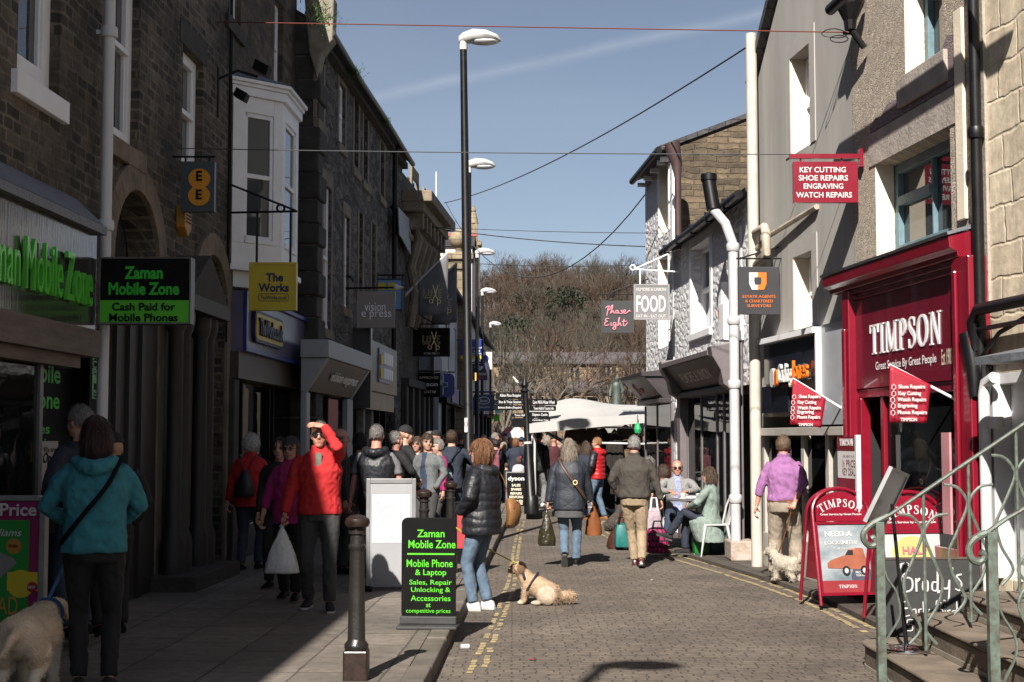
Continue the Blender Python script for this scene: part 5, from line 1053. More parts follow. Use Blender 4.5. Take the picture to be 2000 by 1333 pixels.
# ------------------------------------------------------------------ hanging signs
def board(name,label,cat,px0,px1,py0,py1,Y,mat,th=.05,frame=None,group=None,round_=0.0):
    a=AY(px0,py1,Y); b=AY(px1,py0,Y); w,h=b.x-a.x,b.z-a.z; t=thing(name,label,cat,((a.x+b.x)/2,Y,a.z),0,group)
    q=MB()
    if round_: q.prism(rrect(-w/2,w/2,0,h,round_,5),-th/2,th/2)
    else: q.box(-w/2,w/2,-th/2,th/2,0,h)
    o=q.build('panel',mat,t,bevel=0 if round_ else .004)
    if frame:
        q=MB(); e=frame[1]; q.box(-w/2-.002,-w/2+e,-th/2-.012,th/2+.012,0,h); q.box(w/2-e,w/2+.002,-th/2-.012,th/2+.012,0,h); q.box(-w/2+e,w/2-e,-th/2-.012,th/2+.012,-.002,e); q.box(-w/2+e,w/2-e,-th/2-.012,th/2+.012,h-e,h+.002); q.build('frame',frame[0],t)
    return t,o,w,h
def sx(t,px,Y,py=700): return AY(px,py,Y).x-t.location.x
def szz(t,py,Y): return AY(1000,py,Y).z-t.location.z
def bars(t,segs,r,mat,name='bracket'):
    """segs: lists of (x,y,z) local to the sign"""
    q=MB(); [q.tube(s,r,6) for s in segs]; return q.build(name,mat,t,smooth=True)
def linesp(t,Y,L):
    """(text, px centre, py centre, px width, px height, bold, mi, shear)"""
    k=Y/FPX; return [(l[0],sx(t,l[1],Y),szz(t,l[2],Y),l[3]*k,l[4]*k,*(l[5:])) for l in L]
Y=13.0; t,o,w,h=board('projecting_sign','black and green projecting sign of the phone shop buying phones for cash','sign',197,377,505,634,Y,M_black,.14,(pm('grey_metal_edge',(.1,.1,.1),.4,.2,5,metal=.5),.012))
q=MB(); k=Y/FPX; q.box(-w/2+.012,w/2-.012,-.075,-.0702,.012,46*k); q.build('green_band',M_lgreen,t)
lettering(t,linesp(t,Y,[('Zaman',282,535,75,25,.035),('Mobile Zone',283,566,138,25,.035),('Cash Paid for',283,601,124,16,.03,1),('Mobile Phones',283,622,134,16,.03,1)]),[M_greenv,M_black],y=-.0755)
Y=16.; t,o,w,h=board('hanging_sign','grey hanging sign with two joined orange circles holding letter E','sign',354,421,317,415,Y,pm('slate_blue_grey',(.045,.06,.07),.4,.1,4),.09)
k=Y/FPX; q=MB(); 
for py in (351,384): q.prism([(sx(t,386,Y)+21.5*k*math.cos(a*PI/14),szz(t,py,Y)+20*k*math.sin(a*PI/14)) for a in range(28)],-.058-.001*(py==351),-.0455)
q.build('orange_disc',pm('amber_acrylic',(.6,.26,.012),.35,.06,4),t); lettering(t,linesp(t,Y,[('E',386,346,12,20,.03),('E',386,382,12,20,.03)]),M_black,y=-.0595)
zb=h+.06; bars(t,[[(-.36,0,zb),(w/2,0,zb)],[(-.15,0,zb),(-.15,0,h)],[(.12,0,zb),(.12,0,h)],[(-.36,0,zb),(-.36,0,zb-.35)]],.012,M_iron)
Y=18.7; t,o,w,h=board('hanging_sign','square yellow hanging sign of the bookshop on a black bracket','sign',487,580,514,607,Y,M_yellow,.09,(pm('yellow_edge',(.5,.4,.02),.4,.1,4),.03))
k=Y/FPX; lettering(t,linesp(t,Y,[('The',536,543,34,17,.04),('Works',534,563,60,17,.04),('TheWorks.co.uk',534,582,52,8,.02)]),M_navy,y=-.046)
q=MB(); P=rrect(sx(t,504,Y),sx(t,564,Y),szz(t,589,Y),szz(t,575,Y),.04); q.tube([(a,-.047,b) for a,b in P+P[:1]],.004,4); q.build('oval_outline',M_navy,t)
z1_=szz(t,416,Y); xl=sx(t,438,Y); bars(t,[[(xl,0,z1_),(sx(t,578,Y),0,z1_+.02)],[(xl,0,szz(t,358,Y)),(sx(t,574,Y),0,z1_+.03)],[(xl,0,szz(t,350,Y)),(xl,0,z1_-.1)],[(sx(t,499,Y),0,z1_),(sx(t,499,Y),0,h)],[(sx(t,565,Y),0,z1_),(sx(t,565,Y),0,h)],[(sx(t,545,Y)+.05*math.cos(a*PI/6),0,z1_+.06+.05*math.sin(a*PI/6)) for a in range(13)]],.016,M_iron)
Y=26.6; t,o,w,h=board('hanging_sign','dark grey square opticians sign half in sun on an arrow bracket','sign',697,772,570,641,Y,pm('mid_grey_sign',(.22,.195,.185),.5,.06,3),.06)
lettering(t,linesp(t,Y,[('vision',732,600,41,17,.0),('e press',735,617,58,16,.0)]),M_white,y=-.031)
k=Y/FPX; q=MB(); q.tube([(sx(t,714,Y),-.033,szz(t,609,Y)),(sx(t,722,Y),-.033,szz(t,618,Y))],.008,4); q.build('pink_stroke',M_pink,t)
z=h+.06; bars(t,[[(sx(t,672,Y),0,z),(sx(t,775,Y),0,z+.02)],[(sx(t,676,Y)+.12*math.cos(a*PI/6),0,z+.12+.12*math.sin(a*PI/6)) for a in range(11)]],.022,M_iron)
q=MB(); q.lathe([(.05,-.06),(.06,-.02),(.0,.14)],8); ar=q.build('arrow_tip',M_lamp,t); ar.location=(sx(t,775,Y),0,z+.02); ar.rotation_euler=(0,PI/2,0)
Y=30.4; t,o,w,h=board('hanging_sign','blue hanging sign with yellow block letter behind the opticians sign','sign',723,787,545,607,Y,pm('mid_blue_sign',(.1,.24,.46),.45,.08,4),.06,(M_navy,.03))
k=Y/FPX; q=MB(); q.box(sx(t,738,Y),sx(t,752,Y),-.05,-.031,szz(t,567,Y),szz(t,553,Y)); q.box(sx(t,757,Y),sx(t,772,Y),-.05,-.031,szz(t,567,Y),szz(t,553,Y)); q.box(sx(t,764,Y),sx(t,773,Y),-.05,-.031,szz(t,590,Y),szz(t,571,Y)); q.build('yellow_blocks',M_yellow,t); bars(t,[[(-w,0,h+.08),(w/2+.05,0,h+.08)],[(-w/2,0,h+.08),(-w/2,0,h-.05)],[(w/2,0,h+.08),(w/2,0,h-.05)]],.02,M_iron)
# hairdresser: square sign, two flags
M_gold=pm('gold_leaf_letter',(.75,.6,.3),.4,.1,5)
def salon(parent,cx,cz,s,mats,y,withname=True):
    """outline capitals L U, scissors for the X, outline E"""
    P=[]; e=.0
    L=[[(-1.25,.5),(-1.25,-.5),(-.75,-.5),(-.75,-.38),(-1.1,-.38),(-1.1,.5),(-1.25,.5)],[(-.65,.5),(-.65,-.35),(-.5,-.5),(-.25,-.5),(-.1,-.35),(-.1,.5),(-.22,.5),(-.22,-.3),(-.3,-.38),(-.45,-.38),(-.53,-.3),(-.53,.5),(-.65,.5)],[(1.2,.5),(.75,.5),(.75,-.5),(1.2,-.5),(1.2,-.38),(.87,-.38),(.87,-.05),(1.1,-.05),(1.1,.06),(.87,.06),(.87,.38),(1.2,.38),(1.2,.5)]]
    q=MB()
    for a in L: q.tube([(cx+x*s,y,cz+z*s) for x,z in a],.018*s,4)
    q.prism([(cx+x*s,cz+z*s) for x,z in ((-.05,1.05),(.05,1.05),(.4,-.2),(.75,-1.0),(.62,-1.0),(.25,-.1))],y-.004,y); q.prism([(cx+x*s,cz+z*s) for x,z in ((.75,1.05),(.65,1.05),(.27,-.25),(.0,-.8),(.12,-.85),(.42,-.2))],y-.007,y-.0045)
    for ox,oz in ((-.25,-1.15),(.85,-1.2)): q.tube([(cx+(ox+.24*math.cos(a*PI/8))*s,y,cz+(oz+.26*math.sin(a*PI/8))*s) for a in range(17)],.05*s,5)
    q.tube([(cx-.02*s,y,cz-.9*s),(cx-.02*s,y,cz-1.42*s)],.05*s,5); q.tube([(cx+.63*s,y,cz-1.0*s),(cx+.63*s,y,cz-1.75*s)],.05*s,5); q.tube([(cx+x*s*.1,y,cz-.68*s) for x in (-12,-2)],.03*s,4); q.tube([(cx+x*s*.1,y,cz-.68*s) for x in (8,12)],.03*s,4)
    return q.build('scissors_logo',mats,parent,fix=False)
Y=36.2; t,o,w,h=board('hanging_sign','black square hairdresser sign with gold scissors below the flags','sign',806,879,641,697,Y,M_black,.08,(M_iron,.02))
k=Y/FPX; salon(t,sx(t,843,Y),szz(t,663,Y),14*k,M_gold,-.05); lettering(t,linesp(t,Y,[('01756 700111',843,691,30,4,.01)]),M_wl,y=-.045)
bars(t,[[(-w*.8,0,h+.1),(w/2,0,h+.1)],[(-w*.8,0,h+.6),(w*.1,0,h+.1)],[(-w*.3,0,h+.1),(-w*.3,0,h)],[(w*.4,0,h+.1),(w*.4,0,h)],[(-w*.5+.12*math.cos(a*PI/6),0,h+.25+.12*math.sin(a*PI/6)) for a in range(13)]],.018,M_iron)
def flag(name,label,pole,corners,Y,mat,polemat,rp=.02,wave=.04,n=10,group=None):
    """pole: two pixel points; corners: four pixel points (hoist top, hoist foot at pole ... ) as an outline in a plane with gentle folds"""
    b=AY(*pole[0],Y); t=thing(name,label,'flag',(b.x,Y,b.z),0,group); e=AY(*pole[1],Y)-b
    q=MB(); q.tube([(0,0,0),(e.x,0,e.z)],rp,8); q.build('pole',polemat,t,smooth=True)
    c=[AY(*p,Y)-b for p in corners]; A,B,C,D=c   # A-B along the pole, D under A, C under B
    vs=[];f=[]
    for j in range(n+1):
        for i in range(n+1):
            u,v=i/n,j/n; p=(A*(1-u)+B*u)*(1-v)+(D*(1-u)+C*u)*v; yy=wave*v*math.sin(u*7+v*2)+wave*.4*math.sin(v*5+u*3)*v; vs.append((p.x,yy-.03,p.z))
    m_=n+1; f=[(j*m_+i,j*m_+i+1,(j+1)*m_+i+1,(j+1)*m_+i) for j in range(n) for i in range(n)]
    q=MB(); q.add(vs,f); cl=q.build('cloth',mat,t,smooth=True,fix=False); sd=cl.modifiers.new('thick','SOLIDIFY'); sd.thickness=.006; sd.offset=1
    return t
M_flagc=pm('charcoal_cloth',(.11,.11,.12),.75,.15,3,.1,60)
Y=35.2; t=flag('banner_flag','charcoal hairdresser flag with gold scissors on an angled pole','flag' and ((789,579),(874,495)),((816,553),(876,494),(873,617),(818,617)),Y,M_flagc,M_lamp,.035,.05,group='hairdresser flags')
k=Y/FPX; salon(t,AY(846,570,Y).x-t.location.x,AY(846,573,Y).z-t.location.z,14.5*k,M_gold,-.12)
Y=38.5; t=flag('banner_flag','second charcoal hairdresser flag partly hidden behind the first','flag' and ((806,600),(892,515)),((842,563),(893,514),(892,630),(845,635)),Y,M_flagc,M_lamp,.035,.05,group='hairdresser flags')
k=Y/FPX; salon(t,AY(866,592,Y).x-t.location.x,AY(866,592,Y).z-t.location.z,14*k,M_gold,-.12)
Y=37.6; t,o,w,h=board('hanging_sign','black square sign with silver vacuum maker lettering above the crowd','sign',812,860,729,776,Y,M_black,.08); lettering(t,linesp(t,Y,[('dyson',837,752,37,11,.03),('APPROVED',838,738,38,5,.005,1),('CENTRE',838,766,28,5,.005,1)]),[M_wl,M_cream2],y=-.041); bars(t,[[(-w*.9,0,h+.05),(w*.5,0,h+.05)]],.02,M_iron)
Y=39.6; t,o,w,h=board('hanging_sign','navy rounded pharmacy sign with a pale green cross','sign',848,888,730,776,Y,M_blue,.08,None,None,.15); k=Y/FPX; q=MB(); xx=sx(t,866,Y); zz=szz(t,752,Y); q.box(xx-.02,xx+.02,-.06,-.041,zz-.28,zz+.28); q.box(xx,xx+9*k,-.06,-.041,zz-4.5*k,zz+4.5*k,1); q.box(xx+.0,xx+7*k,-.064,-.0605,zz-3*k,zz+3*k,2); q.build('cross',[M_wl,pm('mint_paint',(.25,.5,.42),.5,.05,4),M_blue],t); bars(t,[[(-.9,0,h+.04),(w*.5,0,h+.04)]],.02,M_iron)
Y=51; t,o,w,h=board('hanging_sign','blue and yellow projecting sign behind the tall lamp column','sign',900,940,666,702,Y,M_blue,.1); k=Y/FPX; q=MB(); q.box(-w/2,w/2,-.06,-.051,0,7*k); q.build('yellow_band',M_yellow,t); lettering(t,linesp(t,Y,[('Regional',928,680,26,4,.02),('and',931,686,12,4,.02),('Education',926,691,28,4,.02)]),M_wl,y=-.052); bars(t,[[(-1.2,0,h+.03),(w*.55,0,h+.03)]],.025,M_blue)
Y=54; t,o,w,h=board('hanging_sign','dark bank sign with white crest mark and red word','sign',922,952,711,743,Y,M_navy,.1); k=Y/FPX; lettering(t,linesp(t,Y,[('MINIBANK',938,731,25,5,.03)]),M_wl,y=-.052); q=MB(); q.tube([(sx(t,935,Y)+6.5*k*math.cos(PI+a*PI/8),-.055,szz(t,716,Y)+6*k*math.sin(PI+a*PI/8)) for a in range(9)],.05,6); q.ell((sx(t,935,Y),-.055,szz(t,717,Y)),.05,.02,.05,n=8,k=4); q.build('crest_mark',M_wl,t); q=MB(); q.box(sx(t,925,Y),sx(t,947,Y),-.056,-.051,szz(t,740,Y),szz(t,736,Y)); q.build('red_word',M_red,t); bars(t,[[(-1.2,0,h+.05),(w*.5,0,h+.05)]],.03,M_iron)
Y=57; t,o,w,h=board('hanging_sign','navy opticians sign with a white oval just right of the lamp column','sign',925,966,771,803,Y,pm('optician_navy',(.015,.035,.1),.4,.08,4),.12,None,None,.08); k=Y/FPX; q=MB(); q.tube([(sx(t,945,Y)+11.5*k*math.cos(a*PI/12),-.065,szz(t,783,Y)+7*k*math.sin(a*PI/12)) for a in range(25)],.02,5); q.build('oval_outline',M_wl,t); lettering(t,linesp(t,Y,[('Boots',945,783,15,6,.02,0,.3),('Opticians',944,796,26,6,.01)]),M_wl,y=-.062); bars(t,[[(-1.2,0,h+.1),(w*.55,0,h+.1)]],.04,M_navy)
Y=60; t,o,w,h=board('hanging_sign','white and blue sign with a round mark below the far lamp heads','sign',944,961,688,722,Y,M_wl,.1); k=Y/FPX; q=MB(); q.prism([(-.08+.13*math.cos(a*PI/10),h*.62+.15*math.sin(a*PI/10)) for a in range(20)],-.056,-.051); q.build('blue_disc',M_blue,t); bars(t,[[(-.8,0,h+.05),(w*.5,0,h+.05)]],.03,M_iron)
Y=62; t,o,w,h=board('hanging_sign','small mint green sign beside the opticians sign','sign',966,979,793,808,Y,pm('mint_sign',(.3,.55,.5),.5,.05,3),.06); bars(t,[[(-1.0,0,h+.03),(w*.5,0,h+.03)]],.03,M_iron)
Y=63; t,o,w,h=board('hanging_sign','small bright green sign under the mint one','sign',964,976,812,823,Y,M_lgreen,.06); bars(t,[[(-1.0,0,h+.03),(w*.5,0,h+.03)]],.03,M_iron)
# right-hand signs
Y=15.3; t,o,w,h=board('hanging_sign','deep red hanging sign listing key cutting and shoe repairs','sign',1549,1674,317,397,Y,M_red,.06)
lettering(t,linesp(t,Y,[('KEY CUTTING',1611,333,91,11,.02),('SHOE REPAIRS',1612,349,97,11,.02),('ENGRAVING',1612,365,78,11,.02),('WATCH REPAIRS',1613,382,110,11,.02)]),M_wl,y=-.031)
zb=szz(t,306,Y); q=MB(); q.box(sx(t,1547,Y),sx(t,1690,Y),-.025,.025,zb-.025,zb+.025); q.box(sx(t,1684,Y),sx(t,1691,Y),-.05,.05,zb-.12,zb+.08); q.tube([(sx(t,1569,Y),0,zb),(sx(t,1569,Y),0,h)],.01,6); q.tube([(sx(t,1650,Y),0,zb),(sx(t,1650,Y),0,h)],.01,6); q.build('bracket',M_red,t)
Y=18.3; t,o,w,h=board('hanging_sign','dark hanging sign of the estate agents and surveyors with orange mark','sign',1442,1522,522,615,Y,pm('charcoal_sign',(.022,.022,.026),.45,.1,4),.06)
lettering(t,linesp(t,Y,[('ESTATE AGENTS',1483,580,64,5.5,.0),('& CHARTERED',1483,589,54,5.5,.0),('SURVEYORS',1483,598,47,5.5,.0)]),M_orange,y=-.031)
k=Y/FPX; q=MB(); cx,cz=sx(t,1481,Y),szz(t,550,Y); s=17*k
def halfleaf(sg): return [(cx,cz+s),(cx+sg*s,cz+s),(cx+sg*s,cz-s*.3),(cx+sg*s*.7,cz-s),(cx,cz-s),(cx,cz-s*.45),(cx+sg*s*.35,cz-s*.4),(cx+sg*s*.42,cz),(cx+sg*s*.4,cz+s*.42),(cx,cz+s*.45)]
q.prism([(x,z) for x,z in halfleaf(-1)],-.036,-.031,0); q.prism([(x,z) for x,z in halfleaf(1)],-.036,-.031,1); q.build('leaf_mark',[M_wl,M_orange],t)
bars(t,[[(sx(t,1440,Y),0,h+.11),(sx(t,1532,Y),0,h+.11)],[(sx(t,1445,Y),0,h+.11),(sx(t,1530,Y),.1,h+.28)],[(-.15,0,h+.11),(-.15,0,h)],[(.18,0,h+.11),(.18,0,h)],[(sx(t,1530,Y),0,h+.3),(sx(t,1530,Y),0,-.1)]],.012,M_iron)
Y=25.1; t,o,w,h=board('hanging_sign','pale grey cafe sign reading food on a white scroll bracket','sign',1238,1307,556,625,Y,pm('pale_grey_sign',(.16,.16,.165),.5,.06,4),.05,(pm('grey_sign_edge',(.22,.22,.23),.5,.1,4),.025))
lettering(t,linesp(t,Y,[('FILMORE & UNION',1272,566,58,6,.01),('FOOD',1272,594,58,33,.02),('EAT IN - EAT OUT',1272,618,58,6,.01)]),M_wl,y=-.026)
bars(t,[[(sx(t,1240,Y),0,szz(t,526,Y)),(sx(t,1336,Y),0,szz(t,532,Y))],[(sx(t,1240,Y),0,szz(t,526,Y)),(sx(t,1330,Y),0,szz(t,486,Y))],[(sx(t,1237,Y)+.045*math.cos(a*PI/6),0,szz(t,523,Y)+.045*math.sin(a*PI/6)) for a in range(11)],[(-.2,0,szz(t,527,Y)),(-.2,0,h)],[(.2,0,szz(t,527,Y)),(.2,0,h)]],.013,M_white)
Y=28.6; t,o,w,h=board('hanging_sign','black square sign with pink handwritten clothes shop name','sign',1174,1238,588,651,Y,pm('blackboard_sign',(.02,.022,.024),.6,.1,4),.06)
k=Y/FPX; strokes(t,cursive(PHASE,sx(t,1207,Y),szz(t,608,Y),48*k,19*k)+cursive(EIGHT,sx(t,1204,Y),szz(t,633,Y),45*k,22*k),.013,M_pink,y=-.04)
bars(t,[[(-.4,0,h+.13),(sx(t,1268,Y),0,h+.13)],[(-.1,0,h+.18),(sx(t,1268,Y),0,h+.45)],[(-.2,0,h+.13),(-.2,0,h)],[(.2,0,h+.13),(.2,0,h)]],.014,M_iron)
# red shop flags
def rflag(label,pole,corners,Y,lines):
    t=flag('banner_flag',label,pole,corners,Y,M_red2,M_white,.014,.012,group='red repair shop flags')
    L=[]; bx,bz=t.location.x,t.location.z; k=Y/FPX
    for s,px,py,w,h in lines: p=AY(px,py,Y); L.append((s,p.x-bx,p.z-bz,w*k,h*k,.03))
    lettering(t,L,M_wl,y=-.062); q=MB(); 
    for s,px,py,w,h in lines[:5]:
        p=AY(px-w/2-9,py,Y); q.tube([(p.x-bx+.02*math.cos(a*PI/3+.5),-.064,p.z-bz+.025*math.sin(a*PI/3+.5)) for a in range(7)],.004,4)
    q.build('service_icons',M_wl,t,fix=False); return t
M_red2=pm('red_flag_cloth',(.26,.004,.02),.6,.1,4,.08,60)
rflag('red flag of the repair shop furthest from the steps, on a white pole',((1668,812),(1548,740)),((1612,779),(1548,740),(1542,829),(1603,836)),15.9,[('Shoe Repairs',1579,776,42,9),('Key Cutting',1574,787,36,9),('Watch Repairs',1578,798,45,9),('Engraving',1571,806,32,9),('Phone Repairs',1577,816,45,9),('TIMPSON',1571,830,28,6)])
rflag('red flag of the repair shop hanging over its window, on a white pole',((1883,789),(1736,713)),((1816,752),(1736,713),(1736,825),(1808,827)),12.95,[('Shoe Repairs',1777,757,52,10),('Key Cutting',1773,770,44,10),('Watch Repairs',1777,782,56,10),('Engraving',1769,794,38,10),('Phone Repairs',1778,807,57,10),('TIMPSON',1771,820,32,7)])
# pale hoarding sheet on the wall by the black pipe, and a thin aerial on the roof
x_,z_=FC.p(780,405,-.2); x2_,z2_=FC.p(805,500,-.2); h0=FD.x(776,450,-.2); 
q=MB(); q.add([(FD.x(777,405,-.25),-.25,FD.z(777,405,-.25)),(FD.x(801,420,-.12),-.12,FD.z(801,432,-.12)),(FD.x(801,500,-.12),-.12,FD.z(801,498,-.12)),(FD.x(779,450,-.25),-.25,FD.z(779,458,-.25))],[(0,1,2,3)]); o=q.build('banner',pm('pale_grey_sheet',(.3,.33,.36),.7,.15,2),None,FD.o,FD.ang,fix=False); tag(o,'pale sheet hanging on the dark wall beside the black rainwater pipe','banner'); sd=o.modifiers.new('thick','SOLIDIFY'); sd.thickness=.02
p=AY(852,375,44); q=MB(); q.tube([(p.x,44,p.z-2.5),(p.x,44,AY(852,336,44).z)],.03,6); tag(q.build('aerial_pole',M_lamp),'thin pale pole standing on the roof behind the cornice','pole')
# alarm boxes and floodlight on the left wall
for px,py,F_,lb in ((358,430,FL,'yellow alarm box under the grey circle sign'),(626,723,FD,'orange yellow alarm box on the quoined corner')):
    p=F_.w(*[F_.p(px,py,-.05)[0],-.0,F_.p(px,py,-.05)[1]]); t=thing('alarm_box',lb,'alarm box',(p.x,p.y,p.z),F_.ang,'alarm boxes')
    q=MB(); q.prism([(-.14,.14),(.14,.14),(.14,-.1),(0,-.2),(-.14,-.1)],-.11,-.002); q.build('case',pm('alarm_yellow',(.4,.2,.02),.5,.1,4),t,bevel=.01); q=MB(); [q.box(-.1,.1,-.116,-.1105,.08-i*.04,.095-i*.04) for i in range(4)]; q.build('louvre',M_black,t)
p=FL.w(FL.x(440,150,-.1),-.05,FL.z(440,155,-.1)); t=thing('floodlight','pair of small black floodlights on the stone corner above the bay','floodlight',p,FL.ang)
q=MB(); q.tube([(0,.04,0),(.05,-.2,.12),(.1,-.45,.05)],.02,6); q.tube([(0,.04,.15),(0,.04,-.5)],.02,6); q.build('bracket',M_iron,t); q=MB(); q.obox((.12,-.5,.16),(.1,0,0),(0,.09,.05),(0,-.02,.06)); q.build('lamp_housing',M_black,t); q=MB(); q.obox((.06,-.25,-.2),(.09,0,0),(0,.07,.04),(0,-.02,.05)); q.build('lamp_housing',M_black,t)
# ------------------------------------------------------------------ overhead wires
M_wire=pm('grey_wire',(.05,.055,.06),.5,.2,3); M_owire=pm('orange_wire',(.12,.03,.02),.5,.1,3)
def wire(label,a,b,sag,r,mat=None):
    A=AY(*a); B=AY(*b); n=18; q=MB(); q.tube([A.lerp(B,i/n)-Vector((0,0,sag*4*(i/n)*(1-i/n))) for i in range(n+1)],r,5); return tag(q.build('overhead_wire',mat or M_wire,smooth=True),label,'wire','overhead wires')
wire('orange tinted wire high across the street from the left wall to the red shop',(335,42,18.2),(1668,64,15.5),.0,.0075,M_owire)
wire('thin straight wire crossing just above the key cutting sign',(335,290,16.2),(1692,302,15.5),.02,.006)
wire('dark cable rising from the cornice to the grey gable',(868,397,45),(1505,62,19.5),.35,.014)
wire('sagging cable hanging from the white building corner towards the cornice',(870,395,46),(1262,378,29.2),2.1,.014)
wire('pale nearly level cable before the trees',(775,432,38),(1262,482,29.2),.12,.012)
wire('lower faint cable crossing in front of the skyline',(800,505,42),(1262,518,29.0),.1,.008)
wire('upper faint cable at the cornice height',(780,440,40),(1320,456,26.2),.05,.007)
# coils at the wire end
p=AY(1630,66,15.5); q=MB(); q.tube([(p.x+.14*math.cos(a*PI/8),p.y+.02*math.sin(a),p.z+.05*math.sin(a*PI/8)) for a in range(17)],.006,5); q.tube([(p.x+.05+.1*math.cos(a*PI/8),p.y,p.z-.06+.04*math.sin(a*PI/8)) for a in range(17)],.006,5); q.tube([(p.x+.1,p.y,p.z),(p.x+.32,p.y+.1,p.z+.03)],.016,6); tag(q.build('wire_coil',M_iron),'coiled spare wire where the orange wire meets the roughcast house','wire')
# moss and weeds on the old gutter
M_moss=pm('gutter_moss',(.045,.085,.02),.9,.4,6)
for px,py,s,lb in ((624,38,.34,'round tuft of green weed on the gutter beside the kneeler'),(690,148,.2,'small green weed growing from the middle of the gutter'),(752,238,.13,'tiny weed at the far part of the gutter')):
    x_,z_=FD.p(px,py,-.25); p=FD.w(x_,-.25,z_); q=MB(); rr=random.Random(px)
    for _ in range(260):
        v=Vector((rr.gauss(0,1),rr.gauss(0,1),rr.gauss(.2,.8)))*s*.42; d=Vector((rr.gauss(0,1),rr.gauss(0,1),rr.uniform(.2,1.5))).normalized()*s*.4; w_=Vector((rr.uniform(-1,1),rr.uniform(-1,1),0))*.012
        q.add([p+v-w_,p+v+w_,p+v+d],[(0,1,2)])
    tag(q.build('weed_tuft',M_moss,fix=False),lb,'plant','weeds on the old gutter')
# ------------------------------------------------------------------ bollards
M_cast=pm('cast_iron_paint',(.016,.014,.013),.32,.35,6,.15,60); M_rust=pm('worn_bollard_cap',(.02,.011,.009),.35,.4,14,.1,40)
def bollard(px,Y,label):
    x=AY(px,1000,Y).x; t=thing('bollard',label,'bollard',(x,Y,PZ),0,'cast iron bollards along the kerb')
    q=MB(); q.box(-.083,.083,-.083,.083,-.02,.2); q.build('base_block',M_rust,t,bevel=.012)
    q=MB(); n=24
    def fl(r,z,a=.1): return [(r*(1-a*(k%3==0))*math.cos(2*PI*k/n),r*(1-a*(k%3==0))*math.sin(2*PI*k/n),z) for k in range(n)]
    q.loft([fl(.078,.2,0),fl(.082,.215,0),fl(.082,.235,0),fl(.062,.26,0),fl(.06,.28),fl(.05,.86),fl(.05,.87,0),fl(.06,.885,0),fl(.06,.9,0),fl(.05,.91,0),fl(.046,.97,0),fl(.06,.98,0),fl(.06,1.0,0)]); q.build('shaft',M_cast,t,smooth=True)
    q=MB(); q.lathe([(.045,1.0),(.05,1.015),(.078,1.03),(.086,1.055),(.08,1.08),(.05,1.1),(.02,1.108),(.0,1.11)],20); q.build('cap',M_rust,t,smooth=True)
bollard(698,9.75,'nearest fluted black bollard with brown rounded cap and square base'); bollard(828,14.6,'middle bollard just behind the green lettered pavement board'); bollard(880,17.4,'farthest bollard beside the man with the pale blue shoulder bag')
# ------------------------------------------------------------------ pavement boards
def lean(M,deg): return M@Matrix.Rotation(R(deg),4,'X')
p=G(837,1226,PZ); t=thing('pavement_sign','black rounded pavement board with bright green words advertising phone and laptop repair','pavement sign',(p.x,p.y,PZ),R(-4))
w=.47; h=.86
q=MB(); q.prism(rrect(-w/2,w/2,.08,h+.08,.05),-.02,.02); q.build('panel',pm('black_sheet',(.006,.006,.006),.55,.2,4,spec=.08),t,bevel=.003)
q=MB(); q.loft([[(a*.52*.5,b*.17,z) for a,b in ((-1,-1),(1,-1),(1,1),(-1,1))] for z,_ in ((-.0,0),(.03,0))]); q.loft([[(a*w*.52,b*.05,z) for a,b in ((-1,-1),(1,-1),(1,1),(-1,1))] for z in (.031,.1)]); q.build('rubber_base',pm('recycled_rubber',(.03,.03,.032),.7,.3,8),t,bevel=.01)
K=.86/205
def zl(y): return .08+(1232-22-y)*K
lettering(t,[('Zaman',.02,zl(1037),.24,.066,.018),('Mobile Zone',.03,zl(1059),.41,.07,.018),('Mobile Phone',.01,zl(1098),.40,.065,.015),('& Laptop',.02,zl(1118),.27,.066,.015),('Sales, Repair',.02,zl(1138),.37,.055,.012),('Unlocking &',.02,zl(1153),.34,.055,.012),('Accessories',.02,zl(1169),.345,.048,.012),('at',.0,zl(1183),.04,.035,.015),('competitive prices',.0,zl(1196),.385,.045,.008),],M_lgreen,y=-.021)
q=MB(); q.box(-.185,.225,-.023,-.0202,zl(1079)-.007,zl(1079)+.007); q.build('green_rule',M_lgreen,t)
M_alu=pm('aluminium_frame',(.24,.24,.245),.4,.1,8,metal=.4); M_sheet=pm('rippled_white_poster',(.42,.46,.48),.2,.05,3)
p=G(763,1152,PZ); t=thing('pavement_sign','blank white rippled poster board in a silver frame with a shadow across it','pavement sign',(p.x,p.y,PZ),R(4))
w=.51; h=1.14; q=MB(); q.box(-w/2,w/2,-.02,.02,.04,h+.04); q.build('panel',pm('pale_grey_panel',(.28,.285,.3),.4,.06,3),t,bevel=.006)
q=MB(); e=.03; q.box(-w/2-.012,-w/2+e,-.03,.03,.04,h+.05); q.box(w/2-e,w/2+.012,-.03,.03,.04,h+.05); q.box(-w/2+e,w/2-e,-.03,.03,h+.0,h+.05); q.box(-w/2+e,w/2-e,-.03,.03,.03,.06); q.build('frame',M_alu,t,bevel=.004)
q=MB(); q.box(-w/2-.03,-w/2+.06,-.22,.22,0,.035); q.box(w/2-.06,w/2+.03,-.22,.22,0,.035); q.build('foot',M_black,t)
q=MB(); n=26; vs=[];a0,a1_=-w/2+.05,w/2-.05; b0_,b1_=.5,h-.12
for j in range(n+1):
    for i in range(n+1):
        u,v=i/n,j/n; rr=math.hypot((u-.5)*1.2,(v-.2)); vs.append((a0+(a1_-a0)*u,-.0225-.004*(1+math.sin(rr*34))*min(1,8*min(u,1-u,v,1-v)),b0_+(b1_-b0_)*v))
q.add(vs,[(j*(n+1)+i,j*(n+1)+i+1,(j+1)*(n+1)+i+1,(j+1)*(n+1)+i) for j in range(n) for i in range(n)]); q.build('poster',M_sheet,t,smooth=True)
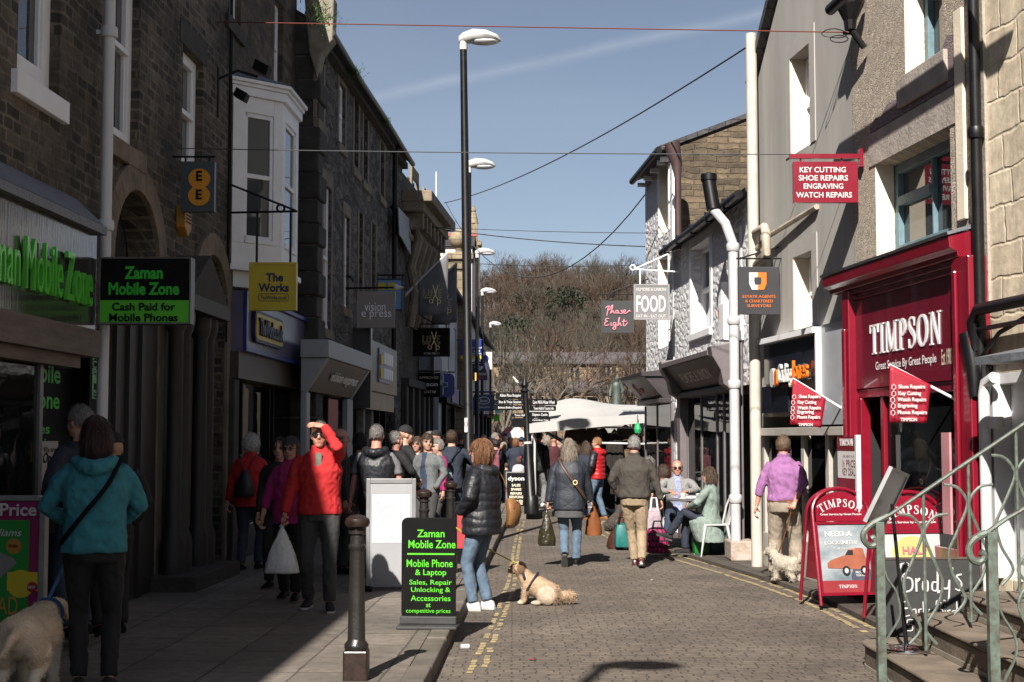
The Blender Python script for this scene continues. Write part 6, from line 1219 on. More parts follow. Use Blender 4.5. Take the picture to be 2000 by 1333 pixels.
# bookshop price board at the left edge
Y=10.05; p=AY(20,1190,Y); t=thing('pavement_sign','magenta and green price poster in a silver snap frame at the left edge','pavement sign',(p.x,Y,PZ),R(-2)); k=Y/FPX
zz=lambda py:AY(0,py,Y).z-PZ; xx=lambda px:AY(px,1100,Y).x-p.x
q=MB(); q.box(xx(-120),xx(82),-.02,.02,.1,zz(975)); q.build('panel',pm('magenta_poster',(.2,.008,.085),.4,.08,4),t)
q=MB(); q.box(xx(78),xx(92),-.035,.035,0,zz(970)); q.box(xx(-130),xx(-118),-.035,.035,0,zz(970)); q.box(xx(-118),xx(78),-.035,.035,zz(979),zz(968)); q.box(xx(-118),xx(78),-.035,.035,.06,.11); q.build('frame',M_alu,t,bevel=.008)
q=MB(); q.box(xx(-100),xx(59),-.024,-.0205,.2,zz(1016)); gp=q.build('green_cover',pm('green_cover',(.012,.21,.03),.4,.1,4),t)
q=MB(); q.prism([(xx(29)+15*k*math.cos(a*PI/14),zz(1067)+15*k*math.sin(a*PI/14)) for a in range(28)],-.028,-.0245,0); q.prism([(xx(44)+27*k*math.cos(a*PI/14),zz(1140)+27*k*math.sin(a*PI/14)) for a in range(28)],-.028,-.0245,1); q.box(xx(18),xx(78),-.031,-.0285,zz(1154),zz(1117),1); q.prism([(xx(68)+10*k*math.cos(a*PI/14),zz(1146)+10*k*math.sin(a*PI/14)) for a in range(28)],-.034,-.0315,2); q.prism([(xx(-10),zz(1075)),(xx(30),zz(1090)),(xx(35),zz(1100)),(xx(2),zz(1130)),(xx(-10),zz(1133))],-.0275,-.0245,3)
q.build('stickers',[pm('copper_seal',(.35,.16,.03),.4,.1,5),M_yellow,M_red2,M_alu],t)
lettering(t,[('Half Price',xx(3),zz(995),140*k,25*k,.02),('Walliams',xx(5),zz(1040),80*k,14*k,.005,0,.3),('BAD DAD',xx(-22),zz(1182),125*k,34*k,.0,1),('FREE MINI',xx(29),zz(1066),18*k,6*k,.01,2),('BEST',xx(68),zz(1146),15*k,5*k,.03)],[M_wl,pm('copper_letter',(.42,.22,.04),.5,.1,5),M_black],y=-.035)
# vacuum shop board and the red-black board behind the waiting woman
Y=34.0; t,o,w,h=board('pavement_sign','black pavement board with gold words sales spares repairs beside the finger post','pavement sign',988,1033,922,993,Y,M_black,.06,(M_alu,.025)); 
lettering(t,linesp(t,Y,[('dyson',1008,936,32,11,.035),('SALES',1008,948,17,5,.03,1),('SPARES',1008,956,20,5,.03,1),('REPAIRS',1008,964,22,5,.03,1),('SERVICING',1008,971,27,5,.03,1),('CORDLESS',1008,979,26,4.5,.03,1),('VACUUMS',1008,984,25,4.5,.03,1)]),[M_wl,M_cream2],y=-.043)
Y=18.6; t,o,w,h=board('pavement_sign','black and coral red pavement board half hidden behind the waiting woman','pavement sign',887,935,914,1035,Y,M_black,.05,(M_iron,.02),None); t.location.z=.12
q=MB(); q.box(-w/2+.04,w/2-.05,-.04,-.026,.2,h-.14); q.build('red_sheet',pm('coral_red_sheet',(.33,.03,.035),.5,.08,3),t)
# arched red boards of the repair shop
def arched(px,py,yaw,label,w,h,poster,seed):
    p=G(px,py,.05); p.z=.05; t=thing('pavement_sign',label,'pavement sign',(p.x,p.y,.05),R(yaw))
    L1_=12.0
    def outline(sg):
        rr=w/2; zs=h-rr*.78; P=[(-w/2,0),(-w/2,zs)]+[(-rr*math.cos(a*PI/12),zs+rr*.78*math.sin(a*PI/12)) for a in range(1,12)]+[(w/2,zs),(w/2,0)]
        c,s=math.cos(R(L1_)),math.sin(R(L1_)); return [(x,sg*(.0+ (h-z)*s*.95-.0)*1.0,z*c) for x,z in P]
    fo=MB(); fo.tube(outline(-1),.019,8); fo.build('front_frame',M_red,t,smooth=True)
    bo=MB(); bo.tube([(x,y+.05,z) for x,y,z in outline(1)],.019,8); bo.build('rear_frame',M_red,t,smooth=True)
    s_=math.sin(R(L1_))*.95; c_=math.cos(R(L1_))
    def face(x,z,d=0): return (x,-(h-z)*s_-d,z*c_)
    zs=h-w*.39; e=.035
    head=[(-w/2+e,zs-.1),(w/2-e,zs-.1),(w/2-e,zs)]+[((w/2-e)*math.cos(a*PI/12),zs+(w*.39-e)*math.sin(a*PI/12)) for a in range(1,12)]+[(-w/2+e,zs)]
    q=MB(); n=len(head); q.add([face(x,z) for x,z in head]+[face(x,z,-.012) for x,z in head],[tuple(range(n)),tuple(range(2*n-1,n-1,-1))]+[(i,i+n,(i+1)%n+n,(i+1)%n) for i in range(n)]); q.build('header',M_red,t)
    q=MB()
    def bxf(x0,x1,z0,z1,d0,d1,mi=0): q.add([face(x0,z0,d0),face(x1,z0,d0),face(x1,z1,d0),face(x0,z1,d0),face(x0,z0,d1),face(x1,z0,d1),face(x1,z1,d1),face(x0,z1,d1)],[(0,3,2,1),(4,5,6,7),(0,1,5,4),(1,2,6,5),(2,3,7,6),(3,0,4,7)],mi)
    z0,z1=.13,zs-.13; bxf(-w/2+.01,w/2-.01,z0-.03,z0,-.015,.015); bxf(-w/2+.01,w/2-.01,z1,z1+.025,-.015,.015); bxf(-w/2,-w/2+.035,z0,z1,-.015,.015); bxf(w/2-.035,w/2,z0,z1,-.015,.015); q.build('poster_frame',M_red,t)
    q=MB(); bxf(-w/2+.036,w/2-.036,z0,z1,-.008,.0); ps=q.build('poster',poster,t)
    q=MB(); [q.add([(sx_*w/2,-(h-.25)*s_*.9,.25),(sx_*w/2,(h-.25)*s_*.9,.25),(sx_*w/2,.02,h*.86),(sx_*w/2,-.02,h*.86)],[(0,1,2,3)]) for sx_ in (-.96,)]; q.build('side_panel',M_red,t)
    def bend(o,d=.003):
        for v in o.data.vertices: v.co=Vector(face(v.co.x,v.co.z,-v.co.y+d))
        return o
    bend(serif_word(t,'TIMPSON',0,zs+.05,w*.74,.085,M_wl,0,.003,arc=w*.62)); bend(lettering(t,[('Great Service by Great People',0,zs-.03,w*.74,.028,.02)],M_wl,name='strapline'))
    return t,ps,bxf,bend,z0,z1,w,face
M_sky=pm('poster_sky',(.28,.31,.33),.15,.25,2.5,dark=(.1,.13,.15),stretch=(1,1,2))
t,ps,_,bend,z0,z1,w,face=arched(1640,1177,12,'arched red board of the repair shop with a locksmith van poster',.62,1.2,M_sky,1)
zc=(z0+z1)/2
bend(lettering(ps,[('NEED A',-.05,z1-.1,.3,.055,.03),('LOCKSMITH?',-.03,z1-.19,.36,.04,.01),('Call 24 hours',-.0,z1-.25,.22,.025,.0),('PROTECT',.16,z0+.2,.12,.025,.02),('YOUR HOME',.16,z0+.17,.12,.02,.02)],M_wl))
q=MB(); q.prism([(-.2,zc-.05),(-.16,zc-.02),(.0,zc+.03),(.05,zc+.1),(.2,zc+.1),(.25,zc-.08),(.2,zc-.12),(-.2,zc-.1)],-.003,0,0); q.prism([(.0,zc+.03),(.04,zc+.08),(.09,zc+.08),(.09,zc+.03)],-.006,-.0035,1)
for cx in (-.0,.2): q.prism([(cx+.045*math.cos(a*PI/8),zc-.13+.05*math.sin(a*PI/8)) for a in range(16)],-.006,-.0035,1); q.prism([(cx+.022*math.cos(a*PI/8),zc-.13+.026*math.sin(a*PI/8)) for a in range(16)],-.009,-.0065,2)
q.prism([(-w/2+.037,z0),(w/2-.037,z0),(w/2-.037,z0+.12),(-w/2+.037,z0+.12)],-.003,0,3); q.prism([(.17+.12*math.cos(a*PI/10),z0+.16+.11*math.sin(a*PI/10)) for a in range(20)],-.002,0,4)
bend(q.build('poster_van',[pm('van_orange',(.26,.085,.05),.4,.2,6),pm('tyre_black',(.02,.02,.022),.4,.2,4),M_lamp,pm('poster_red',(.22,.03,.035),.3,.1,3),pm('poster_night_blue',(.06,.07,.1),.3,.2,4)],ps)); bend(serif_word(ps,'TIMPSON',0,z0+.06,.2,.035,M_wl,-.004,.002))
t,ps,_,bend,z0,z1,w,face=arched(1778,1212,10,'second arched red board of the repair shop offering a half price key deal',.66,1.22,pm('poster_pale',(.36,.37,.38),.2,.1,3),2)
q=MB(); q.prism([(-.02+.2*math.cos(a*PI/14)*(1+.04*(a%2)),z1-.2+.17*math.sin(a*PI/14)*(1+.04*(a%2))) for a in range(28)],-.002,0,0); q.prism([(-.15,z1-.44),(.2,z1-.4),(.2,z1-.33),(-.15,z1-.37)],-.004,-.0025,1); bend(q.build('poster_burst',[pm('lime_burst',(.36,.36,.14),.4,.1,4),M_red2],ps))
bend(lettering(ps,[('HALF',-.0,z1-.16,.24,.075,.03),('PRICE',.0,z1-.26,.26,.075,.03),('KEY DEAL*',.02,z1-.385,.32,.045,.03,1)],[pm('poster_pink_letter',(.5,.1,.14),.5,.1,4),M_wl],y=-.005))
# ------------------------------------------------------------------ steps, railing, chalkboard and menu stand at the right
M_step=pm('worn_step_stone',(.13,.104,.08),.75,.35,3,.4,25); M_stepj=pm('pale_step_joint',(.25,.22,.18),.8,.2,5)
RY=10.2
ST_=thing('stone_steps','worn brown stone steps with pale joints rising to the white door','steps',(0,0,0))
def rx(px): return AY(px,1200,RY).x
for i,(px,z) in enumerate(((1738,.2),(1842,.4),(1945,.56))):
    x=rx(px); r=.3; zb=(0,.203,.403)[i]
    P=[(x,6.5),(5.2,6.5),(5.2,11.2-.02*i)]+[(x+r+ -r*math.sin(a*PI/12),11.2-.02*i-r+r*math.cos(a*PI/12)) for a in range(0,7)]
    q=MB(); q.prism(P,zb,z-.03,ax='z'); q.build('riser',M_step,ST_,bevel=.012)
    q=MB(); q.prism([(a-.006 if a<5 else a,b+.006 if b>7 else b) for a,b in P],zb,zb+.035,ax='z'); q.build('joint',M_stepj,ST_)
    q=MB(); q.prism([(a-.02 if a<5 else a,b+.02 if b>7 else b) for a,b in P],z-.027,z,ax='z'); q.build('tread',M_step,ST_,bevel=.012)
M_rail=pm('sage_green_paint',(.088,.118,.1),.5,.25,16,.15,50,dark=(.05,.048,.036))
def cr(x,y): return 1680+x/2.6,820+y/2.6
def railing(label,Y,posts,handrail,bars_,lyres,curl):
    t=thing('railing',label,'railing',(0,0,0)); A=lambda x,y:AY(*cr(x,y),Y)
    q=MB(); q.tube([A(*p) for p in smooth2(handrail+[],6)],.024,8,ry=.6); q.build('handrail',M_rail,t,smooth=True)
    q=MB(); q.tube([A(*p) for p in smooth2(curl,6)],.022,8); q.build('curl',M_rail,t,smooth=True)
    for (x,y0,zb) in posts:
        a=A(x,y0); q=MB(); q.box(a.x-.03,a.x+.03,Y-.03,Y+.03,zb,a.z); q.build('post',M_rail,t,bevel=.004)
    for (x,y0,y1) in bars_:
        a=A(x,y0); b=A(x,y1); q=MB(); q.tube([(a.x,Y,a.z),(a.x,Y,b.z)],.0125,8); q.build('baluster',M_rail,t,smooth=True)
    for P in lyres:
        q=MB(); q.tube([A(*p) for p in smooth2(P,6)],.009,6,ry=1.3); q.build('scroll',M_rail,t,smooth=True)
    return t
def lyre(cx,dy,sg,cut=None):
    P=[(-125,480),(-60,492),(-14,545),(-8,600),(-65,740),(-98,830),(-75,940),(-18,1040),(-22,1085),(-70,1140)]
    P=P[:cut] if cut else P
    return [(cx+sg*-x if sg>0 else cx+x,y+dy) for x,y in P]
LY=[lyre(320,0,-1),lyre(320,0,1),lyre(548,-150,-1),lyre(548,-150,1),lyre(790,-300,-1),lyre(790,-300,1),[(110,700),(135,800),(185,880),(200,1000),(130,1130),(110,1250),(150,1333)],lyre(1010,-450,-1),lyre(1010,-450,1)]
railing('sage green iron railing with scrolled bars climbing the steps behind',RY,[(97,520,0)],[(60,530),(140,488),(220,437),(560,205),(840,15),(1200,-240)],[(320,360,1172),(548,205,1030),(790,45,872),(1010,-110,860)],LY,[(140,488),(60,530),(20,570),(18,610),(50,642),(80,630),(70,600),(55,605)])
railing('nearer sage green iron railing with curled end at the right edge',8.6,[(665,570,0),],[(590,590),(640,575),(740,505),(840,445),(1200,200)],[(900,400,1500)],[[(680,870),(720,990),(785,1100),(790,1200),(740,1310),(700,1400)],[(900,820),(830,870),(808,950),(850,1050),(900,1150)]],[(640,575),(575,610),(552,660),(570,710),(610,722),(630,690),(610,672)])
p=AY(1826,1190,11.45); t=thing('chalkboard','black chalkboard with white handwritten early bird offer leaning behind the railing','chalkboard',(p.x,11.45,.05),R(4))
t.rotation_euler=(R(-9),0,R(4)); k=11.4/FPX; zb=lambda py:(1.75-.05)-(py-855)/FPX*11.4*1.0
w=197*k; h=zb(1092)
q=MB(); q.box(-w/2,w/2,-.012,.012,0,h); q.build('panel',pm('slate_blackboard',(.016,.016,.017),.6,.35,5),t)
q=MB(); q.box(-w/2-.01,w/2+.01,-.02,.02,h+.001,h+.02); q.box(w/2+.001,w/2+.02,-.02,.02,0,h); q.box(-w/2-.02,-w/2-.001,-.02,.02,0,h); q.build('frame',M_brown,t)
M_chalk=pm('chalk_white',(.42,.42,.42),.9,.1,20)
cx_=lambda px:(px-1826)*k
def script(paths,px,py,w_,h_): return cursive(paths,cx_(px),zb(py),w_*k,h_*k)
BRODY=[[(0,0),(.1,1.3),(.15,1.5)],[(-.1,1.45),(.5,1.6),(.6,1.2),(.15,.85),(.7,.7),(.65,.1),(.0,-.05)],[(.95,.0),(.98,.75),(1.0,.55),(1.2,.75)],[(1.6,.6),(1.4,.55),(1.35,.1),(1.6,.05),(1.65,.55),(1.5,.6)],[(2.2,.5),(1.95,.5),(1.9,.1),(2.2,.15),(2.3,1.3),(2.2,.0),(2.35,.05)],[(2.5,.6),(2.55,.2),(2.85,.2),(2.95,.65),(2.8,-.5),(2.5,-.5)],[(3.2,1.35),(3.15,1.05)],[(3.7,.95),(3.4,.85),(3.65,.45),(3.5,.05),(3.25,.15)]]
EARLY=[[(.5,1.2),(.05,1.15),(.08,.65),(.4,.68),(.08,.65),(.0,.05),(.5,.1)],[(1.0,.6),(.75,.5),(.75,.1),(1.0,.15),(1.02,.6),(1.05,.05)],[(1.25,.6),(1.25,.0),(1.28,.5),(1.5,.6)],[(1.65,1.2),(1.65,.0)],[(1.85,.6),(1.95,.15),(2.15,.6),(1.95,-.4)],[(2.7,.0),(2.75,1.2),(3.1,1.1),(3.0,.7),(2.75,.65),(3.2,.5),(3.1,.0),(2.7,.02)],[(3.4,.5),(3.4,.0)],[(3.4,.8),(3.42,.84)],[(3.6,.5),(3.6,.0),(3.65,.4),(3.85,.5)],[(4.3,.45),(4.0,.4),(4.0,.05),(4.3,.1),(4.4,1.2),(4.35,.0)]]
FIVE=[[(.5,1),(.1,1),(.08,.6),(.4,.6),(.4,.1),(.0,.05)],[(.65,.6),(.65,-.3)],[(.65,.5),(.85,.5),(.8,.2),(.65,.2)],[(1.1,.3),(1.4,.32)],[(1.9,1),(1.6,.5),(1.7,.05),(1.95,.2),(1.65,.45)],[(2.1,.1),(2.12,.12)],[(2.3,.9),(2.6,.9),(2.4,.6),(2.65,.4),(2.3,.1)],[(3.0,.8),(2.8,.5),(2.95,.1),(3.15,.5),(3.0,.8)]]
pp=script(BRODY,1824,1135,128,72)
strokes(t,pp,.0085,M_chalk,y=-.016); strokes(t,script(EARLY,1820,1192,108,38)+script(FIVE,1812,1222,82,28),.0055,M_chalk,y=-.016)
strokes(t,script([[(0,.5),(.3,.8),(.2,.1),(.6,.5),(.9,.2)],[(1.2,.3),(1.5,.3)],[(2.0,.8),(1.7,.8),(1.8,.4),(1.6,.1),(2.1,.1)]],1805,1252,70,22)+script([[(0,.5),(.3,.8),(.2,.1),(.6,.5),(.9,.2)],[(1.2,.3),(1.5,.3)],[(2.0,.8),(1.7,.8),(1.8,.4),(1.6,.1),(2.1,.1)]],1805,1270,66,16),.004,M_chalk,y=-.016)
p=AY(1771,1280,10.45); t=thing('menu_stand','chrome footed menu stand with a tilted framed board beside the chalkboard','menu stand',(p.x,10.45,.2)); k=10.45/FPX
M_chrome=pm('chrome',(.5,.5,.5),.12,.1,4,metal=1.0)
q=MB(); q.lathe([(.0,0),(.165,0),(.17,.012),(.165,.03),(.12,.04),(.03,.05),(.02,.06)],28); q.build('base_disc',M_chrome,t,smooth=True)
top=AY(1742,985,10.45); d=Vector((top.x-p.x,0,top.z-.2)); q=MB(); q.tube([(0,0,.04),d*.45],.016,10); q.tube([d*.45,d],.013,10); q.build('pole',M_iron,t,smooth=True)
a=AY(1708,1022,10.45); b=AY(1756,922,10.45); c=Vector(((a.x+b.x)/2-p.x,0,(a.z+b.z)/2-.2)); u=Vector((b.x-a.x,0,b.z-a.z)); v=Vector((.11,.19,-.03)); nn=u.cross(v).normalized()
q=MB(); q.obox(c,u*.5,v,nn*.008); q.build('board',pm('menu_sheet',(.2,.21,.215),.3,.15,4),t)
q=MB(); 
for s in (-1,1): q.obox(c+v*s,u*.53,v*.06,nn*.016); q.obox(c+u*.5*s,u*.03,v*1.05,nn*.016)
q.build('board_frame',M_alu,t,bevel=.002)
# ------------------------------------------------------------------ market stalls
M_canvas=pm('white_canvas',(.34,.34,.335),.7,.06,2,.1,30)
Y0s,Y1s=30.5,33.8; t=thing('market_stall','large market stall under a sagging white canvas roof hung with brown coats','market stall',(AY(1150,850,Y0s).x,Y0s,0)); ox=t.location.x
def fz(px,py,Y): return AY(px,py,Y).z
fr=[(1034,828),(1085,824),(1130,820),(1180,815),(1225,811),(1262,808),(1330,806)]; mid=[(1026,802),(1070,786),(1112,770),(1150,778),(1195,789),(1240,788),(1330,794)]
q=MB(); vs=[]; nrow=9
for (a,b) in zip(fr,mid):
    A=AY(*a,Y0s); Bm=AY(*b,(Y0s+Y1s)/2); C=Vector((AY(a[0],800,Y1s).x,Y1s,A.z+.1))
    for j in range(nrow):
        f=j/(nrow-1)*2; P=A.lerp(Bm,f)-Vector((0,0,.05*math.sin(PI*f))) if f<=1 else Bm.lerp(C,f-1)-Vector((0,0,.05*math.sin(PI*(f-1)))); vs.append((P.x-ox,P.y-Y0s,P.z))
q.add(vs,[(i*nrow+j,(i+1)*nrow+j,(i+1)*nrow+j+1,i*nrow+j+1) for i in range(len(fr)-1) for j in range(nrow-1)])
o=q.build('canopy',M_canvas,t,smooth=True,fix=False); sd=o.modifiers.new('thick','SOLIDIFY'); sd.thickness=.02; o.modifiers.new('sub','SUBSURF').levels=1
q=MB(); e0_=AY(1040,826,Y0s); q.add([(AY(a,b,Y0s).x-ox,-.005,AY(a,b,Y0s).z-d) for a,b in fr for d in (.0,.2)],[(2*i,2*i+1,2*i+3,2*i+2) for i in range(len(fr)-1)]); q.build('valance',M_canvas,t,fix=False)
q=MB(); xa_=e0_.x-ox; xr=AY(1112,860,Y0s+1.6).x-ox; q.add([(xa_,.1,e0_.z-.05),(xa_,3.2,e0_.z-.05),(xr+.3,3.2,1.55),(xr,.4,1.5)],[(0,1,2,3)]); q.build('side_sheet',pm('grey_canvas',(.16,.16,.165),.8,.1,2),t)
for xx,yy in ((xa_+.1,3.2),(AY(1262,850,Y0s).x-ox,.1),(AY(1262,850,Y0s).x-ox,3.2)): q=MB(); q.tube([(xx,yy,0),(xx,yy,2.25)],.028,8); q.build('pole',M_lamp,t)
q=MB(); q.tube([(xa_,.15,2.0),(2.0,.15,1.95)],.022,8); q.build('cross_pole',M_lamp,t); q=MB(); q.tube([(AY(1165,868,Y0s).x-ox,.1,1.64),(AY(1330,872,Y0s).x-ox,.1,1.6)],.022,8); q.build('cross_pole',M_lamp,t)
M_fur=[pm('brown_fur',(.05,.03,.018),.95,.5,9,.8,40),pm('dark_fur',(.014,.01,.008),.95,.5,9,.8,40),pm('tan_fur',(.1,.07,.045),.95,.4,9,.8,40)]
rr=random.Random(12)
for i,(px,w_,top_,bot,mi) in enumerate(((1125,30,830,885,0),(1156,26,832,905,2),(1178,24,835,935,0),(1200,20,838,965,1),(1222,26,830,905,2),(1236,26,838,960,1),(1140,26,860,960,1))):
    Yc=Y0s+.5+.25*(i%3); a=AY(px,top_,Yc); b=AY(px,bot,Yc); ww=w_/FPX*Yc/2
    c=thing('hanging_coat',('tan','dark brown','brown')[(mi==1)+(mi==0)*2]+' fur coat hanging %s on the stall rail'%(('first from the left','with pale sleeves second from the left','in the middle','fourth from the left','fifth from the left','nearest the right pole','low at the left end')[i]),'coat',(a.x,Yc,b.z),0,'coats hanging in the market stall')
    H=a.z-b.z; q=MB(); q.loft([[(ww*wd*math.cos(2*PI*k/12)*(1+.12*rr.uniform(-1,1)),.14*wd*math.sin(2*PI*k/12),H*f) for k in range(12)] for f,wd in ((0,.9),(.1,1),(.4,.92),(.7,.95),(.85,1.0),(.95,.55),(1,.12))]); q.build('coat_body',M_fur[mi],c,smooth=True)
    for sg in (-1,1): q=MB(); q.tube([(sg*ww*.7,-.03,H*.88),(sg*ww*1.05,-.06,H*.6),(sg*ww*1.05,-.08,H*.3)],[.09,.085,.09],8); q.build('sleeve',M_fur[mi],c,smooth=True)
q=MB(); q.box(AY(1115,900,33).x-ox,AY(1330,900,33).x-ox,3.0,3.02,.7,1.6); q.build('back_sheet',pm('lilac_white_sheet',(.4,.385,.44),.7,.06,3),t)
tb=thing('trestle_table','trestle table with dark cloth under the market canopy','table',(AY(1215,950,31.2).x,32.6,0)); q=MB(); q.box(-1.2,1.2,-.4,.4,.78,.82); q.build('table_top',M_black,tb); q=MB(); q.box(-1.18,1.18,-.39,.39,.15,.777); q.build('table_cloth',pm('dark_cloth',(.02,.018,.02),.9,.3,4),tb)
lt_=AY(1245,825,Y0s-.1); t2=thing('lantern','small green lantern hanging from the edge of the white canopy','lantern',(lt_.x,Y0s-.12,lt_.z-.15)); q=MB(); q.lathe([(.0,-.1),(.06,-.08),(.08,.0),(.05,.1),(.02,.14)],10); q.build('body',pm('green_glass',(.02,.3,.1),.3,.1,4),t2); q=MB(); q.tube([(0,0,-.1),(0,0,-.6)],.012,6); q.tube([(0,0,.14),(0,0,.3)],.008,5); q.build('cord',M_iron,t2)
def gazebo(px0,px1,ytop,yeave,Y,mat,label,navy=False):
    a=AY(px0,yeave,Y); b=AY(px1,yeave,Y); c=AY((px0+px1)/2,ytop,Y); w=(b.x-a.x)/2; t=thing('gazebo',label,'gazebo',((a.x+b.x)/2,Y,0),0,'small market gazebos'); z=a.z
    q=MB(); q.add([(-w,-w,z),(w,-w,z),(w,w,z),(-w,w,z),(0,0,c.z)],[(0,1,4),(1,2,4),(2,3,4),(3,0,4)]); o=q.build('canopy',mat,t,fix=False)
    q=MB(); q.box(-w,w,-w-.01,-w,z-.18,z); q.box(-w-.01,-w,-w,w,z-.18,z); q.box(w,w+.01,-w,w,z-.18,z); q.build('valance',M_navy if navy else mat,t)
    for sx_ in (-1,1):
        for sy in (-1,1): q=MB(); q.tube([(sx_*w*.97,sy*w*.97,0),(sx_*w*.97,sy*w*.97,z)],.03,6); q.build('leg',M_lamp,t)
gazebo(966,1018,832,860,74,pm('pink_canvas',(.42,.12,.15),.7,.08,3),'pink pointed gazebo over the crowd at the far left')
gazebo(984,1036,831,856,66,M_canvas,'white pointed gazebo with navy edge behind the finger post',True)
gazebo(1034,1054,838,862,80,M_canvas,'narrow white gazebo glimpsed right of the finger post')
# hanging toy bags by a shop door
for px,py,c_,lb in ((815,836,'magenta','magenta and white bag hanging by the far left shop door'),(815,858,'lime','lime green and white bag hanging below the magenta one')):
    Yb=39.5; p=AY(px,py,Yb); t=thing('hanging_bag',lb,'bag',p,0,'bags hung outside the far shop'); m_=pm(c_+'_fabric',(.5,.03,.2) if c_=='magenta' else (.25,.55,.05),.6,.1,6); q=MB()
    for sg in (-1,1): q.loft([[(sg*(.09+.0)+a*.08*math.cos(2*PI*k/8)+sg*.05*f,.06*math.sin(2*PI*k/8)*a,-.2+.4*f) for k in range(8)] for f,a in ((0,.6),(.2,1),(.6,.9),(1,.2))],0 if sg<0 else 1)
    q.build('pouch',[m_,M_wl],t,smooth=True)
    q=MB(); q.tube([(-.12,0,.18),(0,0,.42),(.12,0,.18)],.012,5); q.build('strap',M_iron,t)
# litter on the setts
p=G(908,1268,0); q=MB(); q.tube([(-.035,0,.02),(.035,.01,.02)],.02,8); tag(q.build('litter',M_wl,None,p,fix=True),'small white crumpled paper tube lying on the setts near the kerb','litter')
for px,py,lb in ((1040,1291,'small red scrap lying on the setts'),(1275,1135,'tiny pale scrap on the setts by the right yellow lines')):
    p=G(px,py,0); q=MB(); q.add([(-.03,-.012,.008),(.02,-.015,.014),(.03,.012,.007),(-.02,.015,.016)],[(0,1,2,3)]); o=q.build('litter',M_red2 if 'red' in lb[:9] else M_lamp,None,p); tag(o,lb,'litter')
# cafe table, chairs
M_tolix=pm('white_metal_chair',(.46,.46,.46),.4,.06,5)
def chair(x,y,rz,label):
    t=thing('cafe_chair',label,'chair',(x,y,.05),R(rz),'white metal cafe chairs')
    q=MB(); q.prism(rrect(-.2,.2,-.19,.19,.07,4),.44,.46,ax='z'); q.build('seat',M_tolix,t,bevel=.006)
    for sx_ in (-1,1):
        for sy in (-1,1):
            q=MB(); q.tube([(sx_*.17,sy*.16,.44),(sx_*.2,sy*.2,.2),(sx_*.225,sy*.235,0)],[.04,.024,.014],8,ry=.7); q.build('leg',M_tolix,t,smooth=True)
    q=MB(); q.tube([(-.19,-.18,.45),(-.2,-.24,.7),(-.15,-.28,.83),(0,-.29,.86),(.15,-.28,.83),(.2,-.24,.7),(.19,-.18,.45)],.014,8); q.build('back_frame',M_tolix,t,smooth=True)
    q=MB(); q.loft([[(-.07,-.19,.45),(.07,-.19,.45),(.07,-.185,.45),(-.07,-.185,.45)],[(-.06,-.25,.68),(.06,-.25,.68),(.06,-.245,.68),(-.06,-.245,.68)],[(-.09,-.285,.85),(.09,-.285,.85),(.09,-.28,.85),(-.09,-.28,.85)]]); q.build('back_splat',M_tolix,t)
    return t
CX,CY=2.86,20.75
chair(CX+.06,CY,95,'white metal chair of the woman in the pale green coat'); chair(2.58,22.35,180,'white metal chair under the man in sunglasses'); chair(2.2,23.6,-60,'white metal chair of the grey haired man at the far table')
TBX,TBY=AY(1346,980,21.4).x,21.45
t=thing('cafe_table','small round grey cafe table on one leg between the seated couple','table',(TBX,TBY,.05)); q=MB(); q.lathe([(0,.76),(.33,.76),(.34,.77),(.34,.785),(.33,.79),(0,.79)],24); q.build('table_top',pm('grey_table_metal',(.1,.1,.105),.4,.1,5),t,smooth=True); q=MB(); q.lathe([(.22,0),(.22,.02),(.04,.05),(.03,.1),(.03,.76)],14); q.build('pedestal',M_iron,t,smooth=True)
def cup(x,y,label):
    t=thing('cup',label,'cup',(x,y,.842),0,'white cups on the cafe table'); q=MB(); q.lathe([(.075,0),(.08,.008),(.04,.012),(.03,.016)],16); q.build('saucer',M_wl,t,smooth=True); q=MB(); q.lathe([(.028,.017),(.045,.04),(.05,.08),(.046,.08),(.038,.03),(0,.025)],16); q.tube([(.045,0,.065),(.075,0,.06),(.07,0,.035),(.04,0,.035)],.006,6); q.build('bowl',M_wl,t,smooth=True)
cup(TBX+.14,TBY-.1,'white cup and saucer at the right of the cafe table'); cup(TBX-.1,TBY-.12,'white cup and saucer in front of the sunglasses man')
q=MB(); q.box(-.12,.12,-.09,.09,0,.035); o=tag(q.build('plate',M_wl,None,(TBX+.0,TBY+.12,.842)),'low white dish at the back of the cafe table','dish')
# bags on the ground
M_tartan=stone('magenta_tartan',(.32,.008,.09),(.27,.008,.08),(.01,.004,.01),.09,.09,ms=.012,distort=.002,bumpd=.001,rough=.6)
def bag(name,label,px0,px1,py0,py1,Y,depth,mat,round_=.25,strap=None,group=None,zb=.05):
    a=AY(px0,py1,Y); b=AY(px1,py0,Y); w,h=b.x-a.x,b.z-zb; t=thing(name,label,'bag',((a.x+b.x)/2,Y,zb),0,group); rr=random.Random(px0)
    q=MB(); n=16
    q.loft([[(w/2*s*max(-1,min(1,1.25*math.cos(2*PI*k/n)))*(1+.05*rr.uniform(-1,1)),depth/2*s*max(-1,min(1,1.25*math.sin(2*PI*k/n)))*(1+.06*rr.uniform(-1,1)),h*f) for k in range(n)] for f,s in ((0,.92),(.08,1),(.4,1.02),(.75,.95),(.93,.78),(1,.4))])
    q.build('bag_body',mat,t,smooth=True)
    if strap:
        q=MB(); q.tube([(-w*.25,-depth*.3,h*.9),(-w*.15,-depth*.3,h*1.25),(w*.15,-depth*.3,h*1.25),(w*.25,-depth*.3,h*.9)],.014,6); q.build('strap',strap,t,smooth=True)
    return t
bag('holdall','magenta and black tartan holdall on the pavement by the cafe',1262,1304,1030,1075,21.3,.3,M_tartan,strap=M_black)
q=MB()
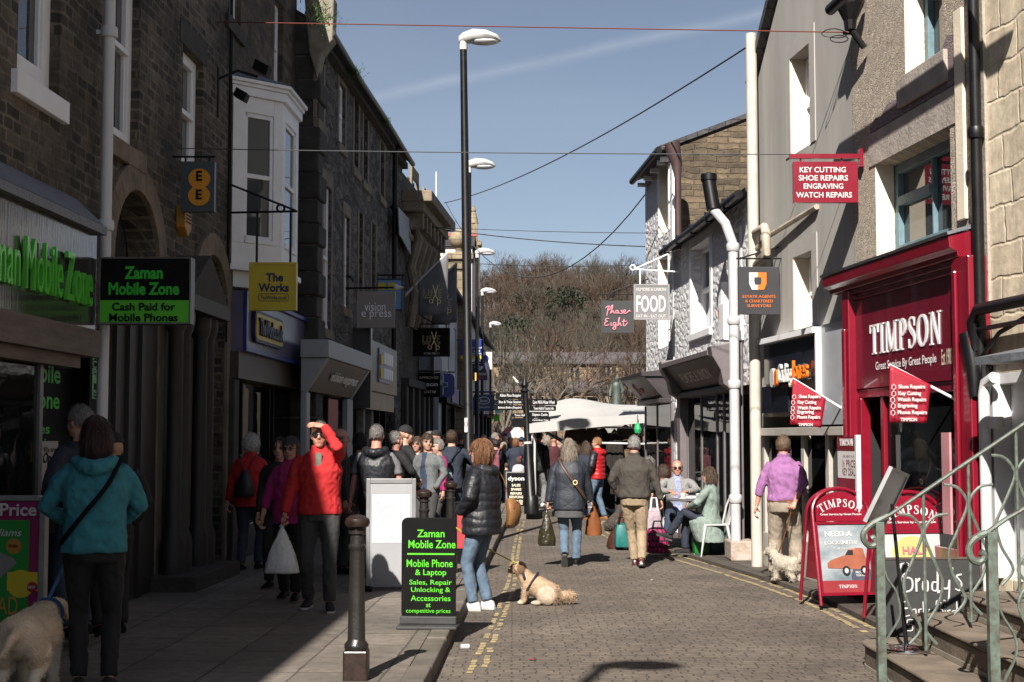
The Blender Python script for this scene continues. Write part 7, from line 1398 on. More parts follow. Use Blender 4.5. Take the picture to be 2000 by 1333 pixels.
bag('backpack','turquoise backpack on the ground beside the brown case',1201,1228,1022,1060,22.4,.25,pm('turquoise_nylon',(.01,.12,.115),.5,.3,8),strap=M_black)
bag('shopping_bag','pale blue floral shopping bag standing behind the tartan holdall',1262,1292,992,1035,22.2,.2,pm('floral_bag',(.2,.24,.27),.7,.35,22,dark=(.25,.1,.12)),strap=M_white)
bag('carrier_bag','bright green bag under the white chair',1354,1384,1040,1077,21.0,.2,pm('green_bag',(.005,.12,.016),.5,.1,5))
bag('backpack','slate blue rucksack behind the white chair legs',1384,1432,1036,1078,21.35,.3,pm('slate_nylon',(.05,.09,.11),.6,.3,8),strap=M_black)
a=AY(1190,1058,22.6); t=thing('instrument_case','dark brown leather case leaning by the walking man','case',(a.x+.1,22.6,0)); q=MB(); q.loft([[(wx*math.cos(2*PI*k/12)+ox_,.09*math.sin(2*PI*k/12),z) for k in range(12)] for z,wx,ox_ in ((0,.12,0),(.05,.15,.0),(.2,.14,.03),(.4,.09,.1),(.6,.05,.15),(.68,.03,.16))]); q.build('case_body',pm('brown_leather',(.045,.015,.009),.4,.25,8),t,smooth=True); q=MB(); q.tube([(.16,-.05,.66),(.24,-.08,.4),(.2,-.1,.15),(.1,-.1,.05)],.012,6); q.build('strap',M_black,t)
# ------------------------------------------------------------------ people
def remesh(mb,mats,vox,smooth=6,name='body'):
    me=mb.mesh('src',mats); bm=bmesh.new(); bm.from_mesh(me); bmesh.ops.recalc_face_normals(bm,faces=bm.faces); bm.to_mesh(me); bm.free()
    o=bpy.data.objects.new('src',me); COL.objects.link(o)
    md=o.modifiers.new('r','REMESH'); md.mode='VOXEL'; md.voxel_size=vox; md.adaptivity=0
    if smooth: sm=o.modifiers.new('s','SMOOTH'); sm.iterations=smooth; sm.factor=.5
    out=bpy.data.meshes.new_from_object(o.evaluated_get(bpy.context.evaluated_depsgraph_get())); out.name=name
    bpy.data.objects.remove(o)
    out.materials.clear()
    for m in mats: out.materials.append(m)
    if len(mats)>1:
        bv=BVHTree.FromPolygons([Vector(v) for v in mb.v],mb.f); idx=[]
        for p in out.polygons:
            r=bv.find_nearest(p.center); idx.append(mb.m[r[2]] if r[2] is not None else 0)
        out.polygons.foreach_set('material_index',idx)
    else: out.polygons.foreach_set('material_index',[0]*len(out.polygons))
    bpy.data.meshes.remove(me); shade(out,180); return out
def wrinkle(me,amp,fr,seed=0,mode='cloth',zoff=0):
    sv=Vector((seed*3.7,seed*1.3,seed*2.1)); N=[v.normal.copy() for v in me.vertices]
    for v,n in zip(me.vertices,N):
        c=v.co
        if mode=='cloth': d=noise.noise(Vector((c.x*fr,c.y*fr,c.z*fr*.55))+sv)+.5*noise.noise(Vector((c.x*fr*2+c.z*fr,c.y*fr*2,c.z*fr*1.6))+sv); d=-abs(d)+.25
        elif mode=='puffer': d=abs(math.sin((c.z+.03*noise.noise(c*6+sv))*PI/.085))**.5*1.3-.7+.4*noise.noise(c*22+sv)
        elif mode=='quilt': a=(c.x+c.y)*9+c.z*13; b=(c.x+c.y)*9-c.z*13; d=min(abs(math.sin(a)),abs(math.sin(b)))**.6-.4
        elif mode=='fur': d=noise.noise(Vector((c.x*fr,c.y*fr,c.z*fr*.5))+sv)+.6*noise.noise(c*fr*2.3+sv)
        elif mode=='curl': d=noise.noise(c*fr+sv)+.7*noise.noise(c*fr*2+sv)
        else: d=noise.noise(Vector((math.atan2(c.x,c.y)*fr*.12,c.z*fr*.1,seed)))+.6*noise.noise(Vector((math.atan2(c.x,c.y)*fr*.4,c.z*fr*.13,seed)))+.3*noise.noise(Vector((math.atan2(c.x,c.y)*fr*.9,c.z*fr*.13,seed)))
        v.co=c+n*(amp*d)
    me.update()
M_skin=pm('skin',(.42,.24,.17),.5,.12,9,.1,60); M_skin2=pm('skin_ruddy',(.42,.2,.145),.5,.14,9,.1,60); M_lip=pm('lips',(.28,.1,.085),.5,.1,9); M_eye=pm('eye_dark',(.02,.015,.013),.3,.1,9); M_sun=pm('sunglass_lens',(.008,.008,.009),.1,.1,4)
def cloth(name,c,rough=.85,var=.22,scale=14): return pm(name,c,rough,var,scale,.25,120)
def hairm(name,c): return pm(name,c,.5,.6,6,.9,5,stretch=(26,26,2.0))
def ik(a,t,l1,l2,hint):
    d=t-a; L=d.length; mx=(l1+l2)*.999
    if L>mx: t=a+d*(mx/L); d=t-a; L=mx
    u=d/L; h=Vector(hint); h=h-u*h.dot(u)
    h=h.normalized() if h.length>1e-5 else u.orthogonal().normalized()
    x=(l1*l1-l2*l2+L*L)/(2*L); y=math.sqrt(max(0,l1*l1-x*x)); return a+u*x+h*y,t
def ellipse_rings(rows,M,n=18,sq=0.85):
    out=[]
    for z,y,rx,ry in rows:
        ring=[]
        for k in range(n):
            c,s=math.cos(2*PI*k/n),math.sin(2*PI*k/n); ring.append(M@Vector((rx*math.copysign(abs(c)**sq,c),y+ry*math.copysign(abs(s)**sq,s),z)))
        out.append(ring)
    return out
def hand(mb,w,d,nrm,side,curl=35,s=1.0,spread=1.0):
    """palm and five fingers from wrist w along d; nrm is the palm's facing"""
    d=d.normalized(); n=(nrm-d*nrm.dot(d)).normalized(); l=d.cross(n)*side
    mb.loft([[w+d*a*s+l*(hw*math.cos(2*PI*k/10))*s+n*(ht*math.sin(2*PI*k/10))*s for k in range(10)] for a,hw,ht in ((-.015,.024,.02),(.02,.03,.017),(.06,.04,.015),(.092,.038,.012))])
    def fing(base,dir0,L,r,cu):
        pts=[base]; dd=dir0.copy(); p=base; ax=dd.cross(n)
        for f in (.45,.32,.23):
            dd=(Matrix.Rotation(R(cu),3,ax)@dd).normalized(); p=p+dd*L*f*s; pts.append(p)
        mb.tube(pts,[r*s,r*.95*s,r*.88*s,r*.68*s],6)
    for i,(o,L) in enumerate(((-.029,.072),(-.0095,.082),(.0105,.077),(.029,.06))):
        fing(w+d*.088*s+l*(-o)*s,(d+l*(-o)*2.2*spread).normalized(),L,.0092,curl*(.8+.12*i))
    fing(w+d*.025*s+l*.034*s+n*.004*s,(d*.65+l*.6+n*.35).normalized(),.07,.0105,curl*.4)
def ring_shell(c,r,keep,seed,nx=64,nz=36):
    """part of an ellipsoid, keeping the faces that `keep` accepts (unit coordinates)"""
    mb=MB(); vs=[];ok={}
    for j in range(nz+1):
        th=PI*j/nz
        for i in range(nx):
            a=2*PI*i/nx; vs.append(Vector((math.sin(th)*math.cos(a),math.sin(th)*math.sin(a),math.cos(th))))
    fs=[]
    for j in range(nz):
        for i in range(nx):
            f=(j*nx+i,(j+1)*nx+i,(j+1)*nx+(i+1)%nx,j*nx+(i+1)%nx); m=sum((vs[k] for k in f),Vector())/4
            if keep(m): fs.append(f)
    used=sorted({k for f in fs for k in f}); mp={k:i for i,k in enumerate(used)}
    mb.add([Vector((c[0]+vs[k].x*r[0],c[1]+vs[k].y*r[1],c[2]+vs[k].z*r[2])) for k in used],[tuple(mp[k] for k in f) for f in fs]); return mb
HAIR={ # centre, radii, keep(unit vector), wrinkle amp, freq, mode
 'short':((0,-.012,.022),(.083,.104,.112),lambda u:(u.z>.36-.25*min(0,u.y)) if u.y>.25 else (u.z>-.42 if u.y<-.1 else u.z>-.12),.005,60,'fur'),
 'cropped':((0,-.011,.022),(.079,.1,.108),lambda u:(u.z>.5) if u.y>.3 else (u.z>-.4 if u.y<-.1 else u.z>-.1),.002,70,'fur'),
 'fringe':((0,-.014,.0),(.083,.102,.09),lambda u:u.y<.25 and -.5<u.z<.45,.004,60,'fur'),
 'bob':((0,-.016,-.02),(.098,.116,.16),lambda u:(u.y<.35 or u.z>.5) and u.z>-.88,.012,40,'strand'),
 'long':((0,-.02,-.075),(.105,.118,.225),lambda u:(u.y<.3 or u.z>.62) and u.z>-.9,.015,40,'strand'),
 'curly':((0,-.012,.02),(.105,.122,.128),lambda u:(u.y<.45 or u.z>.35) and u.z>-.75,.012,42,'curl'),
 'bushy':((0,-.014,-.01),(.118,.128,.155),lambda u:(u.y<.4 or u.z>.45) and u.z>-.9,.02,30,'strand'),
 'womanshort':((0,-.014,.022),(.092,.112,.122),lambda u:(u.y<.35 or u.z>.38) and u.z>-.62,.009,38,'fur'),
 'beanie':((0,-.01,.035),(.088,.107,.11),lambda u:u.z>.0-.25*min(0,u.y)-.05,.003,30,'cloth'),
 'cap':((0,-.008,.03),(.086,.106,.1),lambda u:u.z>.05,.001,30,'cloth'),
}
PEOPLE=0
def person(label,x,y,z,H,face,top=None,legs=None,hair=None,hairmat=None,arms=None,feet=None,lean=0,head=(0,0),hip=None,g=1.0,hem=.84,mode='cloth',amp=.007,skin=None,vox=.014,shoe=None,sleeve=1.0,trw=1.0,collar=False,hood=None,sleevem=None,glasses=None,under=None,fem=False,extra=None,group=None,detail=True,scarf=None,tops=1.0,shoelow=True,coat=None,torso_yaw=0):
    """arms: ((hand xyz, elbow hint, palm normal, curl) for left, same for right); feet: ((ankle xyz, yaw) x2); units of a 1.72 m figure facing +y"""
    global PEOPLE; PEOPLE+=1; seed=PEOPLE; k=H/1.70
    t=thing('person',label,'person',(x,y,z),R(face),group); skin=skin or M_skin
    hipz=.90 if hip is None else hip[2]; ho=Vector((0,0,0)) if hip is None else Vector((hip[0],hip[1],0))
    dz=hipz-.90; Sc=Matrix.Scale(k,4)
    U=Sc@Matrix.Translation(ho+Vector((0,0,hipz+.02)))@Matrix.Rotation(R(-lean),4,'X')@Matrix.Rotation(R(torso_yaw),4,'Z')@Matrix.Translation(Vector((0,0,-.92)))     # upper body
    D=Sc@Matrix.Translation(ho+Vector((0,0,dz)))
    arms=arms or (((-.245,.04,.80),(-.3,-1,0),(.9,.2,0),30),((.245,.04,.80),(.3,-1,0),(-.9,.2,0),30))
    feet=feet or (((-.1,.0,.075),6),((.1,.03,.075),-6))
    sw=.165 if fem else .185
    # --- skeleton
    J={}
    for i,sg in ((0,-1),(1,1)):
        a=arms[i]; sh=U@Vector((sg*sw,0,1.385)); tg=Sc@Vector(a[0]) if len(a)<5 else U@Vector(a[0]); el,wr=ik(sh,tg,.285*k,.25*k,a[1]); J['s%d'%i],J['e%d'%i],J['w%d'%i]=sh,el,wr
        hp=D@Vector((sg*.09,0,.88)); an=Sc@Vector(feet[i][0]); kn,an=ik(hp,an,.42*k,.41*k,(sg*.12,1,0) if len(feet[i])<3 else feet[i][2]); J['h%d'%i],J['k%d'%i],J['a%d'%i]=hp,kn,an
    neckp=U@Vector((0,.0,1.44)); HM=Matrix.Translation(U@Vector((0,.022,1.578)))@Matrix.Rotation(R(head[0]),4,'Z')@Matrix.Rotation(R(-head[1]),4,'X')@Sc
    # --- body: one surface
    b=MB()
    b.loft(ellipse_rings([(.80,0,.13*g,.1*g),(.9,0,.145*g,.105*g),(1.05,0,.125*g,.095*g),(1.25,0,.14*g,.1*g),(1.36,0,.11,.075),(1.43,0,.075,.06),(1.455,0,.05,.055)],U))
    b.tube([U@Vector((0,-.005,1.41)),HM@Vector((0,-.012,-.06))],[.064*k,.056*k],12)
    for i in (0,1):
        s_,e_,w_=J['s%d'%i],J['e%d'%i],J['w%d'%i]
        cv=top is not None and sleeve>=.4; b.tube([s_.lerp(U@Vector((0,0,1.3)),.25) if cv else s_,s_.lerp(e_,.4),e_,e_.lerp(w_,.3),w_],[.026*k,.03*k,.034*k,.036*k,.026*k] if cv else [.046*k,.045*k,.037*k,.038*k,.026*k],10)
        h_,k_,a_=J['h%d'%i],J['k%d'%i],J['a%d'%i]
        b.tube([h_,h_.lerp(k_,.4),k_,k_.lerp(a_,.35),a_],[.078*k,.072*k,.05*k,.05*k,.035*k],10)
    def he(c,r,mi=0,rot=None): b.ell(HM@Vector(c),r[0]*k,r[1]*k,r[2]*k,mi,(HM.to_3x3().normalized() if rot is None else HM.to_3x3().normalized()@rot),n=14,k=10)
    he((0,-.012,.03),(.08,.098,.092)); he((0,.022,-.03),(.065,.07,.085)); he((0,.045,-.085),(.04,.042,.032)); he((0,.07,.035),(.05,.022,.014))
    for sg in (-1,1):
        he((sg*.077,-.008,-.012),(.01,.022,.032)); he((sg*.04,.058,-.03),(.022,.022,.024))
        if detail: he((sg*.03,.083,.008),(.0135,.008,.0075),1); b.tube([HM@Vector((sg*.014,.09,.03)),HM@Vector((sg*.046,.08,.028))],.0045*k,5,3)
    b.tube([HM@Vector((0,.085,.018)),HM@Vector((0,.1,-.012)),HM@Vector((0,.106,-.03))],[.008*k,.011*k,.015*k],8)
    if detail: b.tube([HM@Vector((-.025,.078,-.066)),HM@Vector((0,.088,-.064)),HM@Vector((.025,.078,-.066))],[.004*k,.007*k,.004*k],6,2)
    browm=hairmat or M_eye
    me=remesh(b,[skin,M_eye,M_lip,browm],vox if not detail else min(vox,.010),3)
    hb=MB()
    for i,sg in ((0,-1),(1,1)):
        w_=J['w%d'%i]; dd=(w_-J['e%d'%i]).normalized(); a=arms[i]; n_=Vector(a[2]); hd=dd
        if len(a)>5 and a[5] is not None: hd=(dd*.3+Vector(a[5])).normalized()
        if a[3] is not None: hand(hb,w_,hd,n_,sg,a[3],k)
    if hb.v:
        o0=len(me.vertices); bm=bmesh.new(); bm.from_mesh(me); vv=[bm.verts.new(v) for v in hb.v]
        for f in hb.f:
            try: ff=bm.faces.new([vv[q] for q in f]); ff.material_index=0; ff.smooth=True
            except ValueError: pass
        bm.normal_update(); bm.to_mesh(me); bm.free()
    link('body',me,t)
    # --- trousers
    if legs is not None:
        q=MB(); top_=.98
        q.loft(ellipse_rings([(.80,0,.15*g,.115*g),(.88,0,.165*g,.125*g),(.95,0,.16*g,.12*g),(1.02,0,.15*g,.112*g)],D if hip is not None else D))
        for i in (0,1):
            h_,k_,a_=J['h%d'%i],J['k%d'%i],J['a%d'%i]; a2=a_+(k_-a_).normalized()*.015*k
            q.tube([h_+Vector((0,0,.02)),h_.lerp(k_,.35),k_,k_.lerp(a2,.4),a2],[.092*g*k,.088*k*g**.5,.066*k*trw,.066*k*trw,.058*k*trw],12)
        m=remesh(q,[legs],vox,5,'trousers'); wrinkle(m,.014*k,11,seed); link('trousers',m,t)
    # --- shoes
    for i,sg in ((0,-1),(1,1)):
        a_=J['a%d'%i]; yw=R(feet[i][1]); k_=J['k%d'%i]; tilt=feet[i][3] if len(feet[i])>3 else 0
        Mx=Matrix.Translation(a_)@Matrix.Rotation(yw,4,'Z')@Matrix.Rotation(R(tilt),4,'X')@Sc; q=MB()
        q.loft([[Mx@Vector((wx*math.cos(2*PI*j/12),yy,-.075+max(hh*(.5+.5*math.sin(2*PI*j/12)),0)*2*.5)) for j in range(12)] for yy,wx,hh in ((-.075,.02,.05),(-.06,.034,.085),(-.02,.038,.1),(.05,.04,.085),(.11,.044,.06),(.16,.04,.045),(.185,.02,.03))])
        so_=len(q.f); q.loft([[Mx@Vector((wx*math.cos(2*PI*j/12)*1.06,yy,-.077+.018*(j<7))) for j in range(12)] for yy,wx in ((-.08,.025),(-.05,.036),(.05,.042),(.12,.046),(.175,.036),(.192,.015))],1)
        o=q.build('shoe',[shoe or M_black,M_sole],t,smooth=True)
    # --- top
    if top is not None:
        q=MB(); mats=[top,sleevem or top]
        zz=[(hem,0,.168*g*tops,.13*g*tops),(max(hem+.04,.9),0,.17*g*tops,.132*g*tops),(1.02,0,.155*g*tops,.122*g*tops),(1.12,0,.158*g*tops,.124*g*tops),(1.26,0,.175*g*tops,.128*g*tops),(1.34,0,.172*tops,.115*tops),(1.395,0,.145*tops,.1*tops),(1.43,0,.105,.085),(1.455 if collar else 1.44,0,.072,.075)]
        if coat is not None: zz=[(coat,0,.2*g,.17*g),((coat+hem)/2,0,.19*g,.15*g)]+zz
        if collar: zz.append((1.49,.0,.078,.082))
        q.loft(ellipse_rings(zz,U))
        for i in (0,1):
            s_,e_,w_=J['s%d'%i],J['e%d'%i],J['w%d'%i]; bulk=1.0 if mode=='cloth' else 1.22
            if sleeve>=.9: q.tube([s_+(U.to_3x3()@Vector((-(1 if i else -1)*.035,0,-.008))),s_.lerp(e_,.35),e_,e_.lerp(w_,.5),e_.lerp(w_,.98)],[.062*k*bulk,.064*k*bulk,.056*k*bulk,.05*k*bulk,.042*k*bulk],12,1)
            elif sleeve>0: e2=s_.lerp(e_,min(1,sleeve*2)); q.tube([s_+(U.to_3x3()@Vector((-(1 if i else -1)*.04,0,-.012))),s_.lerp(e2,.5)+Vector((0,0,-.01)),e2]+([e_.lerp(w_,(sleeve-.5)*2)] if sleeve>.5 else []),[.056*k,.058*k,.056*k]+([.05*k] if sleeve>.5 else []),12,1)
        if hood: 
            q.tube([U@Vector(p) for p in ((-.1,.03,1.43),(-.115,-.05,1.425),(-.06,-.115,1.40),(0,-.135,1.385),(.06,-.115,1.40),(.115,-.05,1.425),(.1,.03,1.43))],[.03*k,.042*k,.05*k,.055*k,.05*k,.042*k,.03*k],10)
        if fem: 
            for sg in (-1,1): q.ell(U@Vector((sg*.075,.085,1.24)),.07*k,.06*k,.07*k)
        m=remesh(q,mats,vox,5,'jacket'); wrinkle(m,amp*k*(1.7 if mode=='cloth' else 1),11 if mode=='cloth' else 14,seed,mode)
        if under is not None:
            m.materials.append(under); UI=U.inverted()
            for p in m.polygons:
                c=UI@p.center
                if c.y>.03 and c.z>hem-.05 and abs(c.x)<.045+.06*max(0,1.3-c.z)+.02*noise.noise(c*9): p.material_index=2
        link('jacket',m,t)
    if scarf is not None:
        q=MB(); q.tube([U@Vector((.085*math.cos(a*PI/6),.085*math.sin(a*PI/6),1.455)) for a in range(13)],.034*k,8); link('scarf',remesh(q,[scarf],vox,3,'scarf'),t)
    # --- hair, hat, glasses
    if hair:
        c,r,kp,am,fr,md=HAIR[hair]; q=ring_shell(c,r,kp,seed); m=q.mesh('hair',[hairmat]); m.update(); wrinkle(m,am,fr,seed,md)
        m.transform(HM); shade(m,180); o=link('hat' if hair in('beanie','cap') else 'hair',m,t); sd=o.modifiers.new('thick','SOLIDIFY'); sd.thickness=.012*k; sd.offset=-1
        if hair in ('long','bob','bushy'): o.modifiers.new('sub','SUBSURF').levels=1
        if vox<=.018 and hair not in ('beanie','cap'):
            rr=random.Random(seed); q=MB(); fs=list(m.polygons); L0={'long':.13,'bob':.1,'bushy':.1,'curly':.035,'womanshort':.05}.get(hair,.028); zc=HM.translation
            for _ in range(1700 if L0>.03 else 1100):
                p=rr.choice(fs); dn=Vector((rr.uniform(-.25,.25),rr.uniform(-.25,.25),-1)) if L0>.04 else Vector((rr.uniform(-1,1),rr.uniform(-1,1),rr.uniform(-.6,.4)))
                dn=dn-p.normal*dn.dot(p.normal)*.92; dn=(dn.normalized()+p.normal*.2).normalized(); l=L0*rr.uniform(.5,1.1); s=dn.cross(p.normal).normalized()*rr.uniform(.0015,.004); b=p.center
                q.add([b-s,b+s,b+dn*l+s*.3-p.normal*.012*(l>.06),b+dn*l-s*.3-p.normal*.012*(l>.06)],[(0,1,2,3)])
            q.build('strands',hairmat,o,fix=False)
        if hair=='cap': q=MB(); q.loft([[HM@Vector((.07*math.cos(PI*j/8)*w,.07+.1*f*math.sin(PI*j/8),.045-.02*f+dz_)) for j in range(9)] for f,w,dz_ in ((0,1,0),(1,1,0),(1,1,.008),(0,1,.008))]); q.build('peak',hairmat,t)
    if glasses:
        q=MB(); P=lambda *p:HM@Vector(p)
        for sg in (-1,1):
            cx=sg*.033; pts=[(cx+.025*math.cos(a*PI/6),.1-.004*abs(math.cos(a*PI/6)),.006+.018*math.sin(a*PI/6)) for a in range(13)]
            if glasses=='sun': q.add([P(*p) for p in pts[:12]]+[P(p[0],p[1]-.003,p[2]) for p in pts[:12]],[tuple(range(12)),tuple(range(23,11,-1))]+[(i,(i+1)%12,(i+1)%12+12,i+12) for i in range(12)])
            q.tube([P(*p) for p in pts],.0022*k,5); q.tube([P(sg*.058,.096,.012),P(sg*.079,.05,.012),P(sg*.08,-.01,.006)],.0022*k,5)
        q.tube([P(-.009,.1,.01),P(.009,.1,.01)],.0025*k,5); q.build('glasses',M_sun,t)
    return t,J,U,HM,k
M_sole=pm('shoe_sole',(.10,.095,.09),.8,.2,10)
def strap(name,t,pts,r,mat,ry=.35): q=MB(); q.tube(smooth2(pts,5),r,6,ry=ry); return q.build(name,mat,t,smooth=True)
blk=cloth('black_cloth',(.008,.008,.009)); navy=cloth('navy_cloth',(.012,.017,.032)); den=cloth('blue_denim',(.075,.115,.165)); den2=cloth('dark_denim',(.018,.03,.055)); redc=cloth('red_fleece',(.36,.01,.012)); mag=cloth('magenta_wool',(.27,.01,.1)); teal=cloth('teal_jersey',(.026,.165,.2)); olive=cloth('olive_brown_cotton',(.04,.034,.028)); khaki=cloth('khaki_cotton',(.25,.19,.125)); grt=cloth('charcoal_trouser',(.035,.034,.036)); greyc=cloth('grey_cloth',(.14,.14,.145)); puff=pm('black_puffer_nylon',(.008,.009,.013),.5,.3,8,.3,30); puffr=pm('red_puffer_nylon',(.33,.01,.012),.4,.15,8,.3,30); quil=pm('navy_quilted',(.014,.018,.028),.6,.25,10,.3,60); purp=cloth('purple_cotton',(.23,.095,.23)); beige=cloth('beige_chino',(.24,.2,.155)); sage=cloth('pale_green_wool',(.17,.215,.195)); wool=cloth('grey_wool',(.19,.19,.19),var=.3,scale=40); blueb=cloth('bright_blue',(.02,.06,.13)); leath=pm('black_leather',(.008,.008,.008),.3,.3,8,.3,30)
h_gry=hairm('grey_hair',(.15,.14,.135)); h_wht=hairm('white_hair',(.23,.225,.22)); h_blk=hairm('black_hair',(.012,.01,.009)); h_aub=hairm('auburn_hair',(.13,.055,.022)); h_red=hairm('dark_red_hair',(.035,.01,.01)); h_bln=hairm('ash_blond_hair',(.2,.165,.13)); h_brn=hairm('brown_hair',(.055,.033,.02)); h_gin=hairm('ginger_hair',(.24,.12,.05)); h_dgr=hairm('dark_grey_hair',(.065,.06,.06)); wtr=pm('white_trainer',(.55,.55,.55),.5,.06,8); brb=pm('oxblood_boot',(.06,.012,.01),.3,.2,8); tan=pm('tan_leather',(.16,.075,.025),.5,.25,6); orl=pm('orange_leather',(.17,.055,.016),.45,.2,6); dgreen=cloth('dark_green_bag',(.02,.03,.012))
def at(px,py,z): p=G(px,py,z); return p.x,p.y,z
def atY(px,Y,z): return AY(px,900,Y).x,Y,z
HANG=((-.25,.03,.80),(-.3,-1,0),(.9,.2,0),30)
HANGR=((.25,.03,.80),(.3,-1,0),(-.9,.2,0),30)
POCL=((-.2,.12,.92),(-1,-.6,0),(.9,.2,0),None); POCR=((.2,.12,.92),(1,-.6,0),(-.9,.2,0),None)
# 1 the woman in the teal hooded top and her dog's lead
t,J,U,HM,k=person('woman in a teal hooded top seen from behind holding a blue dog lead',*atY(188,9.3,PZ),1.76,12,teal,blk,'bob',h_red,arms=(((-.14,.2,1.02),(-1,-.5,-.2),(1,0,0),60),((.12,.26,1.02),(1,-.45,-.2),(-1,0,0),60)),feet=(((-.08,.02,.075),4),((.1,-.02,.075),-6)),g=1.14,hem=.86,hood=True,fem=True,vox=.011,amp=.010,head=(-8,0),tops=1.06,shoe=blk,trw=.92)
strap('bag_strap',t,[U@Vector(p) for p in ((.13,.06,1.46),(.15,-.06,1.44),(.08,-.165,1.28),(-.06,-.175,1.1),(-.17,-.12,.96),(-.21,.0,.9))],.016*k,M_black)
LEADHAND=t.matrix_basis@J['w0']
# 2 man in glasses in front of her
person('grey haired man in glasses facing the shop window, mostly hidden by the woman in teal',*atY(158,11.2,.2),1.80,62,navy,den2,'short',h_gry,glasses='plain',arms=(POCL,POCR),vox=.016)
person('person in a black hood standing in the shade right of the teal woman',*atY(222,11.9,PZ),1.66,30,blk,blk,'beanie',blk,arms=(POCL,POCR),vox=.016,detail=False)
# 3 white curly hair, red coat, rucksack
t,J,U,HM,k=person('white curly haired woman in a red jacket with a small black rucksack walking away',*at(487,1114,PZ),1.66,-8,redc,den2,'curly',hairm('snow_white_hair',(.45,.44,.43)),g=1.15,hem=.80,fem=True,vox=.013,collar=True,arms=(((-.3,.0,.84),(-.5,-1,0),(1,0,0),35),((.28,.12,.86),(.5,-1,0),(-1,0,0),35)),feet=(((-.09,-.08,.075),4),((.08,.1,.075),-4)),amp=.011,tops=1.1)
q=MB(); q.loft([[U@Vector((a*math.cos(2*PI*j/12),-.17-.06*s_+.06*s_*-math.sin(2*PI*j/12),z)) for j in range(12)] for z,a,s_ in ((.93,.12,1),(.96,.135,1.1),(1.1,.115,1),(1.2,.07,.8),(1.27,.035,.5))]); q.build('rucksack',puff,t,smooth=True)
for sg in (-1,1): strap('rucksack_strap',t,[U@Vector(p) for p in ((sg*.02,-.18,1.26),(sg*.07,-.165,1.36),(sg*.11,-.09,1.455),(sg*.13,.04,1.43))],.013,puff)
# 4 pink jacket woman
person('short haired woman in glasses and a magenta jacket',*at(566,1172,PZ),1.63,176,mag,blk,'womanshort',h_dgr,g=1.12,hem=.80,fem=True,vox=.012,glasses='plain',sleeve=.82,head=(-10,2),arms=(((-.27,.08,.82),(-.5,-1,0),(1,0,0),35),((.3,.06,.82),(.5,-.9,0),(-1,.2,0),45)),feet=(((-.09,.12,.08),5),((.08,-.12,.08),-5)),collar=True,amp=.008,shoe=M_black)
# 5 the man in red shading his eyes
t,J,U,HM,k=person('man in a red half zip top shading his eyes and carrying a white bag',*at(622,1190,PZ),1.78,183,redc,grt,'cropped',h_gry,g=1.16,hem=.86,vox=.011,collar=True,skin=M_skin2,arms=(((-.05,.15,1.66),(-.5,1.1,-.6),(0,-.5,-.9),14,0,(.95,.08,-.02)),((.31,.1,.84),(.5,-1,0),(-1,.3,0),70)),feet=(((-.11,.14,.075),8),((.1,-.1,.08),-8)),amp=.012,tops=1.05,glasses='sun',shoe=blk)
sh_=[c for c in t.children if c.name.startswith('shoe')]
for s_ in sh_: s_.data.materials[1]=M_lamp
q=MB(); q.loft([[U@Vector((.03*math.cos(2*PI*j/10),.125+.01*math.sin(2*PI*j/10),z)) for j in range(10)] for z in (1.3,1.36,1.42)]); q.build('zip_collar',cloth('grey_green_tee',(.12,.14,.11)),t)
hp=t.matrix_basis@(J['w1']+(J['w1']-J['e1']).normalized()*.11)
def carrier(label,p,w,h,mat,name='carrier_bag',d=.12,group=None,seed=3):
    t=thing(name,label,'bag',(p.x,p.y,p.z-h)); rr=random.Random(seed); q=MB(); n=18
    q.loft([[(w*s*math.cos(2*PI*j/n)*(1+.08*rr.uniform(-1,1)),d*s2*math.sin(2*PI*j/n)*(1+.15*rr.uniform(-1,1)),h*f) for j in range(n)] for f,s,s2 in ((0,.5,.45),(.03,.52,.55),(.2,.5,.6),(.4,.42,.5),(.6,.3,.35),(.8,.16,.2),(.93,.07,.1),(1.0,.05,.07))])
    m=remesh(q,[mat],.012,2,'bag_body'); wrinkle(m,.008,22,seed); link('bag_body',m,t)
    q=MB(); q.tube([(-.02,0,h*.96),(0,-.01,h*1.04),(.02,0,h*.96)],.008,6); q.build('handle',mat,t); return t
M_plastic=pm('white_plastic',(.5,.5,.5),.35,.08,6,.3,30)
carrier('white plastic carrier bag hanging from the hand of the man in red',hp,.31,.46,M_plastic)
# 6 man in the black gilet
person('cropped grey haired man in a black hooded gilet over a grey shirt seen from behind',*atY(735,16.6,PZ),1.78,-6,puff,den2,'cropped',h_gry,g=1.12,hem=.80,vox=.013,mode='cloth',amp=.008,sleeve=.42,sleevem=greyc,hood=True,tops=1.12,arms=(((-.3,.02,.82),(-.5,-1,0),(1,0,0),30),((.3,.1,.84),(.5,-1,0),(-1,0,0),30)),skin=M_skin2)
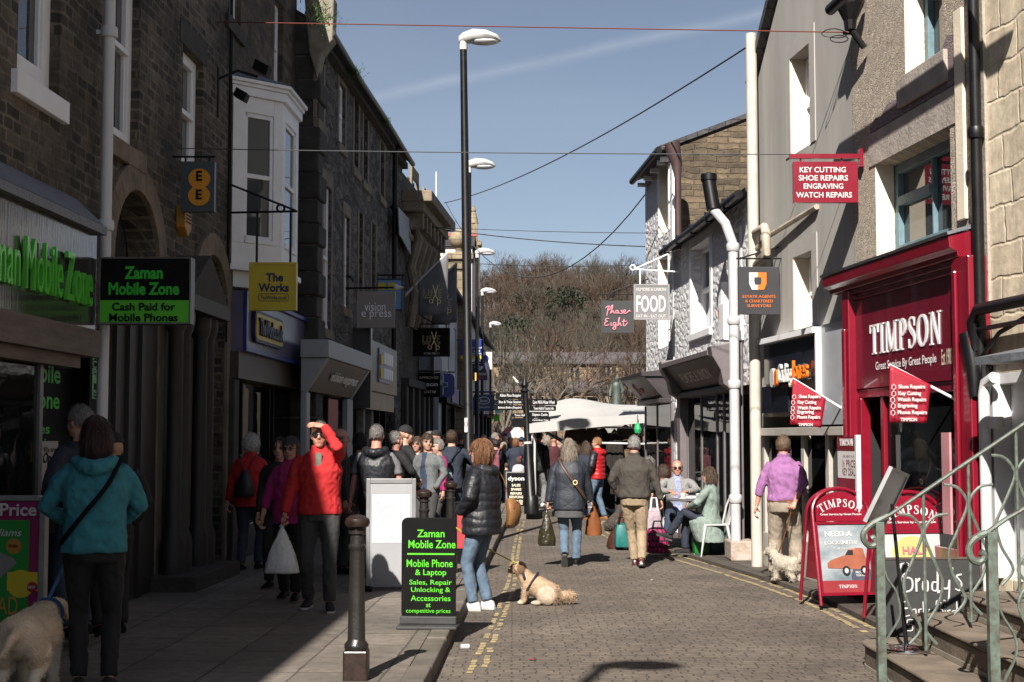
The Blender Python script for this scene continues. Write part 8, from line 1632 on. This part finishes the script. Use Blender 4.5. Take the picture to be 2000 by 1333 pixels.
# 7 the group on the left pavement
GP='people gathered outside the left shops'
person('bald man in profile behind the man in red facing right',*atY(662,17.2,PZ),1.74,-75,blk,grt,'fringe',h_gry,vox=.018,group=GP,skin=M_skin2)
person('dark haired person in a navy padded coat behind the man in the gilet',*atY(703,18.2,PZ),1.68,20,navy,grt,'womanshort',h_blk,vox=.018,mode='puffer',group=GP,arms=(HANG,POCR))
person('black haired woman with long hair behind the magenta jacket woman',*atY(547,15.6,PZ),1.62,175,blk,blk,'long',h_blk,vox=.018,group=GP,fem=True)
person('grey haired man in black looking down beside the bearded man',*atY(771,20.2,PZ),1.72,-60,blk,grt,'short',h_gry,vox=.018,head=(0,-15),group=GP,skin=M_skin2,arms=(((-.15,.3,1.0),(-1,-.5,0),(1,0,0),40),((.15,.3,1.0),(1,-.5,0),(-1,0,0),40)))
t,J,U,HM,k=person('red bearded man in a black beanie and black jacket facing right',*atY(790,21,PZ),1.80,-70,blk,blk,'beanie',blk,vox=.018,group=GP,arms=(((-.15,.28,1.02),(-1,-.5,0),(1,0,0),40),((.15,.28,1.02),(1,-.5,0),(-1,0,0),40)))
q=MB(); q.ell(HM@Vector((0,.06,-.085)),.05*k,.045*k,.05*k,rot=HM.to_3x3().normalized()); q.build('beard',hairm('red_beard',(.09,.03,.015)),t,smooth=True)
person('woman in a black and white patterned jacket by the hanging bags',*atY(815,22.5,PZ),1.64,165,pm('monochrome_print',(.3,.3,.3),.8,.3,26,dark=(.02,.02,.02)),blk,'bob',h_brn,vox=.018,group=GP,fem=True)
person('man in an open grey jacket over a navy jumper',*atY(836,20.6,PZ),1.68,150,cloth('slate_jacket',(.1,.11,.115)),grt,'womanshort',h_brn,vox=.015,group=GP,head=(45,0),under=den2,g=1.1,arms=(POCL,HANGR))
person('grey haired person in deep pink behind the man with the shoulder bag',*atY(857,22.2,PZ),1.6,120,mag,grt,'womanshort',h_gry,vox=.02,group=GP)
person('person in a dark flat cap behind the man in the grey jacket',*atY(850,24.5,PZ),1.76,-30,blk,grt,'cap',blk,vox=.02,group=GP,detail=False)
person('grey curly head of someone beside the dark flat cap',*atY(838,25.2,PZ),1.72,-20,navy,grt,'curly',h_gry,vox=.02,group=GP,detail=False)
t,J,U,HM,k=person('man in a navy coat bowing his head, pale blue shoulder bag on his back',*atY(881,22.8,PZ),1.76,-4,navy,den2,'short',h_brn,vox=.014,g=1.1,hem=.78,lean=6,head=(0,-25),amp=.01,arms=(((-.2,.22,1.05),(-1,-.4,0),(1,0,0),40),((.2,.22,1.05),(1,-.4,0),(-1,0,0),40)),shoe=blk)
M_pbag=cloth('pale_blue_bag',(.13,.18,.19)); 
q=MB(); q.loft([[U@Vector((-.13+a*math.cos(2*PI*j/12)-.25*(z-1.0),-.2-.05*math.sin(2*PI*j/12)*a/.15,z+.35*a*math.cos(2*PI*j/12))) for j in range(12)] for z,a in ((.86,.06),(.89,.15),(1.0,.155),(1.07,.12),(1.1,.05))]); q.build('shoulder_bag',M_pbag,t,smooth=True)
strap('shoulder_strap',t,[U@Vector(p) for p in ((-.05,-.17,1.1),(.06,-.165,1.28),(.14,-.1,1.43),(.15,.04,1.4))],.018,puff)
# 8 the woman waiting with the sitting dog
t,J,U,HM,k=person('auburn haired woman in a bulky black padded jacket, jeans and white trainers',*at(941,1192,0),1.72,68,puff,den,'bushy',h_aub,vox=.011,g=1.1,hem=.76,mode='puffer',amp=.007,fem=True,tops=1.28,collar=True,head=(8,-3),arms=(((-.2,.16,.98),(-1,-.8,0),(1,0,0),None),((.2,.2,.98),(1,-.8,0),(-1,0,0),None)),feet=(((-.09,.05,.075),8),((.09,-.03,.075),-2)),shoe=wtr,hood=True)
for s_ in [c for c in t.children if c.name.startswith('shoe')]: s_.data.materials[1]=M_lamp
q=MB(); q.loft([[U@Vector((.09+a*math.cos(2*PI*j/12),-.26-.07*f+.06*math.sin(2*PI*j/12)*(a/.1),z)) for j in range(12)] for z,a,f in ((.82,.05,.2),(.86,.1,.5),(.98,.115,.8),(1.06,.11,.6),(1.12,.06,.2))]); q.build('handbag',tan,t,smooth=True)
q=MB(); q.loft([[U@Vector((.09+a*math.cos(2*PI*j/12),-.335-.02*f,1.02+b_*math.sin(2*PI*j/12))) for j in range(12)] for a,b_,f in ((.095,.07,0),(.1,.075,.5),(.09,.065,1))]); q.build('handbag_flap',orl,t,smooth=True)
strap('handbag_strap',t,[U@Vector(p) for p in ((.06,-.26,1.1),(.1,-.2,1.3),(.13,-.05,1.46),(.12,.1,1.4))],.014,tan)
WAIT=t.matrix_basis@Vector((.05,.34,.84))
# 9 the grey blond woman in the quilted jacket
t,J,U,HM,k=person('ash blond woman in a navy quilted jacket walking away with a dark green bag',*at(1112,1106,0),1.72,-3,quil,den,'long',h_bln,vox=.010,g=1.1,hem=.76,mode='quilt',amp=.0055,fem=True,tops=1.18,arms=(((-.3,-.02,.79),(-.5,-1,0),(1,0,0),70),((.3,.14,.86),(.6,-1,0),(-1,0,0),50)),feet=(((-.06,-.2,.16),0,(0,1,0),-48),((.09,.1,.075),-4)),shoe=M_black,collar=True)
q=MB(); q.loft(ellipse_rings([(.66,0,.2,.15),(.74,0,.195,.15),(.84,0,.18,.14)],U)); q.build('tunic_hem',cloth('grey_tunic',(.06,.06,.065)),t,smooth=True)
strap('crossbody_strap',t,[U@Vector(p) for p in ((-.12,.08,1.46),(-.13,-.08,1.44),(-.05,-.18,1.3),(.08,-.19,1.12),(.2,-.14,.95),(.24,-.02,.86))],.02*k,pm('brown_strap',(.05,.025,.015),.5,.2,6))
q=MB(); q.tube([U@Vector((.085+.028*math.cos(a*PI/4),-.205,1.13+.03*math.sin(a*PI/4))) for a in range(9)],.006,5); q.build('buckle',M_gold,t)
hp=t.matrix_basis@(J['w0']+(J['w0']-J['e0']).normalized()*.1); carrier('dark green and gold shiny carrier bag in the ash blond woman\'s left hand',hp,.24,.5,pm('dark_shiny_bag',(.006,.007,.004),.35,.6,14,.5,30,dark=(.03,.022,.008)),seed=5)
hp=t.matrix_basis@(J['w1']+(J['w1']-J['e1']).normalized()*.1)
tb=thing('tote_bag','tan orange leather tote bag at the right side of the ash blond woman','bag',(hp.x+.02,hp.y+.1,hp.z-.4)); q=MB(); q.loft([[(a*math.cos(2*PI*j/14),.07*math.sin(2*PI*j/14),z) for j in range(14)] for z,a in ((0,.1),(.02,.12),(.2,.1),(.3,.06),(.4,.02))]); q.build('bag_body',orl,tb,smooth=True); q=MB(); q.tube([(-.03,0,.3),(-.02,0,.45),(.02,0,.45),(.03,0,.3)],.01,6); q.build('handle',orl,tb)
# 10 the man in the olive jacket
t,J,U,HM,k=person('white haired man in an olive brown jacket and khaki trousers walking away',*at(1240,1108,0),1.77,-6,olive,khaki,'short',h_wht,vox=.011,g=1.14,hem=.90,amp=.010,tops=1.14,collar=True,arms=(((-.21,.12,.93),(-1,-.7,0),(1,0,0),None),((.36,.02,.82),(.7,-1,0),(-1,0,0),35)),feet=(((.0,.12,.075),0),((.09,-.16,.1),-2,(0,1,0),-16)),shoe=brb,skin=M_skin2)
q=MB(); q.tube([J['w1']+Vector((.03*math.cos(a*PI/6),.03*math.sin(a*PI/6),.0)) for a in range(13)],.008,6); q.build('watch',blk,t)
# 11-13 near the stall
t,J,U,HM,k=person('ginger man in a red padded jacket with black sleeves standing at the stall',*at(1168,1017,0),1.76,62,puffr,den,'cropped',h_gin,vox=.014,g=1.0,hem=.84,mode='puffer',amp=.007,sleevem=puff,collar=True,tops=1.1,hood=True,arms=(POCL,POCR),feet=(((-.1,.1,.075),6),((.12,-.1,.075),-10)),shoe=tan)
person('long brown haired woman in navy talking to the ginger man',*atY(1143,30.4,0),1.66,-20,navy,den2,'long',h_brn,vox=.016,fem=True,head=(60,0),hem=.78)
person('man in a black leather jacket and grey jeans facing the stall',*at(1052,990,.12),1.78,-25,leath,greyc,'short',h_blk,vox=.015,g=1.1,hem=.80,amp=.008,shoe=wtr,trw=1.1)
# 14-17 at the cafe tables
SEAT=(0,0,.50)
t,J,U,HM,k=person('bald man in sunglasses and a grey wool jacket seated at the cafe table',2.58,22.3,.05,1.74,176,wool,den2,'fringe',h_gry,vox=.012,g=1.1,hem=.86,collar=True,hip=(0,0,.52),arms=(((-.13,.42,.86),(-1,-.3,-.3),(0,0,-1),25),((.14,.42,.86),(1,-.3,-.3),(0,0,-1),25)),feet=(((-.12,.46,.075),4),((.2,.44,.075),-8)),glasses='sun',skin=M_skin2,under=pm('blue_check_shirt',(.28,.3,.42),.8,.4,60,dark=(.04,.05,.2)),shoe=tan)
t,J,U,HM,k=person('bobbed brown haired woman in a pale green wool coat seated with her back half turned',CX+.02,CY,.05,1.66,72,sage,navy,'bob',h_brn,vox=.012,g=1.08,hem=.80,collar=True,fem=True,hip=(0,0,.50),arms=(((-.1,.3,.72),(-1,-.4,0),(1,0,0),30),((.12,.32,.70),(1,-.4,0),(-1,0,0),30)),feet=(((-.05,.62,.30),0,(0,.2,1),20),((.1,.4,.075),-4)),shoe=blk,amp=.010)
q=MB(); q.loft([[Vector((a*math.cos(2*PI*j/16)*k,(yo+b_*math.sin(2*PI*j/16))*k,z*k)) for j in range(16)] for z,a,b_,yo in ((.58,.19,.2,.06),(.5,.215,.25,.08),(.38,.22,.24,.06),(.2,.235,.22,.0))]); m=remesh(q,[sage],.014,3,'coat_skirt'); wrinkle(m,.012,12,9); link('coat_skirt',m,t)
person('grey haired man in sunglasses seated in profile facing left behind the couple',2.28,23.7,.05,1.78,80,grt,grt,'short',h_gry,vox=.015,hip=(0,0,.52),glasses='sun',arms=(((-.13,.38,.84),(-1,-.3,-.3),(0,0,-1),25),((.14,.38,.84),(1,-.3,-.3),(0,0,-1),25)),feet=(((-.12,.44,.075),4),((.12,.44,.075),-4)))
person('dark haired woman in black seated with her back turned at the cafe',2.42,22.75,.05,1.68,40,blk,blk,'womanshort',h_brn,vox=.015,hip=(0,0,.48),fem=True,arms=(((-.13,.34,.8),(-1,-.3,-.3),(0,0,-1),25),((.14,.34,.8),(1,-.3,-.3),(0,0,-1),25)),feet=(((-.12,.4,.075),4),((.12,.42,.075),-4)))
# 18 the man in the purple shirt
t,J,U,HM,k=person('man in a purple shirt and beige trousers looking into the estate agent window',*atY(1530,17.2,.05),1.72,-14,purp,beige,'short',hairm('fawn_hair',(.12,.08,.05)),vox=.011,g=1.2,hem=.93,amp=.011,collar=True,tops=1.0,sleeve=.75,arms=(((-.33,-.02,.84),(-.6,-1,0),(1,0,0),30),((.14,-.22,.93),(1,-.3,0),(-.3,-1,0),60)),feet=(((-.12,.0,.075),10),((.13,.03,.075),-10)),shoe=pm('brown_suede',(.06,.035,.02),.8,.2,8),skin=M_skin2,trw=1.25)
q=MB(); q.loft(ellipse_rings([(.925,0,.2,.152),(.955,0,.2,.152)],Matrix.Scale(k,4)),0,False); q.build('belt',pm('brown_belt',(.12,.045,.015),.5,.2,6),t)
PURPHAND=t.matrix_basis@(J['w1']+(J['w1']-J['e1']).normalized()*.08)
# 19 the market crowd beyond
GC='crowd at the market beyond the finger post'; cr_=random.Random(5)
CROWD=[(945,860,40,'bald man looking down at the left of the crowd',170,'fringe',h_gry,blk,1.72),(966,862,37.5,'grey haired man in glasses looking right in the crowd',-80,'short',h_gry,blk,1.76),(986,850,43,'dark bearded man facing the viewer above the crowd',180,'short',h_blk,navy,1.88),(1000,860,46,'balding man with ruddy face in the crowd',120,'fringe',h_gry,wool,1.76),(968,888,36.2,'dark haired woman with a pink rucksack',-5,'womanshort',h_blk,blk,1.58),(989,920,35.9,'small boy with brown hair dressed in black by the pavement board',5,'short',h_brn,blk,1.12),(1013,915,35.6,'small girl in a white top with a pink hair bobble',10,'bob',h_brn,cloth('white_tee',(.4,.4,.42)),1.15),(1007,890,38.5,'auburn haired woman in a navy coat seen from behind',0,'bob',h_aub,navy,1.62),(984,880,41,'blond woman in a blue scarf facing left',100,'bob',h_bln,blueb,1.62),(1046,862,39.5,'tall man in glasses with a pink face right of the finger post',160,'short',h_brn,blk,1.84),(1068,875,37,'blond woman half hidden behind the leather jacket man',60,'bob',h_bln,blk,1.68),(1082,880,36.6,'person in a dark maroon coat with hood beside the stall',20,'beanie',blk,cloth('maroon_coat',(.05,.008,.012)),1.68),(1022,868,50,'brown haired woman in white far down the market',170,'bob',h_brn,wool,1.66),(935,868,46,'person in black with dark hat by the far shops',150,'cap',blk,blk,1.72),(925,872,42,'dark haired man in navy near the far shopfronts',20,'short',h_blk,navy,1.74),(955,860,52,'silver haired man in black further down the street',175,'short',h_wht,blk,1.76),(974,862,56,'brown haired man in red at the pink gazebo',180,'short',h_brn,redc,1.74),(1014,862,58,'woman in teal near the white gazebo',175,'long',h_brn,teal,1.66),(1038,866,54,'man in a green fleece under the narrow gazebo',170,'short',h_gry,cloth('green_fleece',(.01,.1,.06)),1.74),(1092,868,42,'woman in a red cardigan inside the market stall',150,'womanshort',h_gry,redc,1.64),(1106,872,45,'man in pale shirt behind the stall',175,'short',h_gry,cloth('pale_shirt',(.3,.3,.32)),1.74),(900,862,36,'man with brown hair behind the lamp column',-20,'short',h_brn,blk,1.74),(913,870,33,'dark haired woman right of the lamp column',30,'bob',h_blk,navy,1.64),(940,872,60,'fair haired woman in grey far behind the crowd',180,'bob',h_bln,greyc,1.64),(996,868,64,'man in a black coat farthest down the market',170,'short',h_blk,blk,1.76),(978,872,48,'person in purple anorak in the middle of the crowd',150,'short',h_dgr,cloth('purple_anorak',(.06,.03,.12)),1.66),(918,858,48,'grey haired man in dark blue among the far left shoppers',160,'short',h_gry,den2,1.74),(930,880,44,'woman with brown bob in maroon by the far shops',30,'bob',h_brn,mag,1.6),(952,882,43,'woman with dark hair and a grey coat in the crowd',-40,'bob',h_blk,wool,1.62),(976,858,47,'bald man in a dark red jumper in the crowd',150,'fringe',h_gry,redc,1.76),(1019,858,44,'man with a dark beard and navy cap in the crowd',170,'cap',navy,navy,1.78),(1003,875,55,'woman in a sage green coat far along the market',-20,'bob',h_gry,sage,1.62),(948,858,57,'dark haired man in blue denim far along the market',175,'short',h_blk,den,1.75),(987,868,53,'white haired man in beige far along the market',165,'short',h_wht,beige,1.73),(1030,880,48,'woman in black with auburn hair behind the finger post',40,'bob',h_aub,blk,1.62),(1058,860,52,'man in a bright blue anorak at the back of the stall',170,'short',h_brn,blueb,1.76),(965,875,62,'woman in pale pink far away under the gazebo',170,'bob',h_bln,cloth('pale_pink',(.3,.14,.15)),1.62),(1024,862,70,'tiny distant man in black at the end of the market',180,'short',h_blk,blk,1.78),(893,862,46,'woman with grey bob outside the pale blue shop',140,'bob',h_gry,navy,1.62),(872,864,42,'man in brown jacket outside the far shops',100,'short',h_brn,olive,1.74),(1096,878,38,'woman with blond bob in dark coat beside the stall poles',100,'bob',h_bln,blk,1.62)]
for px,py,Y,lb,fc,hr,hm,tp,H in CROWD:
    zg=.12 if Y<44 and 1000<px<1095 else (PZ if px<975 and Y<44 else 0.0)
    t,J,U,HM,k=person(lb,*atY(px,Y,zg),H,fc,tp,cr_.choice((grt,den2,blk,den)),hr,hm,vox=.024,group=GC,detail=False,g=cr_.uniform(1.0,1.15),fem=hr in('bob','long'),arms=cr_.choice((None,(POCL,POCR),(((-.15,.26,1.02),(-1,-.5,0),(1,0,0),40),((.2,.1,.85),(1,-.7,0),(-1,0,0),40)))),skin=cr_.choice((M_skin,M_skin2)),hem=cr_.choice((.78,.84,.88)))
    if 'pink rucksack' in lb:
        q=MB(); q.box(-.13,.13,-.3,-.13,.82,1.2); q.build('rucksack',cloth('pink_rucksack',(.17,.05,.07)),t,bevel=.05); [strap('rucksack_strap',t,[(sg*.06,-.2,1.2),(sg*.1,-.08,1.36),(sg*.11,.08,1.3)],.025,MATS['pink_rucksack']) for sg in (-1,1)]
    if 'bobble' in lb: q=MB(); q.ell(HM@Vector((.07,-.03,.11)),.035,.035,.035,n=8,k=6); q.build('hair_bobble',M_red2,t,smooth=True)
# ------------------------------------------------------------------ dogs, leads, bird
def furm(name,c,v=.3): return pm(name,c,.85,v,7,.7,90)
M_nose=pm('dog_nose',(.012,.01,.01),.4,.2,8)
def blades(parent,me,n,L,w,mat,droop=.6,seed=1,cond=None,name='fur'):
    rr=random.Random(seed); fs=[p for p in me.polygons if cond is None or cond(p.center)]; q=MB()
    for _ in range(n):
        p=rr.choice(fs); d=(p.normal+Vector((rr.uniform(-.5,.5),rr.uniform(-.5,.5),rr.uniform(-.3,.3)-droop))).normalized(); l=L*rr.uniform(.6,1.25); s=d.orthogonal().normalized()*w; b=p.center-p.normal*.004
        q.add([b-s,b+s,b+d*l*.6+s*.5+Vector((0,0,-.1*l)),b+d*l+Vector((0,0,-.28*l))],[(0,1,2,3)])
    return q.build(name,mat,parent,fix=False)
# yellow labrador at the left edge
t=thing('dog','stout yellow labrador standing with its back to the viewer at the left edge','dog',(-3.06,9.15,PZ),R(6)); t.scale=(.93,.93,.93)
m1=furm('labrador_coat',(.68,.53,.37),.18); m2=furm('labrador_pale',(.76,.65,.5),.18); q=MB()
def elr(y,zc,rx,rz,n=18): return [Vector((rx*math.cos(2*PI*k/n),y,zc+rz*math.sin(2*PI*k/n))) for k in range(n)]
q.loft([elr(-.43,.45,.07,.08),elr(-.39,.44,.13,.13),elr(-.28,.43,.165,.155),elr(-.12,.42,.165,.15),elr(.05,.41,.18,.17),elr(.2,.41,.175,.175),elr(.32,.43,.13,.14),elr(.38,.45,.09,.1)])
q.tube([(0,.25,.45),(0,.4,.5),(.03,.52,.52)],[.125,.1,.085],14); q.ell((.05,.58,.52),.085,.1,.08); q.ell((.07,.69,.48),.048,.07,.042)
for sg in (-1,1):
    q.ell((.05+sg*.085,.54,.5),.022,.05,.065,0)
    q.tube([(sg*.1,.24,.38),(sg*.105,.25,.22),(sg*.1,.24,.1),(sg*.1,.26,.035)],[.075,.05,.04,.042],10,1); q.ell((sg*.1,.29,.03),.04,.06,.03,1)
    q.ell((sg*.1,-.3,.38),.085,.13,.16,0); q.tube([(sg*.105,-.3,.35),(sg*.11,-.2,.25),(sg*.105,-.37,.16),(sg*.1,-.36,.05)],[.1,.075,.042,.036],10,1); q.ell((sg*.1,-.31,.03),.04,.06,.03,1)
q.tube([(0,-.42,.48),(0,-.55,.45),(-.05,-.66,.34)],[.045,.035,.015],8)
me=remesh(q,[m1,m2],.012,6,'body'); wrinkle(me,.006,14,3,'fur'); link('body',me,t); blades(t,me,5200,.022,.0018,m1,.4,31)
q=MB(); q.tube([Vector((.02+.105*math.cos(a*PI/8),.42+.02*math.sin(a*PI/8),.5+.105*math.sin(a*PI/8))) for a in range(17)],.013,6,ry=1.8); q.build('collar',cloth('blue_collar',(.01,.06,.2)),t)
q=MB(); q.ell((.075,.755,.49),.02,.015,.016); q.build('nose',M_nose,t)
def lead(label,a,b,mat,r=.008,sag=.06,ry=1):
    q=MB(); n=12; q.tube([a.lerp(b,i/n)-Vector((0,0,sag*4*(i/n)*(1-i/n))) for i in range(n+1)],r,6,ry=ry); return tag(q.build('dog_lead',mat,smooth=True),label,'dog lead')
lead('pale blue lead from the teal woman to the labrador',LEADHAND+Vector((0,.02,-.08)),t.matrix_basis@Vector((.02,.42,.6)),cloth('sky_blue_webbing',(.06,.16,.34)),.012,.02,.5)
# sitting dog
def sitdog(label,x,y,z,face,sc,coat,ear,pale,seed,harness=True):
    t=thing('dog',label,'dog',(x,y,z),R(face)); t.scale=(sc,)*3; q=MB()
    q.loft([elr(-.27,.1,.05,.06),elr(-.23,.12,.1,.1),elr(-.12,.155,.125,.13),elr(.0,.2,.12,.135),elr(.09,.235,.105,.125),elr(.15,.26,.075,.095)])
    q.tube([(0,.09,.26),(0,.15,.34),(0,.18,.38)],[.1,.08,.07],12); q.ell((0,.2,.41),.075,.085,.075); q.ell((0,.27,.375),.042,.05,.038); q.ell((0,.25,.42),.05,.04,.035)
    for sg in (-1,1):
        q.ell((sg*.072,.17,.41),.022,.04,.065,1); q.tube([(sg*.065,.1,.22),(sg*.065,.13,.1),(sg*.065,.135,.03)],[.052,.036,.034],8); q.ell((sg*.065,.17,.025),.034,.05,.025,2)
        q.ell((sg*.1,-.13,.11),.06,.12,.11,2); q.ell((sg*.1,-.01,.028),.034,.07,.028,2)
    q.tube([(0,-.26,.1),(0,-.36,.1),(0,-.44,.13)],[.05,.06,.03],8)
    me=remesh(q,[coat,ear,pale],.009,6,'body'); wrinkle(me,.004,18,seed,'fur'); link('body',me,t); blades(t,me,2600,.022,.0016,coat,.6,seed+5,lambda c:c.z>.05)
    blades(t,me,900,.05,.003,coat,.7,seed,lambda c:c.y<-.2,'tail_plume'); blades(t,me,260,.035,.003,ear,.6,seed+1,lambda c:c.y>.12 and c.z>.33,'head_fur')
    q=MB(); q.ell((0,.318,.385),.014,.01,.011); [q.ell((sg*.026,.275,.425),.009,.008,.009) for sg in (-1,1)]; q.build('face_features',M_nose,t)
    if harness:
        q=MB(); q.tube([Vector((.095*math.cos(a*PI/8),.13+.03*math.sin(a*PI/8),.315+.085*math.sin(a*PI/8))) for a in range(17)],.009,6,ry=2); q.tube([Vector((.118*math.cos(a*PI/8),.06-.08*math.sin(a*PI/8),.23+.13*math.sin(a*PI/8))) for a in range(17)],.008,6,ry=1.6); q.build('harness',cloth('navy_harness',(.008,.01,.02)),t)
    return t
p=G(1048,1181,0); SD=sitdog('small cream dog in a navy harness sitting on the setts looking up left',p.x,p.y,0,82,.93,furm('cream_dog_coat',(.34,.235,.15)),furm('brown_dog_ear',(.15,.085,.045)),furm('cream_dog_pale',(.42,.34,.26)),11)
lead('yellow lead from the waiting woman to the sitting cream dog',WAIT,SD.matrix_basis@Vector((0,.13,.42)),cloth('yellow_webbing',(.38,.36,.05)),.008,.03)
p=G(1188,1023,0); sitdog('dark grey brown dog sitting beside the brown case near the stall',p.x,p.y-2.2,0,-30,1.0,furm('dark_dog_coat',(.05,.04,.032),.5),furm('dark_dog_ear',(.02,.016,.014)),furm('dark_dog_pale',(.09,.08,.07)),17,False)
# west highland terrier
t=thing('dog','shaggy small white terrier standing beside the purple shirted man','dog',(AY(1534,1080,17.0).x,17.0,.05),R(38)); t.scale=(1.0,)*3
wm=furm('terrier_coat',(.37,.33,.27),.25); q=MB(); q.loft([elr(-.2,.2,.05,.06),elr(-.17,.2,.095,.1),elr(-.05,.195,.1,.105),elr(.08,.2,.1,.11),elr(.15,.21,.07,.08)])
q.tube([(0,.1,.24),(0,.17,.3),(0,.2,.33)],[.075,.065,.06],10); q.ell((0,.22,.34),.07,.07,.065); q.ell((0,.285,.32),.036,.045,.034)
for sg in (-1,1):
    q.prism([(sg*.02,.38),(sg*.065,.37),(sg*.055,.455)],.185,.205)
    q.tube([(sg*.055,.1,.17),(sg*.055,.1,.03)],[.045,.036],8); q.ell((sg*.055,.12,.022),.034,.045,.022); q.tube([(sg*.06,-.14,.17),(sg*.06,-.12,.1),(sg*.06,-.17,.06),(sg*.06,-.15,.02)],[.055,.045,.032,.034],8)
q.tube([(0,-.19,.24),(0,-.22,.31),(0,-.21,.36)],[.03,.026,.012],8)
me=remesh(q,[wm],.009,4,'body'); wrinkle(me,.006,45,5,'fur'); link('body',me,t); blades(t,me,4200,.034,.0022,wm,.9,6)
q=MB(); q.ell((0,.333,.33),.013,.01,.011); [q.ell((sg*.026,.283,.36),.009,.008,.009) for sg in (-1,1)]; q.build('face_features',M_nose,t)
lead('brown leather lead from the purple shirted man to the white terrier',PURPHAND,t.matrix_basis@Vector((0,.12,.31)),MATS['brown_belt'],.008,.03)
# bird
p=AY(1010,747,48); t=thing('bird','small white bird flying in front of the far trees','bird',(p.x,48,p.z)); q=MB(); q.ell((0,0,0),.07,.05,.045,rot=Matrix.Rotation(R(25),3,'Y')); q.add([(-.03,0,.02),(.04,0,.02),(-.12,.05,.2),(-.16,.05,.18)],[(0,1,2,3)]); q.add([(-.02,0,0),(.05,0,0),(.16,-.1,.06),(.1,-.12,.08)],[(0,1,2,3)]); q.build('body',M_wl,t,smooth=True)
